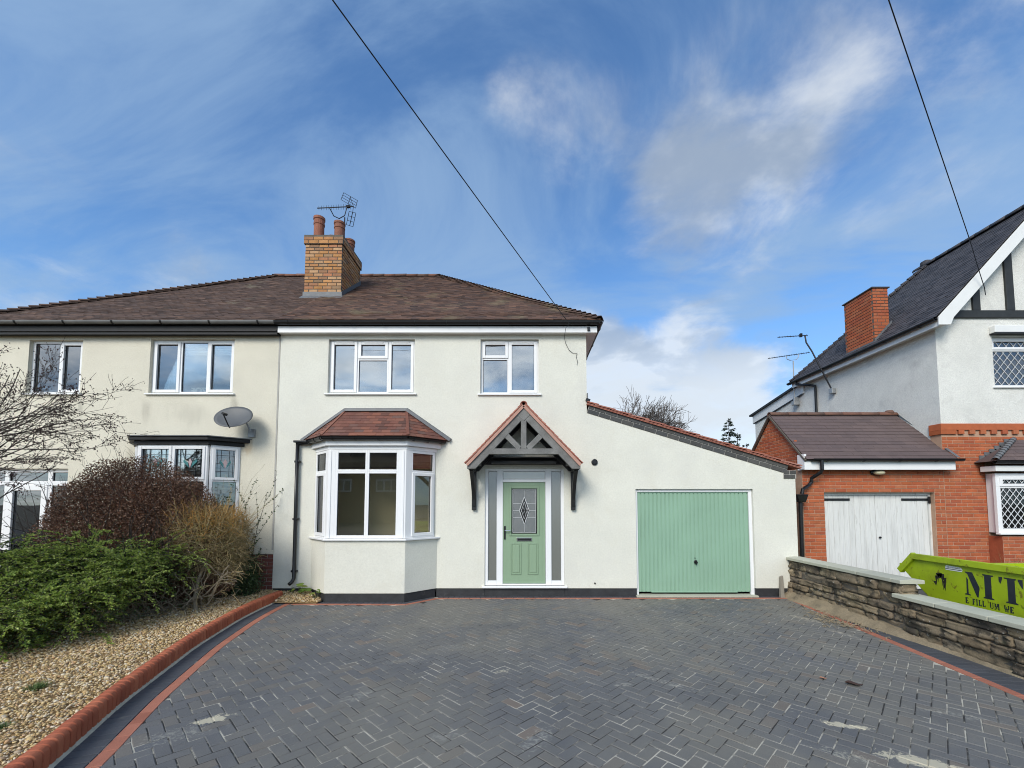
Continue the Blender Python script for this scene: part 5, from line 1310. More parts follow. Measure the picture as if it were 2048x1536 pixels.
# brick ground floor
bayx0 = 9.78
low = MB().fbox(FN, NX, 13.3, -.25, -.006, -.05, 3.36).build('lower_wall', 'pink_mortar', nh)
place('brick', bricks(FN, NX, 12.2, .40, 3.22, 'orange_brick', .232, .0742, .011, .05, .002, holes=[(bayx0 + .02, 13, 1.0, 2.75)]), 'orange_brick', low, 285, 'house_bricks')
# dentil band
dn = MB().fbox(FN, NX - .03, 13.3, -.25, .03, 3.36, 3.498).build('string_course', 'orange_brick', nh, bevel=.004)
place('dentil_brick', [(cbox(.115, .05, .085, .004, 'orange_brick', .001, k % 3), FN.mat(NX + .40 + k * .232, .014, 3.315)) for k in range(12)], 'orange_brick', dn)
MB().fbox(FN, NX - .03, NX + .30, -.25, .028, 3.27, 3.358).build('corner_corbel', 'orange_brick', dn, bevel=.004)
# timbering
MB().fbox(FN, NX - .02, 13.3, -.02, .045, 5.80, 5.965).build('bressummer', 'black_timber', nh, bevel=.008)
for x0_, x1_ in ((9.735, 9.90), (10.47, 10.645), (11.25, 11.42), (12.0, 12.17)):
    zt_ = 5.70 + (min(x1_, 22.2 - x0_) - NX) * 1.09 - .10
    MB().fbox(FN, x0_, x1_, -.02, .04, 5.967, max(zt_, 6.1)).build('timber_stud', 'black_timber', nh, bevel=.008)
# main roof
ea, er = Vector((8.66, 0.34, 5.69)), Vector((11.10, 0.34, 8.30))
Y1, Y2 = 2.95, 5.30
nroof = MB().add([(8.68, .36, 5.67), (8.68, Y2, 5.67), (11.1, Y1, 8.27), (11.1, .36, 8.27), (13.5, .36, 5.67), (13.5, Y2, 5.67)], [(0, 3, 2, 1), (3, 4, 5, 2), (1, 2, 5)]).build('roof', 'slate_tile', nh)
sv = (er - ea); SL = sv.length; svd = sv.normalized(); sn = Vector((-svd.z, 0, svd.x)); kk = (Y1 - Y2) / SL
tl = tiles(ea, (0, 1, 0), svd, sn, lambda t: 0, lambda t: (Y2 - .34) + kk * t, SL, .165, .1, .2, .011, .005)
tiles_join('roof_tiles', tl, 'slate_tile', nroof)
nrd = half_round('ridge_tile', .11, .34, 'slate_tile', 8, .014, .006)
line_pieces('ridge_tile', nrd, (11.1, .33, 8.28), (11.1, Y1 + .1, 8.28), .33, nroof)
bon3 = bonnet('hip_tile', .12, .30, 'slate_tile', .07, .014, .05)
line_pieces('hip_tile', bon3, (8.68, Y2 - .02, 5.73), (11.1, Y1, 8.35), .17, nroof)
MB().lathe([(.10, -.1), (.13, .0), (.12, .09), (.05, .13)], (11.1, Y1 + .05, 8.34), 12).build('ridge_end', 'slate_tile', nroof)
# barge boards
Fba = front(.335)
for sx in (1, -1):
    X = lambda x: x if sx == 1 else 22.2 - x
    pts = [(X(8.70), 5.70), (X(11.10), 8.27), (X(11.10), 7.95), (X(9.02), 5.69), (X(8.95), 5.53), (X(8.70), 5.53)]
    MB().fprism(Fba, pts, -.03, 0).build('barge_board', 'white_paint', nh, bevel=.005)
    MB().fprism(front(.365), [(X(8.95), 5.70), (X(11.1), 8.05), (X(11.1), 8.02), (X(8.95), 5.67)], -.28, 0).build('verge_soffit', 'white_paint', nh)
Fsd = Fr((8.72, 0, 0), (0, 1, 0), (-1, 0, 0))
MB().fbox(Fsd, .37, 5.25, -.02, 0, 5.52, 5.66).build('side_fascia', 'white_paint', nh, bevel=.004)
MB().box(8.742, NX, .37, 5.25, 5.55, 5.565).build('side_soffit', 'white_paint', nh)
gutter(nh, Fsd, .36, 5.35, 5.69, .002, .058, brackets=.9)
MB().tube([(8.66, 4.95, 5.63), (8.66, 4.95, 5.56), (8.85, 4.55, 5.42), (8.87, 4.40, 5.36), (8.87, 4.38, 5.25), (8.87, 4.38, 2.4)], .036, 8).build('downpipe', 'black_plastic', nh)
# chimney with red brick
qx0, qx1, qy0, qy1 = 8.74, 9.13, 2.0, 2.95
nch = MB().box(qx0 + .008, qx1 - .008, qy0 + .008, qy1 - .008, 5.6, 7.2).build('chimney', 'old_mortar', nh)
bl_ = []
for i, (Fc, L) in enumerate(four(qx0, qx1, qy0, qy1)):
    bl_ += bricks(Fc, 0.0 if i % 2 == 0 else .052, L if i % 2 == 0 else L - .052, 5.75, 7.17, 'orange_brick', L / 2 if i % 2 == 0 else (L - .104) / 4, .079, .013, .05, .002, phase=i % 2)
place('brick', bl_, 'orange_brick', nch, 210, 'chimney_bricks')
MB().box(qx0 - .03, qx1 + .03, qy0 - .03, qy1 + .03, 7.172, 7.20).build('slate_cap', 'slate_tile', nch, bevel=.004)
MB().lathe([(.11, 0), (.11, .06), (.09, .09)], (8.93, 2.75, 7.19), 14).build('chimney_pot', 'terracotta', nch)
nfz = lambda x: 5.69 + (x - 8.66) * (8.30 - 5.69) / 2.44
MB().hexa([(qx0, qy0 - .012, nfz(qx0) + .0), (qx1 + .05, qy0 - .012, nfz(qx1 + .05)), (qx1 + .05, qy0 - .004, nfz(qx1 + .05)), (qx0, qy0 - .004, nfz(qx0)), (qx0, qy0 - .012, nfz(qx0) + .10), (qx1 + .05, qy0 - .012, nfz(qx1 + .05) + .10), (qx1 + .05, qy0 - .004, nfz(qx1 + .05) + .10), (qx0, qy0 - .004, nfz(qx0) + .10)]).box(qx0 - .014, qx0 - .006, qy0 - .01, qy1, 5.72, 5.83).build('chimney_flashing', 'lead', nch)
# leaded windows
def lattice(F, s0_, s1_, z0_, z1_, st_, d, parent, m='lead_strip', w_=.010):
    mb = MB(); rat = 1.25
    def seg(c, sg):     # line z = c + sg*rat*(s - s0)
        pts = []
        for s_ in (s0_, s1_):
            z = c + sg * rat * (s_ - s0_)
            if z0_ <= z <= z1_: pts.append((s_, z))
        for z in (z0_, z1_):
            s_ = s0_ + (z - c) / (sg * rat)
            if s0_ < s_ < s1_: pts.append((s_, z))
        if len(pts) >= 2:
            p, q = pts[0], pts[1]
            if (p[0] - q[0]) ** 2 + (p[1] - q[1]) ** 2 > .001:
                mb.beam(F(p[0], d + (.0007 if sg > 0 else 0), p[1]), F(q[0], d + (.0007 if sg > 0 else 0), q[1]), w_, .005, tuple(F.n))
    c = z0_ - rat * (s1_ - s0_) - .03
    while c < z1_:
        seg(c, 1); c += st_
    c = z0_ + .03
    while c < z1_ + rat * (s1_ - s0_):
        seg(c, -1); c += st_
    mb.build('lead_lattice', m, parent)
a, b, c, d = UW
uw = window(nh, FN, a, b, c, d, [(a, a + .9, c, 5.12, 'fixed'), (a, a + .9, 5.12, d, 'sash'), (a + .9, b, c, d, 'sash')], gl='glass_old', label='leaded white window in the gable')
lattice(FN, a + .06, a + .86, c + .06, 5.09, .20, -.088, uw); lattice(FN, a + .09, a + .82, 5.17, d - .08, .20, -.088, uw)
MB().fbox(FN, a - .05, b, 0.003, .12, d + .05, d + .20).build('blind_box', 'white_paint', uw, bevel=.01)
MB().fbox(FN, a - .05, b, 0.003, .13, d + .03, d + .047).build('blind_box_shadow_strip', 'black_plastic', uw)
MB().box(a, b, 1.05, 1.06, 4.6, 5.5).build('drawn_curtain', 'blind', uw)
MB().box(NX + .25, 13.2, 3.4, 3.5, 0, 5.6).box(NX + .25, 13.2, .92, 3.4, 2.75, 2.85).build('room_wall', 'room_grey', nh)
# ground-floor bay at the right edge
Fw = front(.38)
nb = MB().fbox(Fw, bayx0, 13.0, -.26, -.006, .0, 1.13).build('bay_window', 'pink_mortar', nh)
place('brick', bricks(Fw, bayx0, 12.0, .4, 1.13, 'orange_brick', .232, .0735, .011, .05, .002), 'orange_brick', nb, 60, 'bay_bricks')
a, b, c, d = bayx0 - .04, 12.2, 1.20, 2.42
wq = window(nb, Fw, a, b, c, d, [(a, a + 1.0, c, 2.14, 'fixed'), (a, a + 1.0, 2.14, d, 'sash'), (a + 1.0, b, c, d, 'fixed')], d=-.03, gl='glass_dark', name='bay_light', w=.09)
lattice(Fw, a + .10, a + .96, c + .10, 2.11, .165, -.046, wq, w_=.014); lattice(Fw, a + .14, a + .92, 2.215, d - .13, .165, -.046, wq, w_=.012)
MB().box(a + .05, a + .09, .45, .64, c, d).build('bay_return', 'upvc', nb)
MB().box(bayx0 - .006, bayx0, .386, .644, 0, 1.13).build('bay_brick_return', 'orange_brick', nb)
MB().fbox(front(.30), a - .10, 13.0, -.3, 0, 2.46, 2.57).build('bay_fascia', 'white_paint', nb, bevel=.006)
gutter(nb, front(.30), a - .17, 13.0, 2.66, .002, .05, brackets=0)
br_ = MB().add([(a - .18, .22, 2.66), (13.2, .22, 2.66), (13.2, .645, 3.13), (a + .66, .645, 3.13), (a - .18, .645, 2.66)], [(0, 1, 2, 3), (0, 3, 4), (0, 4, 2, 1)]).build('bay_roof', 'garage_tile', nh)
plane_tiles(((a - .18, .22, 2.66), (13.2, .22, 2.66), (13.2, .645, 3.13), (a + .66, .645, 3.13)), 'garage_tile', br_, False, .2, .105, .2, .012)
hp = half_round('hip_lead_piece', .05, .13, 'lead', 6, .01, .014)
line_pieces('hip_lead_piece', hp, (a - .19, .22, 2.675), (a + .66, .63, 3.135), .11, br_)
stp = MB()
for k in range(6):
    f = k / 6; x = a - .04 + f * .66; z = 2.74 + f * .42
    stp.box(x - .02, x + .13, .632, .6445, z - .02, z + .075)
stp.build('stepped_flashing', 'lead', br_)

# attached garage
GX0, GY = 5.92, 0.65
gwall = MB()
ngd = (6.37, 8.70, -.05, 2.035)
gwl = wall(front(GY + .008), GX0, NX, -.05, 2.62, [ngd], .22).build('garage_wall', 'pink_mortar', nh)
place('brick', bricks(front(GY), GX0, NX, .25, 2.56, 'orange_brick', .232, .0745, .011, .05, .001, holes=[ngd]), 'orange_brick', gwl, 200, 'garage_bricks')
Fgs = Fr((GX0, 0, 0), (0, -1, 0), (-1, 0, 0))
gs_ = MB().add([(GX0 + .01, GY + .06, 0), (GX0 + .01, 2.95, 0), (GX0 + .01, 2.95, 2.72), (GX0 + .01, 1.70, 3.86), (GX0 + .01, GY + .06, 2.80), (GX0 + .2, GY + .06, 0), (GX0 + .2, 2.95, 0), (GX0 + .2, 2.95, 2.72), (GX0 + .2, 1.70, 3.86), (GX0 + .2, GY + .06, 2.80)], [(0, 1, 2, 3, 4), (5, 9, 8, 7, 6), (1, 6, 7, 2), (2, 7, 8, 3), (3, 8, 9, 4)]).build('garage_gable', 'pink_mortar', nh)
ins = lambda s_, z: z < 3.83 - abs(-s_ - 1.70) * .93
bl_ = bricks(Fgs, -2.95, -(GY + .055), .3, 3.85, 'orange_brick', .232, .0745, .011, .05, -.004, inside=ins)
join_pieces('gable_bricks', bl_, 'orange_brick', gs_)
# garage roof
ge, gr = Vector((GX0 - .05, .42, 2.70)), Vector((GX0 - .05, 1.70, 3.90))
gv = (gr - ge); GL = gv.length; gvd = gv.normalized(); gn = Vector((0, -gvd.z, gvd.y))
ngr = MB().add([(GX0 - .04, .43, 2.69), (9.04, .43, 2.69), (8.92, 1.70, 3.88), (GX0 - .04, 1.70, 3.88), (GX0 - .04, 2.98, 2.69), (8.92, 2.98, 2.69)], [(0, 1, 2, 3), (3, 2, 5, 4)]).build('garage_roof', 'slate_tile', nh)
tl = tiles(ge, (1, 0, 0), gvd, gn, lambda t: 0, lambda t: 3.13 - .08 * t, GL, .30, .128, .22, .013, .002)
tiles_join('garage_tiles', tl, 'garage_tile', ngr)
line_pieces('ridge_tile', half_round('garage_ridge_tile', .085, .44, 'clay_ridge', 8, .014, .004), (GX0 - .05, 1.70, 3.885), (8.80, 1.70, 3.885), .43, ngr)
MB().lathe([(.085, 0), (.10, .05), (.07, .1)], (8.74, 1.70, 3.91), 10).build('ridge_end', 'clay_ridge', ngr)
MB().beam((GX0 - .045, .44, 2.685), (GX0 - .045, 1.70, 3.875), .05, .035).beam((GX0 - .045, 2.97, 2.685), (GX0 - .045, 1.70, 3.875), .05, .035).build('verge_mortar', 'old_mortar', ngr)
vf = MB().beam((9.02, .42, 2.755), (8.93, 1.70, 3.95), .07, .012).build('valley_lead', 'lead', ngr)
gf = MB().fbox(front(.47), GX0 - .06, 9.0, -.02, 0, 2.50, 2.685).build('garage_fascia', 'upvc', nh, bevel=.004)
MB().box(GX0 - .06, 9.0, .49, GY - .002, 2.505, 2.52).box(GX0 - .06, GX0 - .01, .48, .70, 2.50, 2.83).build('boxed_eaves', 'upvc', gf, bevel=.003)
gutter(nh, front(.468), GX0 + .06, 9.10, 2.725, .002, .055, brackets=.75, name='garage_gutter')
gp_ = MB().tube([(6.17, .40, 2.69), (6.17, .40, 2.50), (6.16, .42, 2.44), (6.06, .56, 2.33), (6.05, .57, 2.24), (5.99, .56, 2.18), (5.82, .50, 2.09), (5.80, .50, 2.0)], .036, 8).tube([(5.76, .50, 1.85), (5.75, .50, .02)], .036, 8).build('garage_downpipe', 'black_plastic', nh)
MB().hexa([(5.69, .42, 1.83), (5.83, .42, 1.83), (5.83, .57, 1.83), (5.69, .57, 1.83), (5.64, .40, 1.99), (5.88, .40, 1.99), (5.88, .60, 1.99), (5.64, .60, 1.99)]).build('hopper_head', 'black_plastic', gp_, bevel=.01)
# double boarded doors
gdd = MB().rect(front(GY + .01), ngd[0], ngd[1], -.05, ngd[3], .04, .04, 0, .055, -.16, -.09).build('garage_door', 'old_white', nh)
a, b = ngd[0] + .042, ngd[1] - .042; np_ = 20; wdp = (b - a) / np_
for k in range(np_):
    x0_, x1_ = a + k * wdp + (.004 if k == np_ // 2 else .0015), a + (k + 1) * wdp - (.004 if k == np_ // 2 - 1 else .0015)
    MB().fbox(front(GY + .13 + random.uniform(-.002, .002)), x0_, x1_, -.02, 0, .0, 1.975).build('board', 'old_white', gdd, bevel=.004)
for x0_, x1_ in ((a, a + .58), (b - .56, b)):
    MB().fbox(front(GY + .118), x0_, x1_, -.01, .006, 1.86, 1.91).build('strap_hinge', 'black_plastic', gdd, bevel=.004)
MB().fbox(front(GY + .09), b - .02, b + .03, -.01, .012, 1.80, 1.95).build('hinge_plate', 'black_plastic', gdd, bevel=.004)
MB().lathe([(.022, 0), (.022, .02)], ((a + b) / 2 + .06, GY + .115, 1.08), 12, (0, -1, 0)).build('door_knob', 'black_plastic', gdd)
lampb = MB().lathe([(.15, 0), (.15, .03), (.13, .05)], (7.50, GY - .004, 2.455), 16, (0, -1, 0)).build('bulkhead_lamp', 'black_plastic', nh)
for v_ in lampb.data.vertices: v_.co.z = 2.455 + (v_.co.z - 2.455) * .45
lc = MB().lathe([(.118, .0), (.115, .04), (.085, .075), (.03, .09)], (7.50, GY - .045, 2.452), 16, (0, -1, 0)).build('lamp_cover', 'lamp_glass', lampb, smooth=True)
for v_ in lc.data.vertices: v_.co.z = 2.445 + (v_.co.z - 2.452) * .42

# ------------------------------------------------------------------ rubble boundary wall
bw = thing('boundary_wall', (5.28, -3.8, 0), 'low weathered stone wall with pale concrete coping beside the driveway', 'wall')
wx0, wx1 = 5.17, 5.40
MB().box(wx0 + .02, wx1 - .02, -2.46, .12, -.1, .70).box(wx0 + .02, wx1 - .02, -9.6, -2.46, -.1, .50).build('mortar_core', 'old_mortar', bw)
def stone_mesh(seed):
    r = random.Random(seed); bm = bmesh.new(); bmesh.ops.create_cube(bm, size=1.0)
    bmesh.ops.subdivide_edges(bm, edges=bm.edges[:], cuts=3, use_grid_fill=True)
    for v in bm.verts:
        c = v.co
        e = sum(abs(abs(x) - .5) < 1e-4 for x in c)
        k = 1 - (.07 if e == 3 else .03 if e == 2 else 0)
        v.co = Vector((c.x * k, c.y * (1 if e < 2 else .90), c.z * k))
        v.co += Vector((r.uniform(-.035, .035), r.uniform(-.14, .14) if c.y < 0 else 0, r.uniform(-.06, .06)))
    me = bpy.data.meshes.new('wall_stone'); bm.to_mesh(me); bm.free(); me.materials.append(M['stone'])
    me.polygons.foreach_set('use_smooth', [True] * len(me.polygons))
    return me
sm = [stone_mesh(i) for i in range(9)]
Fst = Fr((wx0, 0, 0), (0, -1, 0), (-1, 0, 0))
def stones(y_far, y_near, z0_, z1_, rows):
    zz_ = z0_
    hs_ = [random.uniform(.8, 1.25) for _ in range(rows)]; tot = sum(hs_)
    for h_ in hs_:
        h = h_ / tot * (z1_ - z0_); s_ = -y_far - random.uniform(0, .2)
        while s_ < -y_near:
            l = random.uniform(.16, .55); a0 = max(s_, -y_far); a1 = min(s_ + l, -y_near)
            if a1 - a0 > .06:
                d_ = random.uniform(-.022, .03)
                mx = Fst.mat((a0 + a1) / 2, d_ - .07, zz_ + h / 2) @ Matrix.Diagonal((a1 - a0 - .010, .16, h - .010, 1))
                link('wall_stone', random.choice(sm), None, bw, mx)
            s_ += l
        zz_ += h
stones(.12, -2.46, .02, .70, 5); stones(-2.46, -8.6, .02, .50, 4)
Fe = Fr((wx0, -2.46, 0), (1, 0, 0), (0, -1, 0))
for z in (.56, .65):   # stones of the stepped end
    link('wall_stone', random.choice(sm), None, bw, Fe.mat(.11, -.05, z) @ Matrix.Diagonal((.22, .14, .10, 1)))
def coping(y0_, y1_, z):
    L = .615; k = y0_
    while k > y1_ + .05:
        e = max(k - L, y1_)
        m_ = MB(); x0_, x1_ = wx0 - .055, wx1 + .05; xm = (x0_ + x1_) / 2
        ya, yb_ = k - .004, e + .004
        m_.add([(x0_, ya, z), (x1_, ya, z), (x1_, ya, z + .052), (xm, ya, z + .066), (x0_, ya, z + .052), (x0_, yb_, z), (x1_, yb_, z), (x1_, yb_, z + .052), (xm, yb_, z + .066), (x0_, yb_, z + .052)],
               [(0, 1, 2, 3, 4), (5, 9, 8, 7, 6), (0, 5, 6, 1), (1, 6, 7, 2), (2, 7, 8, 3), (3, 8, 9, 4), (4, 9, 5, 0)])
        m_.build('coping_stone', 'coping', bw, bevel=.007)
        k = e
coping(.10, -2.52, .712); coping(-2.36, -8.6, .510)
hb = MB(); ny = 60
rr = random.Random(4)
pts = []
for k in range(ny + 1):
    y = .12 - k * .14
    f = max(0, 1 - max(0, (-y - 1.6)) / 1.6)
    wdt = (.04 + .16 * f) * rr.uniform(.88, 1.1); hh = (.05 + .08 * f) * rr.uniform(.92, 1.1)
    pts.append([(wx0 + .05, y, hh + .02), (wx0 - wdt * .35, y, hh * .75), (wx0 - wdt, y, -.01)])
for k in range(ny):
    p, q = pts[k], pts[k + 1]
    for j in range(2): hb.add([p[j], p[j + 1], q[j + 1], q[j]], [(0, 1, 2, 3)])
hb.build('mortar_haunch', 'haunch', bw, smooth=True)

# ------------------------------------------------------------------ skip behind the wall
sk = thing('waste_skip', (6.8, -3.3, 0), 'lime green steel waste skip with dark stencil lettering behind the stone wall', 'skip')
SX0, SX1 = 6.0, 8.0
prof = [(-1.54, .80), (-1.75, 1.035), (-4.95, 1.035), (-5.16, .80), (-4.30, .04), (-2.42, .04)]
FK = Fr((SX0, 0, 0), (0, -1, 0), (-1, 0, 0))
side = [(-y, z) for y, z in prof]
MB().fprism(FK, side, -.012, 0).build('side_panel', 'skip', sk, bevel=.004)
MB().fprism(Fr((SX1, 0, 0), (0, -1, 0), (-1, 0, 0)), side, 0, .012).build('far_side_panel', 'skip', sk)
bt = MB()
for (y0_, z0_), (y1_, z1_) in ((prof[0], prof[5]), (prof[5], prof[4]), (prof[4], prof[3])):
    n_ = Vector((0, -(z1_ - z0_), (y1_ - y0_))).normalized() * .012
    bt.hexa([(SX0 + .013, y0_, z0_), (SX1 - .013, y0_, z0_), (SX1 - .013, y1_, z1_), (SX0 + .013, y1_, z1_), (SX0 + .013, y0_ + n_.y, z0_ + n_.z), (SX1 - .013, y0_ + n_.y, z0_ + n_.z), (SX1 - .013, y1_ + n_.y, z1_ + n_.z), (SX0 + .013, y1_ + n_.y, z1_ + n_.z)])
bt.build('skip_floor', 'skip', sk)
for FF, sg in ((FK, 1), (Fr((SX1, 0, 0), (0, -1, 0), (1, 0, 0)), 1)):
    rm_ = MB()
    rm_.fbox(FF, 1.78, 4.92, -.02, .045, .955, 1.04)
    for (p, q) in (((1.50, .775), (1.765, 1.055)), ((5.20, .775), (4.935, 1.055))):
        t = (Vector(q) - Vector(p)).normalized(); n_ = Vector((-t.y, t.x)); n_ = n_ if n_.y < 0 else -n_
        rm_.fprism(FF, [p, q, tuple(Vector(q) + n_ * .085), tuple(Vector(p) + n_ * .085)], -.02, .046)
    rm_.build('rim', 'skip', sk, bevel=.006)
MB().box(SX0 + .001, SX1 - .001, -1.60, -1.50, .775, .86).box(SX0 + .001, SX1 - .001, -5.2, -5.1, .775, .86).build('end_lip', 'skip', sk, bevel=.006)
for yy in (-2.35, -4.4):
    MB().tube([FK(-yy, .0, .28), FK(-yy, .09, .28)], .035, 12).tube([FK(-yy, .09, .28), FK(-yy, .11, .28)], .055, 12).build('lifting_lug', 'skip', sk)
# lettering (flat stencil on the side panel)
lt = MB()
def poly(pts, d=.0022): lt.fprism(FK, pts, .0005, d)
b0, t0 = .575, .885       # M, stencil serif
poly([(2.500, b0), (2.575, b0), (2.575, b0 + .012), (2.548, b0 + .02), (2.548, t0 - .10), (2.530, t0 - .075), (2.524, b0 + .02), (2.500, b0 + .012)])
poly([(2.515, t0), (2.608, t0), (2.688, b0 + .13), (2.672, b0 - .005), (2.655, b0 - .005), (2.545, t0 - .03), (2.515, t0 - .012)])
poly([(2.690, b0 + .10), (2.704, b0 + .16), (2.668, b0 + .02)])
poly([(2.735, b0), (2.860, b0), (2.860, b0 + .014), (2.835, b0 + .022), (2.835, t0 - .022), (2.862, t0 - .014), (2.862, t0), (2.735, t0), (2.735, t0 - .014), (2.755, t0 - .022), (2.755, b0 + .022), (2.735, b0 + .014)])
# T
poly([(2.925, t0), (2.965, t0), (2.965, t0 - .02), (2.945, t0 - .085), (2.925, t0 - .06)])
poly([(2.985, t0), (3.115, t0), (3.115, t0 - .014), (3.100, t0 - .02), (3.100, b0 + .022), (3.125, b0 + .014), (3.125, b0), (2.995, b0), (2.995, b0 + .014), (3.020, b0 + .022), (3.020, t0 - .02), (2.985, t0 - .014)])
poly([(3.135, t0), (3.185, t0), (3.185, t0 - .11), (3.165, t0 - .085), (3.135, t0 - .02)])
lt.build('stencil_letters', 'letter', sk, label='large dark stencilled letters M T')
GL_ = {'E': [(0, 0, .3, 1), (.3, 0, .62, .14), (.3, .86, .62, 1), (.36, .43, .54, .57), (.55, 0, .64, .26), (.55, .74, .64, 1)],
       'F': [(.06, 0, .3, 1), (0, 0, .38, .09), (.3, .86, .62, 1), (.36, .43, .54, .57), (.55, .72, .64, 1)],
       'I': [(.08, 0, .3, 1), (0, 0, .38, .09), (0, .91, .38, 1)],
       'L': [(.06, 0, .3, 1), (0, .91, .38, 1), (.34, 0, .62, .14), (.55, 0, .64, .3)],
       'U': [(.06, .12, .28, 1), (.32, 0, .58, .14), (.62, .12, .74, 1), (0, .91, .34, 1), (.54, .91, .8, 1)],
       'M': [(.06, 0, .16, 1), (.76, 0, .98, 1), (.2, .45, .36, .95), (.36, .1, .54, .55), (.56, .45, .72, .95), (0, 0, .24, .09), (.7, 0, 1.04, .09)],
       'W': [(.04, .4, .24, 1), (.2, 0, .4, .5), (.44, .35, .56, .8), (.6, 0, .78, .5), (.78, .4, .96, 1), (0, .91, .3, 1), (.7, .91, 1.0, 1)]}
small = MB(); cs_ = 2.503; lh_ = .078
for ch in 'E FILL UM WE':
    if ch == ' ': cs_ += .042; continue
    for (q0, r0, q1, r1) in GL_[ch]: small.fbox(FK, cs_ + q0 * lh_ * .72, cs_ + q1 * lh_ * .72, .0006, .002, .462 + r0 * lh_, .462 + r1 * lh_)
    cs_ += max(q[2] for q in GL_[ch]) * lh_ * .72 + .010
small.build('small_lettering', 'letter', sk, label='row of small dark stencilled letters')
MB().fprism(FK, [(2.245, .905), (2.26, .935), (2.47, .925), (2.485, .895), (2.475, .868), (2.25, .868)], .0005, .0025).build('sticker', 'sticker', sk)
MB().fbox(FK, 2.25, 2.475, .0026, .0032, .882, .890).build('sticker_stripe', 'letter', sk)
sc_ = MB(); r = random.Random(3)
for k in range(10): sc_.fbox(FK, 2.275 + k * .018, 2.275 + k * .018 + r.uniform(.006, .012), .0026, .0032, .902, .902 + r.uniform(.008, .018))
sc_.build('sticker_marks', 'dish_grey', sk)
dk = MB()
def drip(s_, z, w_, l):
    w_ *= 1.35; l *= 1.25
    pts = [(s_ - w_, z)]; n_ = 4
    for k in range(1, n_): pts.append((s_ - w_ * (1 - k / n_) + r.uniform(-.006, .006), z - l * k / n_))
    pts.append((s_ + r.uniform(-.01, .01), z - l))
    for k in range(n_ - 1, 0, -1): pts.append((s_ + w_ * (1 - k / n_) + r.uniform(-.004, .008), z - l * k / n_))
    pts.append((s_ + w_, z)); dk.fprism(FK, pts, .0004, .0018)
for s_, z, w_, l in ((2.13, .80, .022, .10), (2.165, .81, .018, .06), (2.195, .80, .02, .14), (2.23, .75, .015, .15), (2.10, .76, .010, .12), (2.08, .68, .016, .05), (2.21, .70, .01, .1), (2.155, .79, .035, .05)): drip(s_, z, w_, l)
dk.build('rust_runs', 'skip_dark', sk, label='dark rusty runs down the panel')

# ------------------------------------------------------------------ aerials and cables
def yagi(root, p, q, n, half, vert, m='dark_metal', r=.008):
    p, q = Vector(p), Vector(q); t = (q - p).normalized()
    MB().beam(p, q, .018, .018).build('boom', m, root)
    e = MB()
    for k in range(n):
        c = p + (q - p) * ((k + .3) / n); h = half * (.8 + .3 * (n - k) / n)
        e.tube([c - vert * h, c + vert * h], .004, 5)
    e.build('directors', m, root)
    return t
a1 = thing('tv_aerial', (-4.55, 2.3, 8.3), 'dark television aerial with mesh reflector above the yellow brick chimney', 'aerial')
ap, aq = Vector((-5.17, 1.95, 9.22)), Vector((-4.36, 2.22, 9.46))
tdir = yagi(a1, aq, ap, 15, .06, Vector((.15, -.45, 1)).normalized())
MB().tube([(-4.62, 2.3, 8.2), (-4.62, 2.3, 9.22)], .016, 8).tube([(-4.90, 2.05, 9.29), (-4.84, 2.16, 9.16), (-4.72, 2.2, 9.12), (-4.58, 2.2, 9.20), (-4.52, 2.17, 9.38)], .012, 6).build('mast', 'dark_metal', a1)
rf = MB()
for A0, A1, B0, B1, nb_ in (((-4.686, 2.35, 9.93), (-4.22, 2.10, 9.53), (-4.705, 2.24, 9.66), (-4.23, 2.02, 9.27), 4), ((-4.485, 2.24, 9.34), (-4.236, 2.06, 9.17), (-4.608, 2.38, 9.08), (-4.36, 2.2, 8.90), 4)):
    A0, A1, B0, B1 = map(Vector, (A0, A1, B0, B1))
    for k in range(nb_):
        f = k / (nb_ - 1); rf.tube([A0 + (B0 - A0) * f, A1 + (B1 - A1) * f], .006, 5)
    for f in (0, .5, 1): rf.tube([A0 + (A1 - A0) * f, B0 + (B1 - B0) * f], .007, 5)
rf.tube([(-4.46, 2.22, 9.73), (-4.36, 2.2, 9.44), (-4.36, 2.16, 9.25), (-4.48, 2.29, 8.99)], .007, 5)
rf.build('reflector', 'dark_metal', a1)
MB().beam((-4.52, 2.15, 9.40), (-4.44, 2.18, 9.43), .06, .05).build('dipole_box', 'black_plastic', a1)

a2 = thing('tv_aerial', (8.80, 5.25, 5.1), 'shorter television aerial on a straight grey mast at the neighbour rear wall', 'aerial', 'neighbour aerials')
yagi(a2, (9.30, 5.2, 6.68), (7.95, 5.2, 6.48), 17, .035, Vector((0, .3, 1)).normalized())
MB().tube([(8.78, 5.25, 5.0), (8.76, 5.2, 6.40)], .017, 8).tube([(8.55, 5.2, 6.55), (8.56, 5.2, 6.46), (8.66, 5.2, 6.42), (8.86, 5.2, 6.44), (8.93, 5.2, 6.52), (8.93, 5.2, 6.62)], .011, 6).build('mast', 'grey_metal', a2)
MB().box(8.72, 8.915, 5.18, 5.32, 4.96, 5.10).box(8.76, 8.915, 5.21, 5.29, 5.10, 5.22).build('wall_bracket', 'grey_metal', a2, bevel=.01)
a3 = thing('tv_aerial', (8.85, 3.70, 5.0), 'taller television aerial on a cranked dark mast above the neighbour eaves', 'aerial', 'neighbour aerials')
MB().tube([(8.84, 3.66, 5.04), (8.60, 3.70, 5.62), (8.40, 3.78, 6.20), (8.27, 3.82, 6.48), (8.25, 3.83, 6.68)], .020, 8).build('mast', 'dark_metal', a3)
yagi(a3, (8.33, 3.83, 6.70), (7.45, 3.83, 6.64), 11, .035, Vector((0, .3, 1)).normalized())
MB().box(8.10, 8.16, 3.80, 3.86, 6.65, 6.75).build('dipole_box', 'black_plastic', a3)
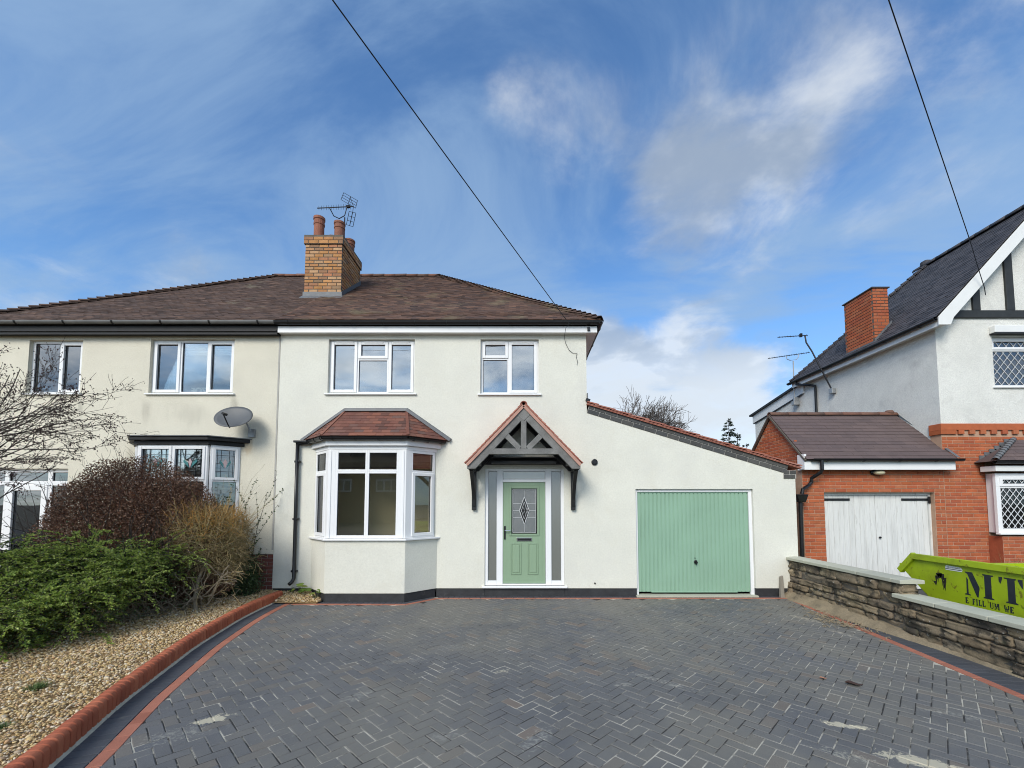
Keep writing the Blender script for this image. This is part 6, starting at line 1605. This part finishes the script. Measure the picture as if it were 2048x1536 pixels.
MB().box(8.80, 8.915, 3.60, 3.74, 4.93, 5.08).build('wall_bracket', 'grey_metal', a3, bevel=.01)

def cable(name, pts, r, label, sag=0.0, parent=None, m='cable'):
    P = []
    for (p, q) in zip(pts, pts[1:]):
        p, q = Vector(p), Vector(q)
        for k in range(16):
            f = k / 16; P.append(p + (q - p) * f - Vector((0, 0, sag * 4 * f * (1 - f))))
    P.append(Vector(pts[-1]))
    o = MB().tube(P, r, 6).build(name, m, None, smooth=True)
    return tag(o, label, 'cable')
A_ = Vector((0.905, -0.36, 5.235)); B_ = Vector((-1.805, -4.5, 6.71)); far = A_ + (B_ - A_) * 4.5
cable('overhead_cable', [A_, far], .0075, 'black telephone cable running from the rendered house eaves up over the drive', .10)
A2 = Vector((9.72, .32, 6.19)); B2 = Vector((4.959, -3, 8.604)); B2b = Vector((9.254, .3, 7.174))
far2 = Vector((9.72, .32, 6.19)); 
# cable fixed on the barge board, rising towards a pole behind the camera
P1 = Vector((9.23, 0.10, 7.10)); 
far2 = P1 + (B2 - P1) * 4.0
cable('overhead_cable', [Vector((9.70, .325, 6.16)), Vector((9.66, .30, 6.30)), P1 + (B2 - P1) * .02, far2], .0075, 'black telephone cable rising from the neighbour gable', .02)
tail = MB().tube([(0.905, -.36, 5.235), (0.84, -.30, 5.20), (0.83, -.07, 5.10), (0.86, -.02, 5.0), (0.93, -.012, 4.86), (1.0, -.012, 4.80), (1.09, -.014, 4.79), (1.07, -.014, 4.72), (1.10, -.014, 4.62), (1.085, -.014, 4.56)], .0045, 5).build('cable_tail', 'cable', house)

# ------------------------------------------------------------------ small things on the ground
st = MB().hexa([(4.93, -.10, -.05), (5.01, -.10, -.05), (5.01, -.03, -.05), (4.93, -.03, -.05), (4.945, -.09, .40), (4.995, -.09, .42), (4.995, -.04, .42), (4.945, -.04, .40)]).build('wooden_stake', 'stake', None, bevel=.006)
tag(st, 'short weathered wooden stake standing at the garage corner', 'stake')
def leaf_obj(x, y, sz, ang, m, label):
    n_ = 7; vs_ = []
    for k in range(n_ + 1):
        f = k / n_; w_ = math.sin(math.pi * min(f * 1.05, 1)) * sz * .28 + .0012
        zc_ = .010 + .03 * sz * 10 * abs(f - .5) ** 1.5
        for s_ in (-1, 0, 1): vs_.append((f * sz, s_ * w_, zc_ + (.018 * sz * 8 * abs(s_) * (.4 + .6 * math.sin(5 * f)))))
    fs_ = []
    for k in range(n_):
        for j in (0, 1): fs_.append((k * 3 + j, k * 3 + j + 1, k * 3 + j + 4, k * 3 + j + 3))
    ca_, sa_ = math.cos(ang), math.sin(ang)
    V = [(x + a_ * ca_ - b_ * sa_, y + a_ * sa_ + b_ * ca_, c_) for a_, b_, c_ in vs_]
    o = MB().add(V, fs_).build('dead_leaf', m); sol = o.modifiers.new('thick', 'SOLIDIFY'); sol.thickness = .0015
    return tag(o, label, 'leaf')
leaf_obj(3.22, -4.00, .15, -.25, 'dead_leaf', 'curled dark brown leaf lying on the block paving')
leaf_obj(3.06, -3.86, .07, -.1, 'pale_leaf', 'small pale pinkish leaf beside the curled dark leaf on the paving')
leaf_obj(4.38, -4.62, .06, .5, 'stem_pale', 'tiny pale leaf near the red border at the right of the drive')
db = MB(); r = random.Random(8)
for k in range(190):
    x, y = r.gauss(4.80, .16), r.gauss(-1.75, .34); l = r.uniform(.02, .11); an = r.gauss(1.2, .7)
    x = min(x, 5.08)
    db.tube([(x, y, .008 + r.uniform(0, .02)), (x + l * .5 * math.cos(an), y + l * .5 * math.sin(an), .014 + r.uniform(0, .025)), (x + l * math.cos(an + .3), y + l * math.sin(an + .3), .008 + r.uniform(0, .02))], r.uniform(.0025, .007), 4)
tag(db.build('debris', 'haunch'), 'scatter of twigs and crumbled mortar at the foot of the stone wall', 'debris', kind='stuff')

# house across the road, seen only mirrored in the windows
oh = thing('brick_house', (-17, -36, 0), 'brown brick house across the road, reflected in the bay window', 'house')
MB().box(-27, -8.5, -41, -34, -.1, 4.9).build('wall', 'opp_brick', oh)
MB().add([(-27.4, -33.6, 4.9), (-8.1, -33.6, 4.9), (-8.1, -41.4, 4.9), (-27.4, -41.4, 4.9), (-24, -37.5, 7.4), (-11, -37.5, 7.4)], [(0, 1, 5, 4), (2, 3, 4, 5), (1, 2, 5), (3, 0, 4), (0, 3, 2, 1)]).build('roof', 'roof_tile', oh)
for x0_ in (-14.2, -18.8, -23.5):
    wo_ = MB().rect(Fr((0, -34, 0), (1, 0, 0), (0, 1, 0)), x0_, x0_ + 2.2, 2.9, 4.1, .12, .12, .12, .12, .01, .06).rect(Fr((0, -34, 0), (1, 0, 0), (0, 1, 0)), x0_ + .7, x0_ + 1.5, 2.9, 4.1, .1, .1, .1, .1, .01, .055).build('window', 'upvc', oh)
    MB().box(x0_ + .12, x0_ + 2.08, -33.995, -33.98, 3.02, 3.98).build('pane', 'bevel_glass', wo_)
MB().box(-18, -17, -38, -37, 6.4, 8.6).build('chimney', 'opp_brick', oh)

# ------------------------------------------------------------------ vegetation
def leaves(name, P, T, L, Wd, m, parent, fold=0.25, kind=None):
    """leaf-shaped quads (base, side, tip, side) at P along T; arrays n x 3"""
    n = len(P); T = T / np.maximum(np.linalg.norm(T, axis=1, keepdims=True), 1e-6)
    rv = rng.normal(size=(n, 3)); S = np.cross(T, rv); S /= np.maximum(np.linalg.norm(S, axis=1, keepdims=True), 1e-6)
    N_ = np.cross(T, S)
    L = np.broadcast_to(L, (n,))[:, None]; Wd = np.broadcast_to(Wd, (n,))[:, None]
    V = np.stack([P, P + T * L * .45 + S * Wd - N_ * Wd * fold, P + T * L, P + T * L * .45 - S * Wd - N_ * Wd * fold], 1).reshape(-1, 3)
    F_ = np.arange(4 * n).reshape(n, 4)
    me = bpy.data.meshes.new(name); np_mesh(me, V, F_)
    return link(name, me, m, parent, **({'kind': kind} if kind else {}))

def grow(mb, p, d, length, r, depth, rnd, spread=.5, nseg=4, kids=(2, 4), shrink=.62, droop=0.0, wander=.16, tips=None, minr=.0016, sides=4, start=.25, path=None):
    """recursive twig: bent tube with side shoots"""
    pts, rs = [p.copy()], [r]; d = d.normalized()
    for k in range(nseg):
        d = (d + Vector((rnd.gauss(0, wander), rnd.gauss(0, wander), rnd.gauss(0, wander) - droop))).normalized()
        p = p + d * (length / nseg); pts.append(p.copy()); rs.append(max(r * (1 - .55 * (k + 1) / nseg), minr))
    mb.tube(pts, rs, sides, False)
    if path is not None: path.append(pts)
    if tips is not None and depth <= 1: tips.append((pts, d.copy()))
    if depth <= 0: return
    for k in range(rnd.randint(*kids)):
        f = rnd.uniform(start, 1.0) * nseg; i = min(int(f), nseg - 1); q = pts[i] + (pts[i + 1] - pts[i]) * (f - i)
        t = (pts[i + 1] - pts[i]).normalized(); sdv = t.cross(Vector((rnd.gauss(0, 1), rnd.gauss(0, 1), rnd.gauss(0, 1)))).normalized()
        nd_ = (t + sdv * rnd.uniform(spread * .6, spread * 1.5)).normalized()
        grow(mb, q, nd_, length * shrink * rnd.uniform(.7, 1.2), max(rs[i] * .62, minr), depth - 1, rnd, spread, nseg, kids, shrink, droop, wander, tips, minr, sides, start, path)

# clipped dark dome hedge
hg = thing('dome_hedge', (-6.76, -1.12, .1), 'large dark purple-brown clipped dome hedge in front of the cream bay', 'hedge')
hc, hr = np.array([-6.60, -1.12, 0.55]), np.array([1.66, 0.70, 2.02])
def dome(n, lo, hi):
    v = rng.normal(size=(n, 3)); v /= np.linalg.norm(v, axis=1, keepdims=True); v[:, 2] = np.abs(v[:, 2]) * 1.0
    low = rng.random(n) < .25; v[low, 2] *= -.28
    lump = 1 + .045 * np.sin(v[:, 0] * 7 + 1) * np.cos(v[:, 1] * 6) + .035 * np.sin(v[:, 2] * 11 + v[:, 0] * 9)
    r_ = rng.uniform(lo, hi, n) ** .6
    # squarer shoulders than a plain ellipsoid
    v2 = np.sign(v) * np.abs(v)
    return hc + v2 * hr * (lump * r_)[:, None], v
P, N_ = dome(125000, .62, 1.02)
T = N_ * .6 + rng.normal(size=P.shape) * .75 + np.array([0, 0, .25])
leaves('foliage', P, T, rng.uniform(.014, .034, len(P)), rng.uniform(.006, .012, len(P)), 'leaf_purple', hg)
mb = MB(); rnd = random.Random(21)
for k in range(620):
    P_, n_ = dome(1, .5, .9); p = Vector(P_[0]); d = (Vector(n_[0]) + Vector((rnd.gauss(0, .3), rnd.gauss(0, .3), .35))).normalized()
    grow(mb, p, d, rnd.uniform(.14, .36) * (1.8 if rnd.random() < .05 else 1), .0038, 1, rnd, .5, 3, (1, 3), .6, 0, .14, None, .0015, 3)
for k in range(40):
    an = rnd.uniform(0, 6.28); p = Vector((hc[0] + .5 * math.cos(an), hc[1] + .3 * math.sin(an), .05))
    grow(mb, p, Vector((math.cos(an) * .7, math.sin(an) * .5, 1)), 1.5, .018, 1, rnd, .4, 5, (3, 5), .6, 0, .1, None, .002, 4)
mb.build('twigs', 'bark', hg)
P, N_ = dome(26000, .18, .62)
leaves('inner_foliage', P, rng.normal(size=P.shape), rng.uniform(.03, .06, len(P)), rng.uniform(.012, .022, len(P)), 'leaf_purple', hg)

# low spreading evergreen
gs = thing('spreading_shrub', (-6.1, -2.7, .1), 'sprawling bright green evergreen shrub with leggy stems above the gravel', 'shrub')
rnd = random.Random(5); stems = MB(); LP, LT, LL = [], [], []
cl = [(-7.15, -3.35, .70, .62), (-6.75, -3.25, .60, .62), (-6.35, -2.95, .78, .60), (-6.0, -2.55, .86, .58), (-5.75, -2.05, .88, .52), (-5.65, -1.65, .90, .45), (-6.5, -2.4, .95, .55), (-6.95, -2.7, .85, .55), (-5.95, -2.9, .42, .5), (-6.3, -3.45, .36, .5), (-5.98, -3.50, .44, .46), (-5.72, -2.95, .58, .46), (-5.62, -2.35, .70, .44), (-6.45, -3.75, .42, .5), (-6.1, -2.3, 1.02, .5), (-6.6, -2.8, 1.0, .55), (-7.1, -3.0, .95, .5)]
for (cx, cy, cz, cr) in cl:
    for k in range(92):
        an = rnd.uniform(-2.6, 1.0); el = rnd.uniform(-.15, 1.0)
        d = Vector((math.cos(an) * math.cos(el), math.sin(an) * math.cos(el), math.sin(el)))
        p = Vector((cx, cy, cz)) + Vector((rnd.gauss(0, .22), rnd.gauss(0, .18), rnd.gauss(0, .12)))
        L = cr * rnd.uniform(.55, 1.15); n_ = 7; pts = [p.copy()]; dd_ = d.copy()
        for s_ in range(n_):
            dd_ = (dd_ + Vector((rnd.gauss(0, .07), rnd.gauss(0, .07), -.13 + rnd.gauss(0, .04)))).normalized()
            p = p + dd_ * (L / n_)
            if p.z < .14: p.z = .14
            pts.append(p.copy())
        stems.tube(pts, [.006 - .0044 * i / n_ for i in range(n_ + 1)], 3, False)
        sdv = dd_.cross(Vector((0, 0, 1)))
        for i in range(1, n_):
            for _ in range(5):
                f = rnd.random(); q = pts[i] + (pts[i + 1] - pts[i]) * f; t = (pts[i + 1] - pts[i]).normalized()
                sg = rnd.choice((-1, 1))
                # little side spray
                sp = (t * .7 + sdv * sg * rnd.uniform(.5, 1.0) + Vector((0, 0, rnd.uniform(-.1, .25)))).normalized()
                ls = rnd.uniform(.02, .085) * (1 - .45 * i / n_)
                for g_ in range(3):
                    b_ = q + sp * ls * (g_ / 3)
                    LP.append(b_); LT.append(sp + Vector((rnd.gauss(0, .5), rnd.gauss(0, .5), rnd.gauss(0, .35)))); LL.append(rnd.uniform(.016, .030))
P = np.array([tuple(p) for p in LP]); T = np.array([tuple(p) for p in LT]); L_ = np.array(LL)
leaves('foliage', P, T, L_, L_ * .34, 'leaf_green', gs)
leg = MB()
for k in range(150):
    p = Vector((rnd.uniform(-7.2, -5.35), 0, .09)); p.y = -3.3 + (p.x + 7.2) / 1.85 * 1.9 + rnd.gauss(-.05, .22)
    an = rnd.uniform(-2.7, .3)
    grow(leg, p, Vector((math.cos(an) * 1.0, math.sin(an) * .7, rnd.uniform(.3, 1.2))), rnd.uniform(.35, .95), rnd.uniform(.005, .013), 1, rnd, .6, 5, (1, 3), .6, .05, .24, None, .002, 4)
leg.build('bare_stems', 'stem_pale', gs)
stems.build('branches', 'bark', gs)
# darker leaf layer set behind and below the green
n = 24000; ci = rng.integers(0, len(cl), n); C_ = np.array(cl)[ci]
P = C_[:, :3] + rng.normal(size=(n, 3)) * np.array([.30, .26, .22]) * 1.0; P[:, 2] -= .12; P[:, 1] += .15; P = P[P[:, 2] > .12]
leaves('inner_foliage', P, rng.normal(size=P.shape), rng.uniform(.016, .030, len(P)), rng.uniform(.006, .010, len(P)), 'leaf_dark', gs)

# straw coloured deciduous shrub
ss = thing('twiggy_shrub', (-5.27, -1.16, .1), 'twiggy straw coloured shrub with orange shoots on a bare crooked trunk', 'shrub')
rnd = random.Random(33); br = MB(); sh = MB(); tips = []
base = Vector((-5.27, -1.16, .09))
tk = MB(); tb = base + Vector((.10, -.34, 0))
tk.tube([tb, tb + Vector((-.03, .01, .2)), tb + Vector((-.02, .05, .5)), tb + Vector((.03, .12, .72)), tb + Vector((.0, .25, .95))], [.034, .030, .026, .022, .014], 8)
for k in range(16):
    an = rnd.uniform(-2.6, .4); grow(tk, tb + Vector((rnd.gauss(0, .14), rnd.gauss(.04, .06), rnd.uniform(0, .3))), Vector((math.cos(an) * .8, math.sin(an) * .25, rnd.uniform(.5, 1.3))), rnd.uniform(.35, .65), rnd.uniform(.006, .014), 1, rnd, .6, 5, (1, 3), .6, 0, .24, None, .003, 5)
tk.build('trunk', 'stem_pale', ss)
for k in range(15):      # crooked main limbs
    an = rnd.uniform(0, 6.28); d = Vector((math.cos(an) * .75, math.sin(an) * .5, rnd.uniform(.35, 1.0)))
    grow(br, base + Vector((rnd.gauss(0, .05), rnd.gauss(0, .04), rnd.uniform(.0, .6))), d, rnd.uniform(.5, .75), .020 if k < 6 else .011, 2, rnd, .7, 4, (2, 4), .6, .02, .30, None, .0035, 4)
cc = base + Vector((-.03, .02, 1.06))
for k in range(5800):    # a round thicket of fine twigs
    v = Vector((rnd.gauss(0, 1), rnd.gauss(0, 1), rnd.gauss(0, 1))).normalized(); q = rnd.uniform(.35, 1.0) ** .5
    lump = 1 + .12 * math.sin(v.x * 5 + 1) * math.cos(v.z * 4)
    p = cc + Vector((v.x * .68, v.y * .48, v.z * .64)) * q * lump
    if p.z < .62 - .25 * rnd.random(): continue
    d = (v * .5 + Vector((rnd.gauss(0, .6), rnd.gauss(0, .6), rnd.gauss(.12, .5)))).normalized()
    top = p.z > 1.36 + rnd.gauss(0, .14) and q > .6 and rnd.random() < .7
    grow(sh if top else br, p, d + (Vector((0, 0, .35)) if top else Vector((0, 0, 0))), rnd.uniform(.10, .26), .0030, 0, rnd, .3, 3, (0, 0), .5, 0, .22, None, .0014, 3)
for k in range(46):   # long whips standing over the crown
    an = rnd.uniform(0, 6.28); p = base + Vector((.40 * math.cos(an), .3 * math.sin(an), rnd.uniform(.9, 1.4)))
    grow(br, p, Vector((math.cos(an) * .35, math.sin(an) * .3, 1)), rnd.uniform(.4, .9), .0034, 1, rnd, .35, 4, (0, 2), .5, 0, .10, None, .0015, 3)
n = 9000; v = rng.normal(size=(n, 3)); v /= np.linalg.norm(v, axis=1, keepdims=True)
P = np.array(cc) + v * np.array([.60, .46, .58]) * (rng.uniform(.3, 1.0, n) ** .5)[:, None]; P = P[P[:, 2] > .6]
leaves('foliage', P, rng.normal(size=P.shape) + np.array([0, 0, .3]), rng.uniform(.012, .026, len(P)), rng.uniform(.004, .008, len(P)), 'leaf_olive', ss)
br.build('branches', 'straw', ss); sh.build('shoots', 'shoot', ss)

# dark evergreen wall shrub by the house corner
ws = thing('wall_shrub', (-5.02, -.35, .1), 'dark green upright wall shrub climbing beside the white house corner', 'shrub')
rnd = random.Random(9); mb = MB(); LP, LT = [], []
for k in range(34):
    paths = []
    tall = k < 11
    grow(mb, Vector((-5.16 + rnd.gauss(0, .09), -.38 + rnd.gauss(0, .10), .1)), Vector((rnd.gauss(-.02, .13), rnd.gauss(-.10, .15), 1)), rnd.uniform(1.3, 1.95) if tall else rnd.uniform(.4, .85), .008, 1, rnd, .5, 6, (3, 6), .32, 0, .09, None, .002, 4, .15, paths)
    for pts in paths:
        for a_, b_ in zip(pts, pts[1:]):
            for _ in range(7 if a_.z < .9 else 4):
                q = a_ + (b_ - a_) * rnd.random(); LP.append(tuple(q)); LT.append((rnd.gauss(0, 1), rnd.gauss(0, 1), rnd.gauss(.3, .6)))
P = np.array(LP); leaves('foliage', P, np.array(LT), rng.uniform(.025, .05, len(P)), rng.uniform(.009, .017, len(P)), 'leaf_dark', ws)
n = 9000; P = np.array([-5.17, -.42, .40]) + rng.normal(size=(n, 3)) * np.array([.13, .14, .20]); P[:, 2] = np.maximum(P[:, 2], .11)
leaves('low_foliage', P, rng.normal(size=P.shape), rng.uniform(.022, .042, n), rng.uniform(.008, .015, n), 'leaf_dark', ws)
mb.build('stems', 'bark', ws)

# yucca at the left edge
yu = thing('yucca', (-7.0, -3.05, .1), 'spiky blue-green yucca at the left edge behind the green shrub', 'plant')
rnd = random.Random(2); mb = MB()
for k in range(75):
    an = rnd.uniform(0, 6.28); el = rnd.uniform(.0, 1.4); L = rnd.uniform(.45, .75)
    d = Vector((math.cos(an) * math.cos(el), math.sin(an) * math.cos(el), math.sin(el))); p = Vector((-6.98, -3.05, 1.28)) + d * .06
    sd_ = d.cross(Vector((0, 0, 1))); sd_ = sd_.normalized() if sd_.length > .01 else Vector((1, 0, 0)); up_ = sd_.cross(d)
    vs_ = []
    for i in range(6):
        f = i / 5; w_ = .021 * (1 - f) ** .7 * (.6 + .9 * min(f * 4, 1) * .5) + .0008; c = p + d * L * f - Vector((0, 0, .16 * f * f * (1.1 - abs(d.z))))
        vs_ += [c - sd_ * w_ + up_ * w_ * .35, c, c + sd_ * w_ + up_ * w_ * .35]
    fs_ = []
    for i in range(5):
        for j in (0, 1): fs_.append((i * 3 + j, i * 3 + j + 1, i * 3 + j + 4, i * 3 + j + 3))
    mb.add(vs_, fs_)
mb.build('blades', 'yucca', yu)
MB().tube([(-7.0, -3.05, .05), (-6.99, -3.05, .65), (-6.98, -3.05, 1.30)], [.07, .06, .05], 8).build('trunk', 'bark', yu)

# bare berried tree reaching in from the left
bt_ = thing('bare_tree', (-8.05, -2.3, .1), 'leafless berried tree reaching in from the left edge across the cream house', 'tree')
rnd = random.Random(14); mb = MB(); tips = []
bp = Vector((-8.05, -2.3, .05))
mb.tube([bp, bp + Vector((.05, 0, .7)), bp + Vector((.1, -.03, 1.6)), bp + Vector((.12, -.04, 2.8))], [.07, .06, .05, .025], 8)
for k in range(21):
    z = rnd.uniform(1.2, 2.8); an = rnd.gauss(.05, .55); el = rnd.uniform(.15, 1.25)
    d = Vector((math.cos(an) * math.cos(el), math.sin(an) * math.cos(el) * .6, math.sin(el)))
    grow(mb, bp + Vector((.10, -.03, z)), d, rnd.uniform(1.0, 1.65), .011, 3, rnd, .58, 6, (3, 4), .52, .012, .09, tips, .0022, 4)
mb.build('trunk', 'bark', bt_)
bv_, bf_ = [], []
for pts, d in tips:
    for _ in range(3):
        if rnd.random() < .7:
            q = pts[rnd.randint(1, len(pts) - 1)] + Vector((rnd.gauss(0, .018), rnd.gauss(0, .018), rnd.gauss(0, .018))); r_ = rnd.uniform(.008, .014); b0_ = len(bv_)
            bv_ += [tuple(q + Vector(o) * r_) for o in ((1, 0, 0), (-1, 0, 0), (0, 1, 0), (0, -1, 0), (0, 0, 1), (0, 0, -1))]
            bf_ += [tuple(i + b0_ for i in f) for f in ((0, 2, 4), (2, 1, 4), (1, 3, 4), (3, 0, 4), (2, 0, 5), (1, 2, 5), (3, 1, 5), (0, 3, 5))]
MB().add(bv_, bf_).build('berries', 'berry', bt_)

# trees behind the garage
ft_ = thing('bare_tree', (6.1, 13, 0), 'distant leafless tree behind the garage roof', 'tree')
rnd = random.Random(3); mb = MB(); bp = Vector((6.0, 13, 0))
mb.tube([bp, bp + Vector((0, 0, 4.4))], [.16, .12], 8)
for k in range(64):
    an = rnd.uniform(0, 6.28); d = Vector((math.cos(an) * .85, math.sin(an) * .7, 1.0))
    grow(mb, bp + Vector((0, 0, rnd.uniform(3.3, 4.4))), d, rnd.uniform(1.5, 2.0), .03, 3, rnd, .5, 4, (3, 5), .62, 0, .12, None, .008, 3)
mb.build('trunk', 'bark_far', ft_)
cf = thing('conifer', (9.35, 10.5, 0), 'small dark conifer standing behind the neighbour garage', 'tree')
rnd = random.Random(6); LP, LT = [], []; mb = MB()
for (ox, oy, H_, rb) in ((0, 0, 5.55, .85), (.42, .1, 4.95, .6), (.85, .2, 4.4, .6), (-.6, .3, 4.1, .7)):
    b0 = Vector((9.15 + ox, 10.5 + oy, 0)); mb.tube([b0, b0 + Vector((.05, 0, H_))], [.07, .01], 5)
    for k in range(130):
        z = rnd.uniform(.5, H_); f = 1 - z / H_; an = rnd.uniform(0, 6.28); L = rb * (f ** .7) * rnd.uniform(.5, 1.15) + .06
        d = Vector((math.cos(an), math.sin(an), rnd.uniform(-.25, .35)))
        mb.tube([b0 + Vector((.03, 0, z)), b0 + Vector((.03, 0, z)) + d * L], [.008, .003], 3, False)
        for g_ in range(26):
            q = b0 + Vector((.03, 0, z)) + d * L * rnd.uniform(.15, 1.05); LP.append(tuple(q)); LT.append(tuple(d + Vector((rnd.gauss(0, .6), rnd.gauss(0, .6), rnd.gauss(-.3, .4)))))
P = np.array(LP); leaves('crown', P, np.array(LT), rng.uniform(.07, .13, len(P)), rng.uniform(.010, .02, len(P)), 'conifer', cf)
mb.build('trunk', 'bark', cf)

# dry plume bush at the right edge, weeds by the pipe, tufts in the gravel
def tuft(name, x, y, z, n, L, sp, m, label, cat, wdt=.004, group=None):
    rnd = random.Random(int(abs(x * 977 + y * 131))); mb = MB()
    for k in range(n):
        an = rnd.uniform(0, 6.28); lean = rnd.uniform(.1, 1) * sp; l = L * rnd.uniform(.5, 1.1)
        p = Vector((x + rnd.gauss(0, .3 * sp * L), y + rnd.gauss(0, .3 * sp * L), z)); d = Vector((math.cos(an) * lean, math.sin(an) * lean, 1)).normalized()
        s_ = Vector((-math.sin(an), math.cos(an), 0)); vs_ = []
        for i in range(4):
            f = i / 3; c = p + d * l * f + Vector((math.cos(an), math.sin(an), 0)) * lean * l * .35 * f * f - Vector((0, 0, lean * l * .3 * f * f)); w_ = wdt * (1 - f) + .0006
            vs_ += [c - s_ * w_, c + s_ * w_]
        mb.add(vs_, [(0, 1, 3, 2), (2, 3, 5, 4), (4, 5, 7, 6)])
    return tag(mb.build(name, m), label, cat, group)
tuft('plume_bush', 9.62, -.30, -.02, 420, .95, .62, 'dry_bush', 'dry ginger plume bush above the skip at the right edge', 'bush', .006)
tuft('grass_tuft', -3.95, -5.05, .10, 240, .07, 1.2, 'grass', 'thin green grass tuft in the gravel near the red edging', 'grass', .003)
tuft('grass_tuft', -4.45, -4.35, .11, 200, .08, 1.2, 'grass', 'small green grass tuft in the gravel below the green shrub', 'grass', .003)
def weed(x, y, z, s_, n, label):
    rnd = random.Random(int(abs(x * 777))); w_ = thing('weed', (x, y, z), label, 'weed')
    for k in range(n):
        an = rnd.uniform(0, 6.28); el = rnd.uniform(.4, 1.2); L = s_ * rnd.uniform(.5, 1); mb = MB()
        d = Vector((math.cos(an) * math.cos(el), math.sin(an) * math.cos(el), math.sin(el))); tip = Vector((x, y, z)) + d * L
        mb.tube([(x, y, z), Vector((x, y, z)) + d * L * .55, tip], .003, 4, False); mb.build('stalk', 'grass', w_)
        # rounded leaf blade
        f_ = Vector((math.cos(an), math.sin(an), -.1)).normalized(); sd_ = Vector((-math.sin(an), math.cos(an), .2)).normalized(); up_ = f_.cross(sd_)
        r_ = s_ * rnd.uniform(.22, .36); vs_ = [tip + up_ * .012] + [tip + f_ * r_ * math.cos(a_) * 1.15 + sd_ * r_ * math.sin(a_) + up_ * rnd.uniform(-.01, .01) for a_ in [2 * math.pi * i / 9 for i in range(9)]]
        MB().add(vs_, [(0, i + 1, (i + 1) % 9 + 1) for i in range(9)]).build('leaf', 'leaf_green', w_)
weed(-4.22, -.20, .10, .20, 7, 'broad-leaved green weed at the foot of the downpipe')
weed(-3.80, -.40, .06, .17, 6, 'smaller green weed against the left corner of the bay plinth')
weed(-4.36, -.13, .11, .10, 5, 'tiny green weed between the downpipe and the red edging')
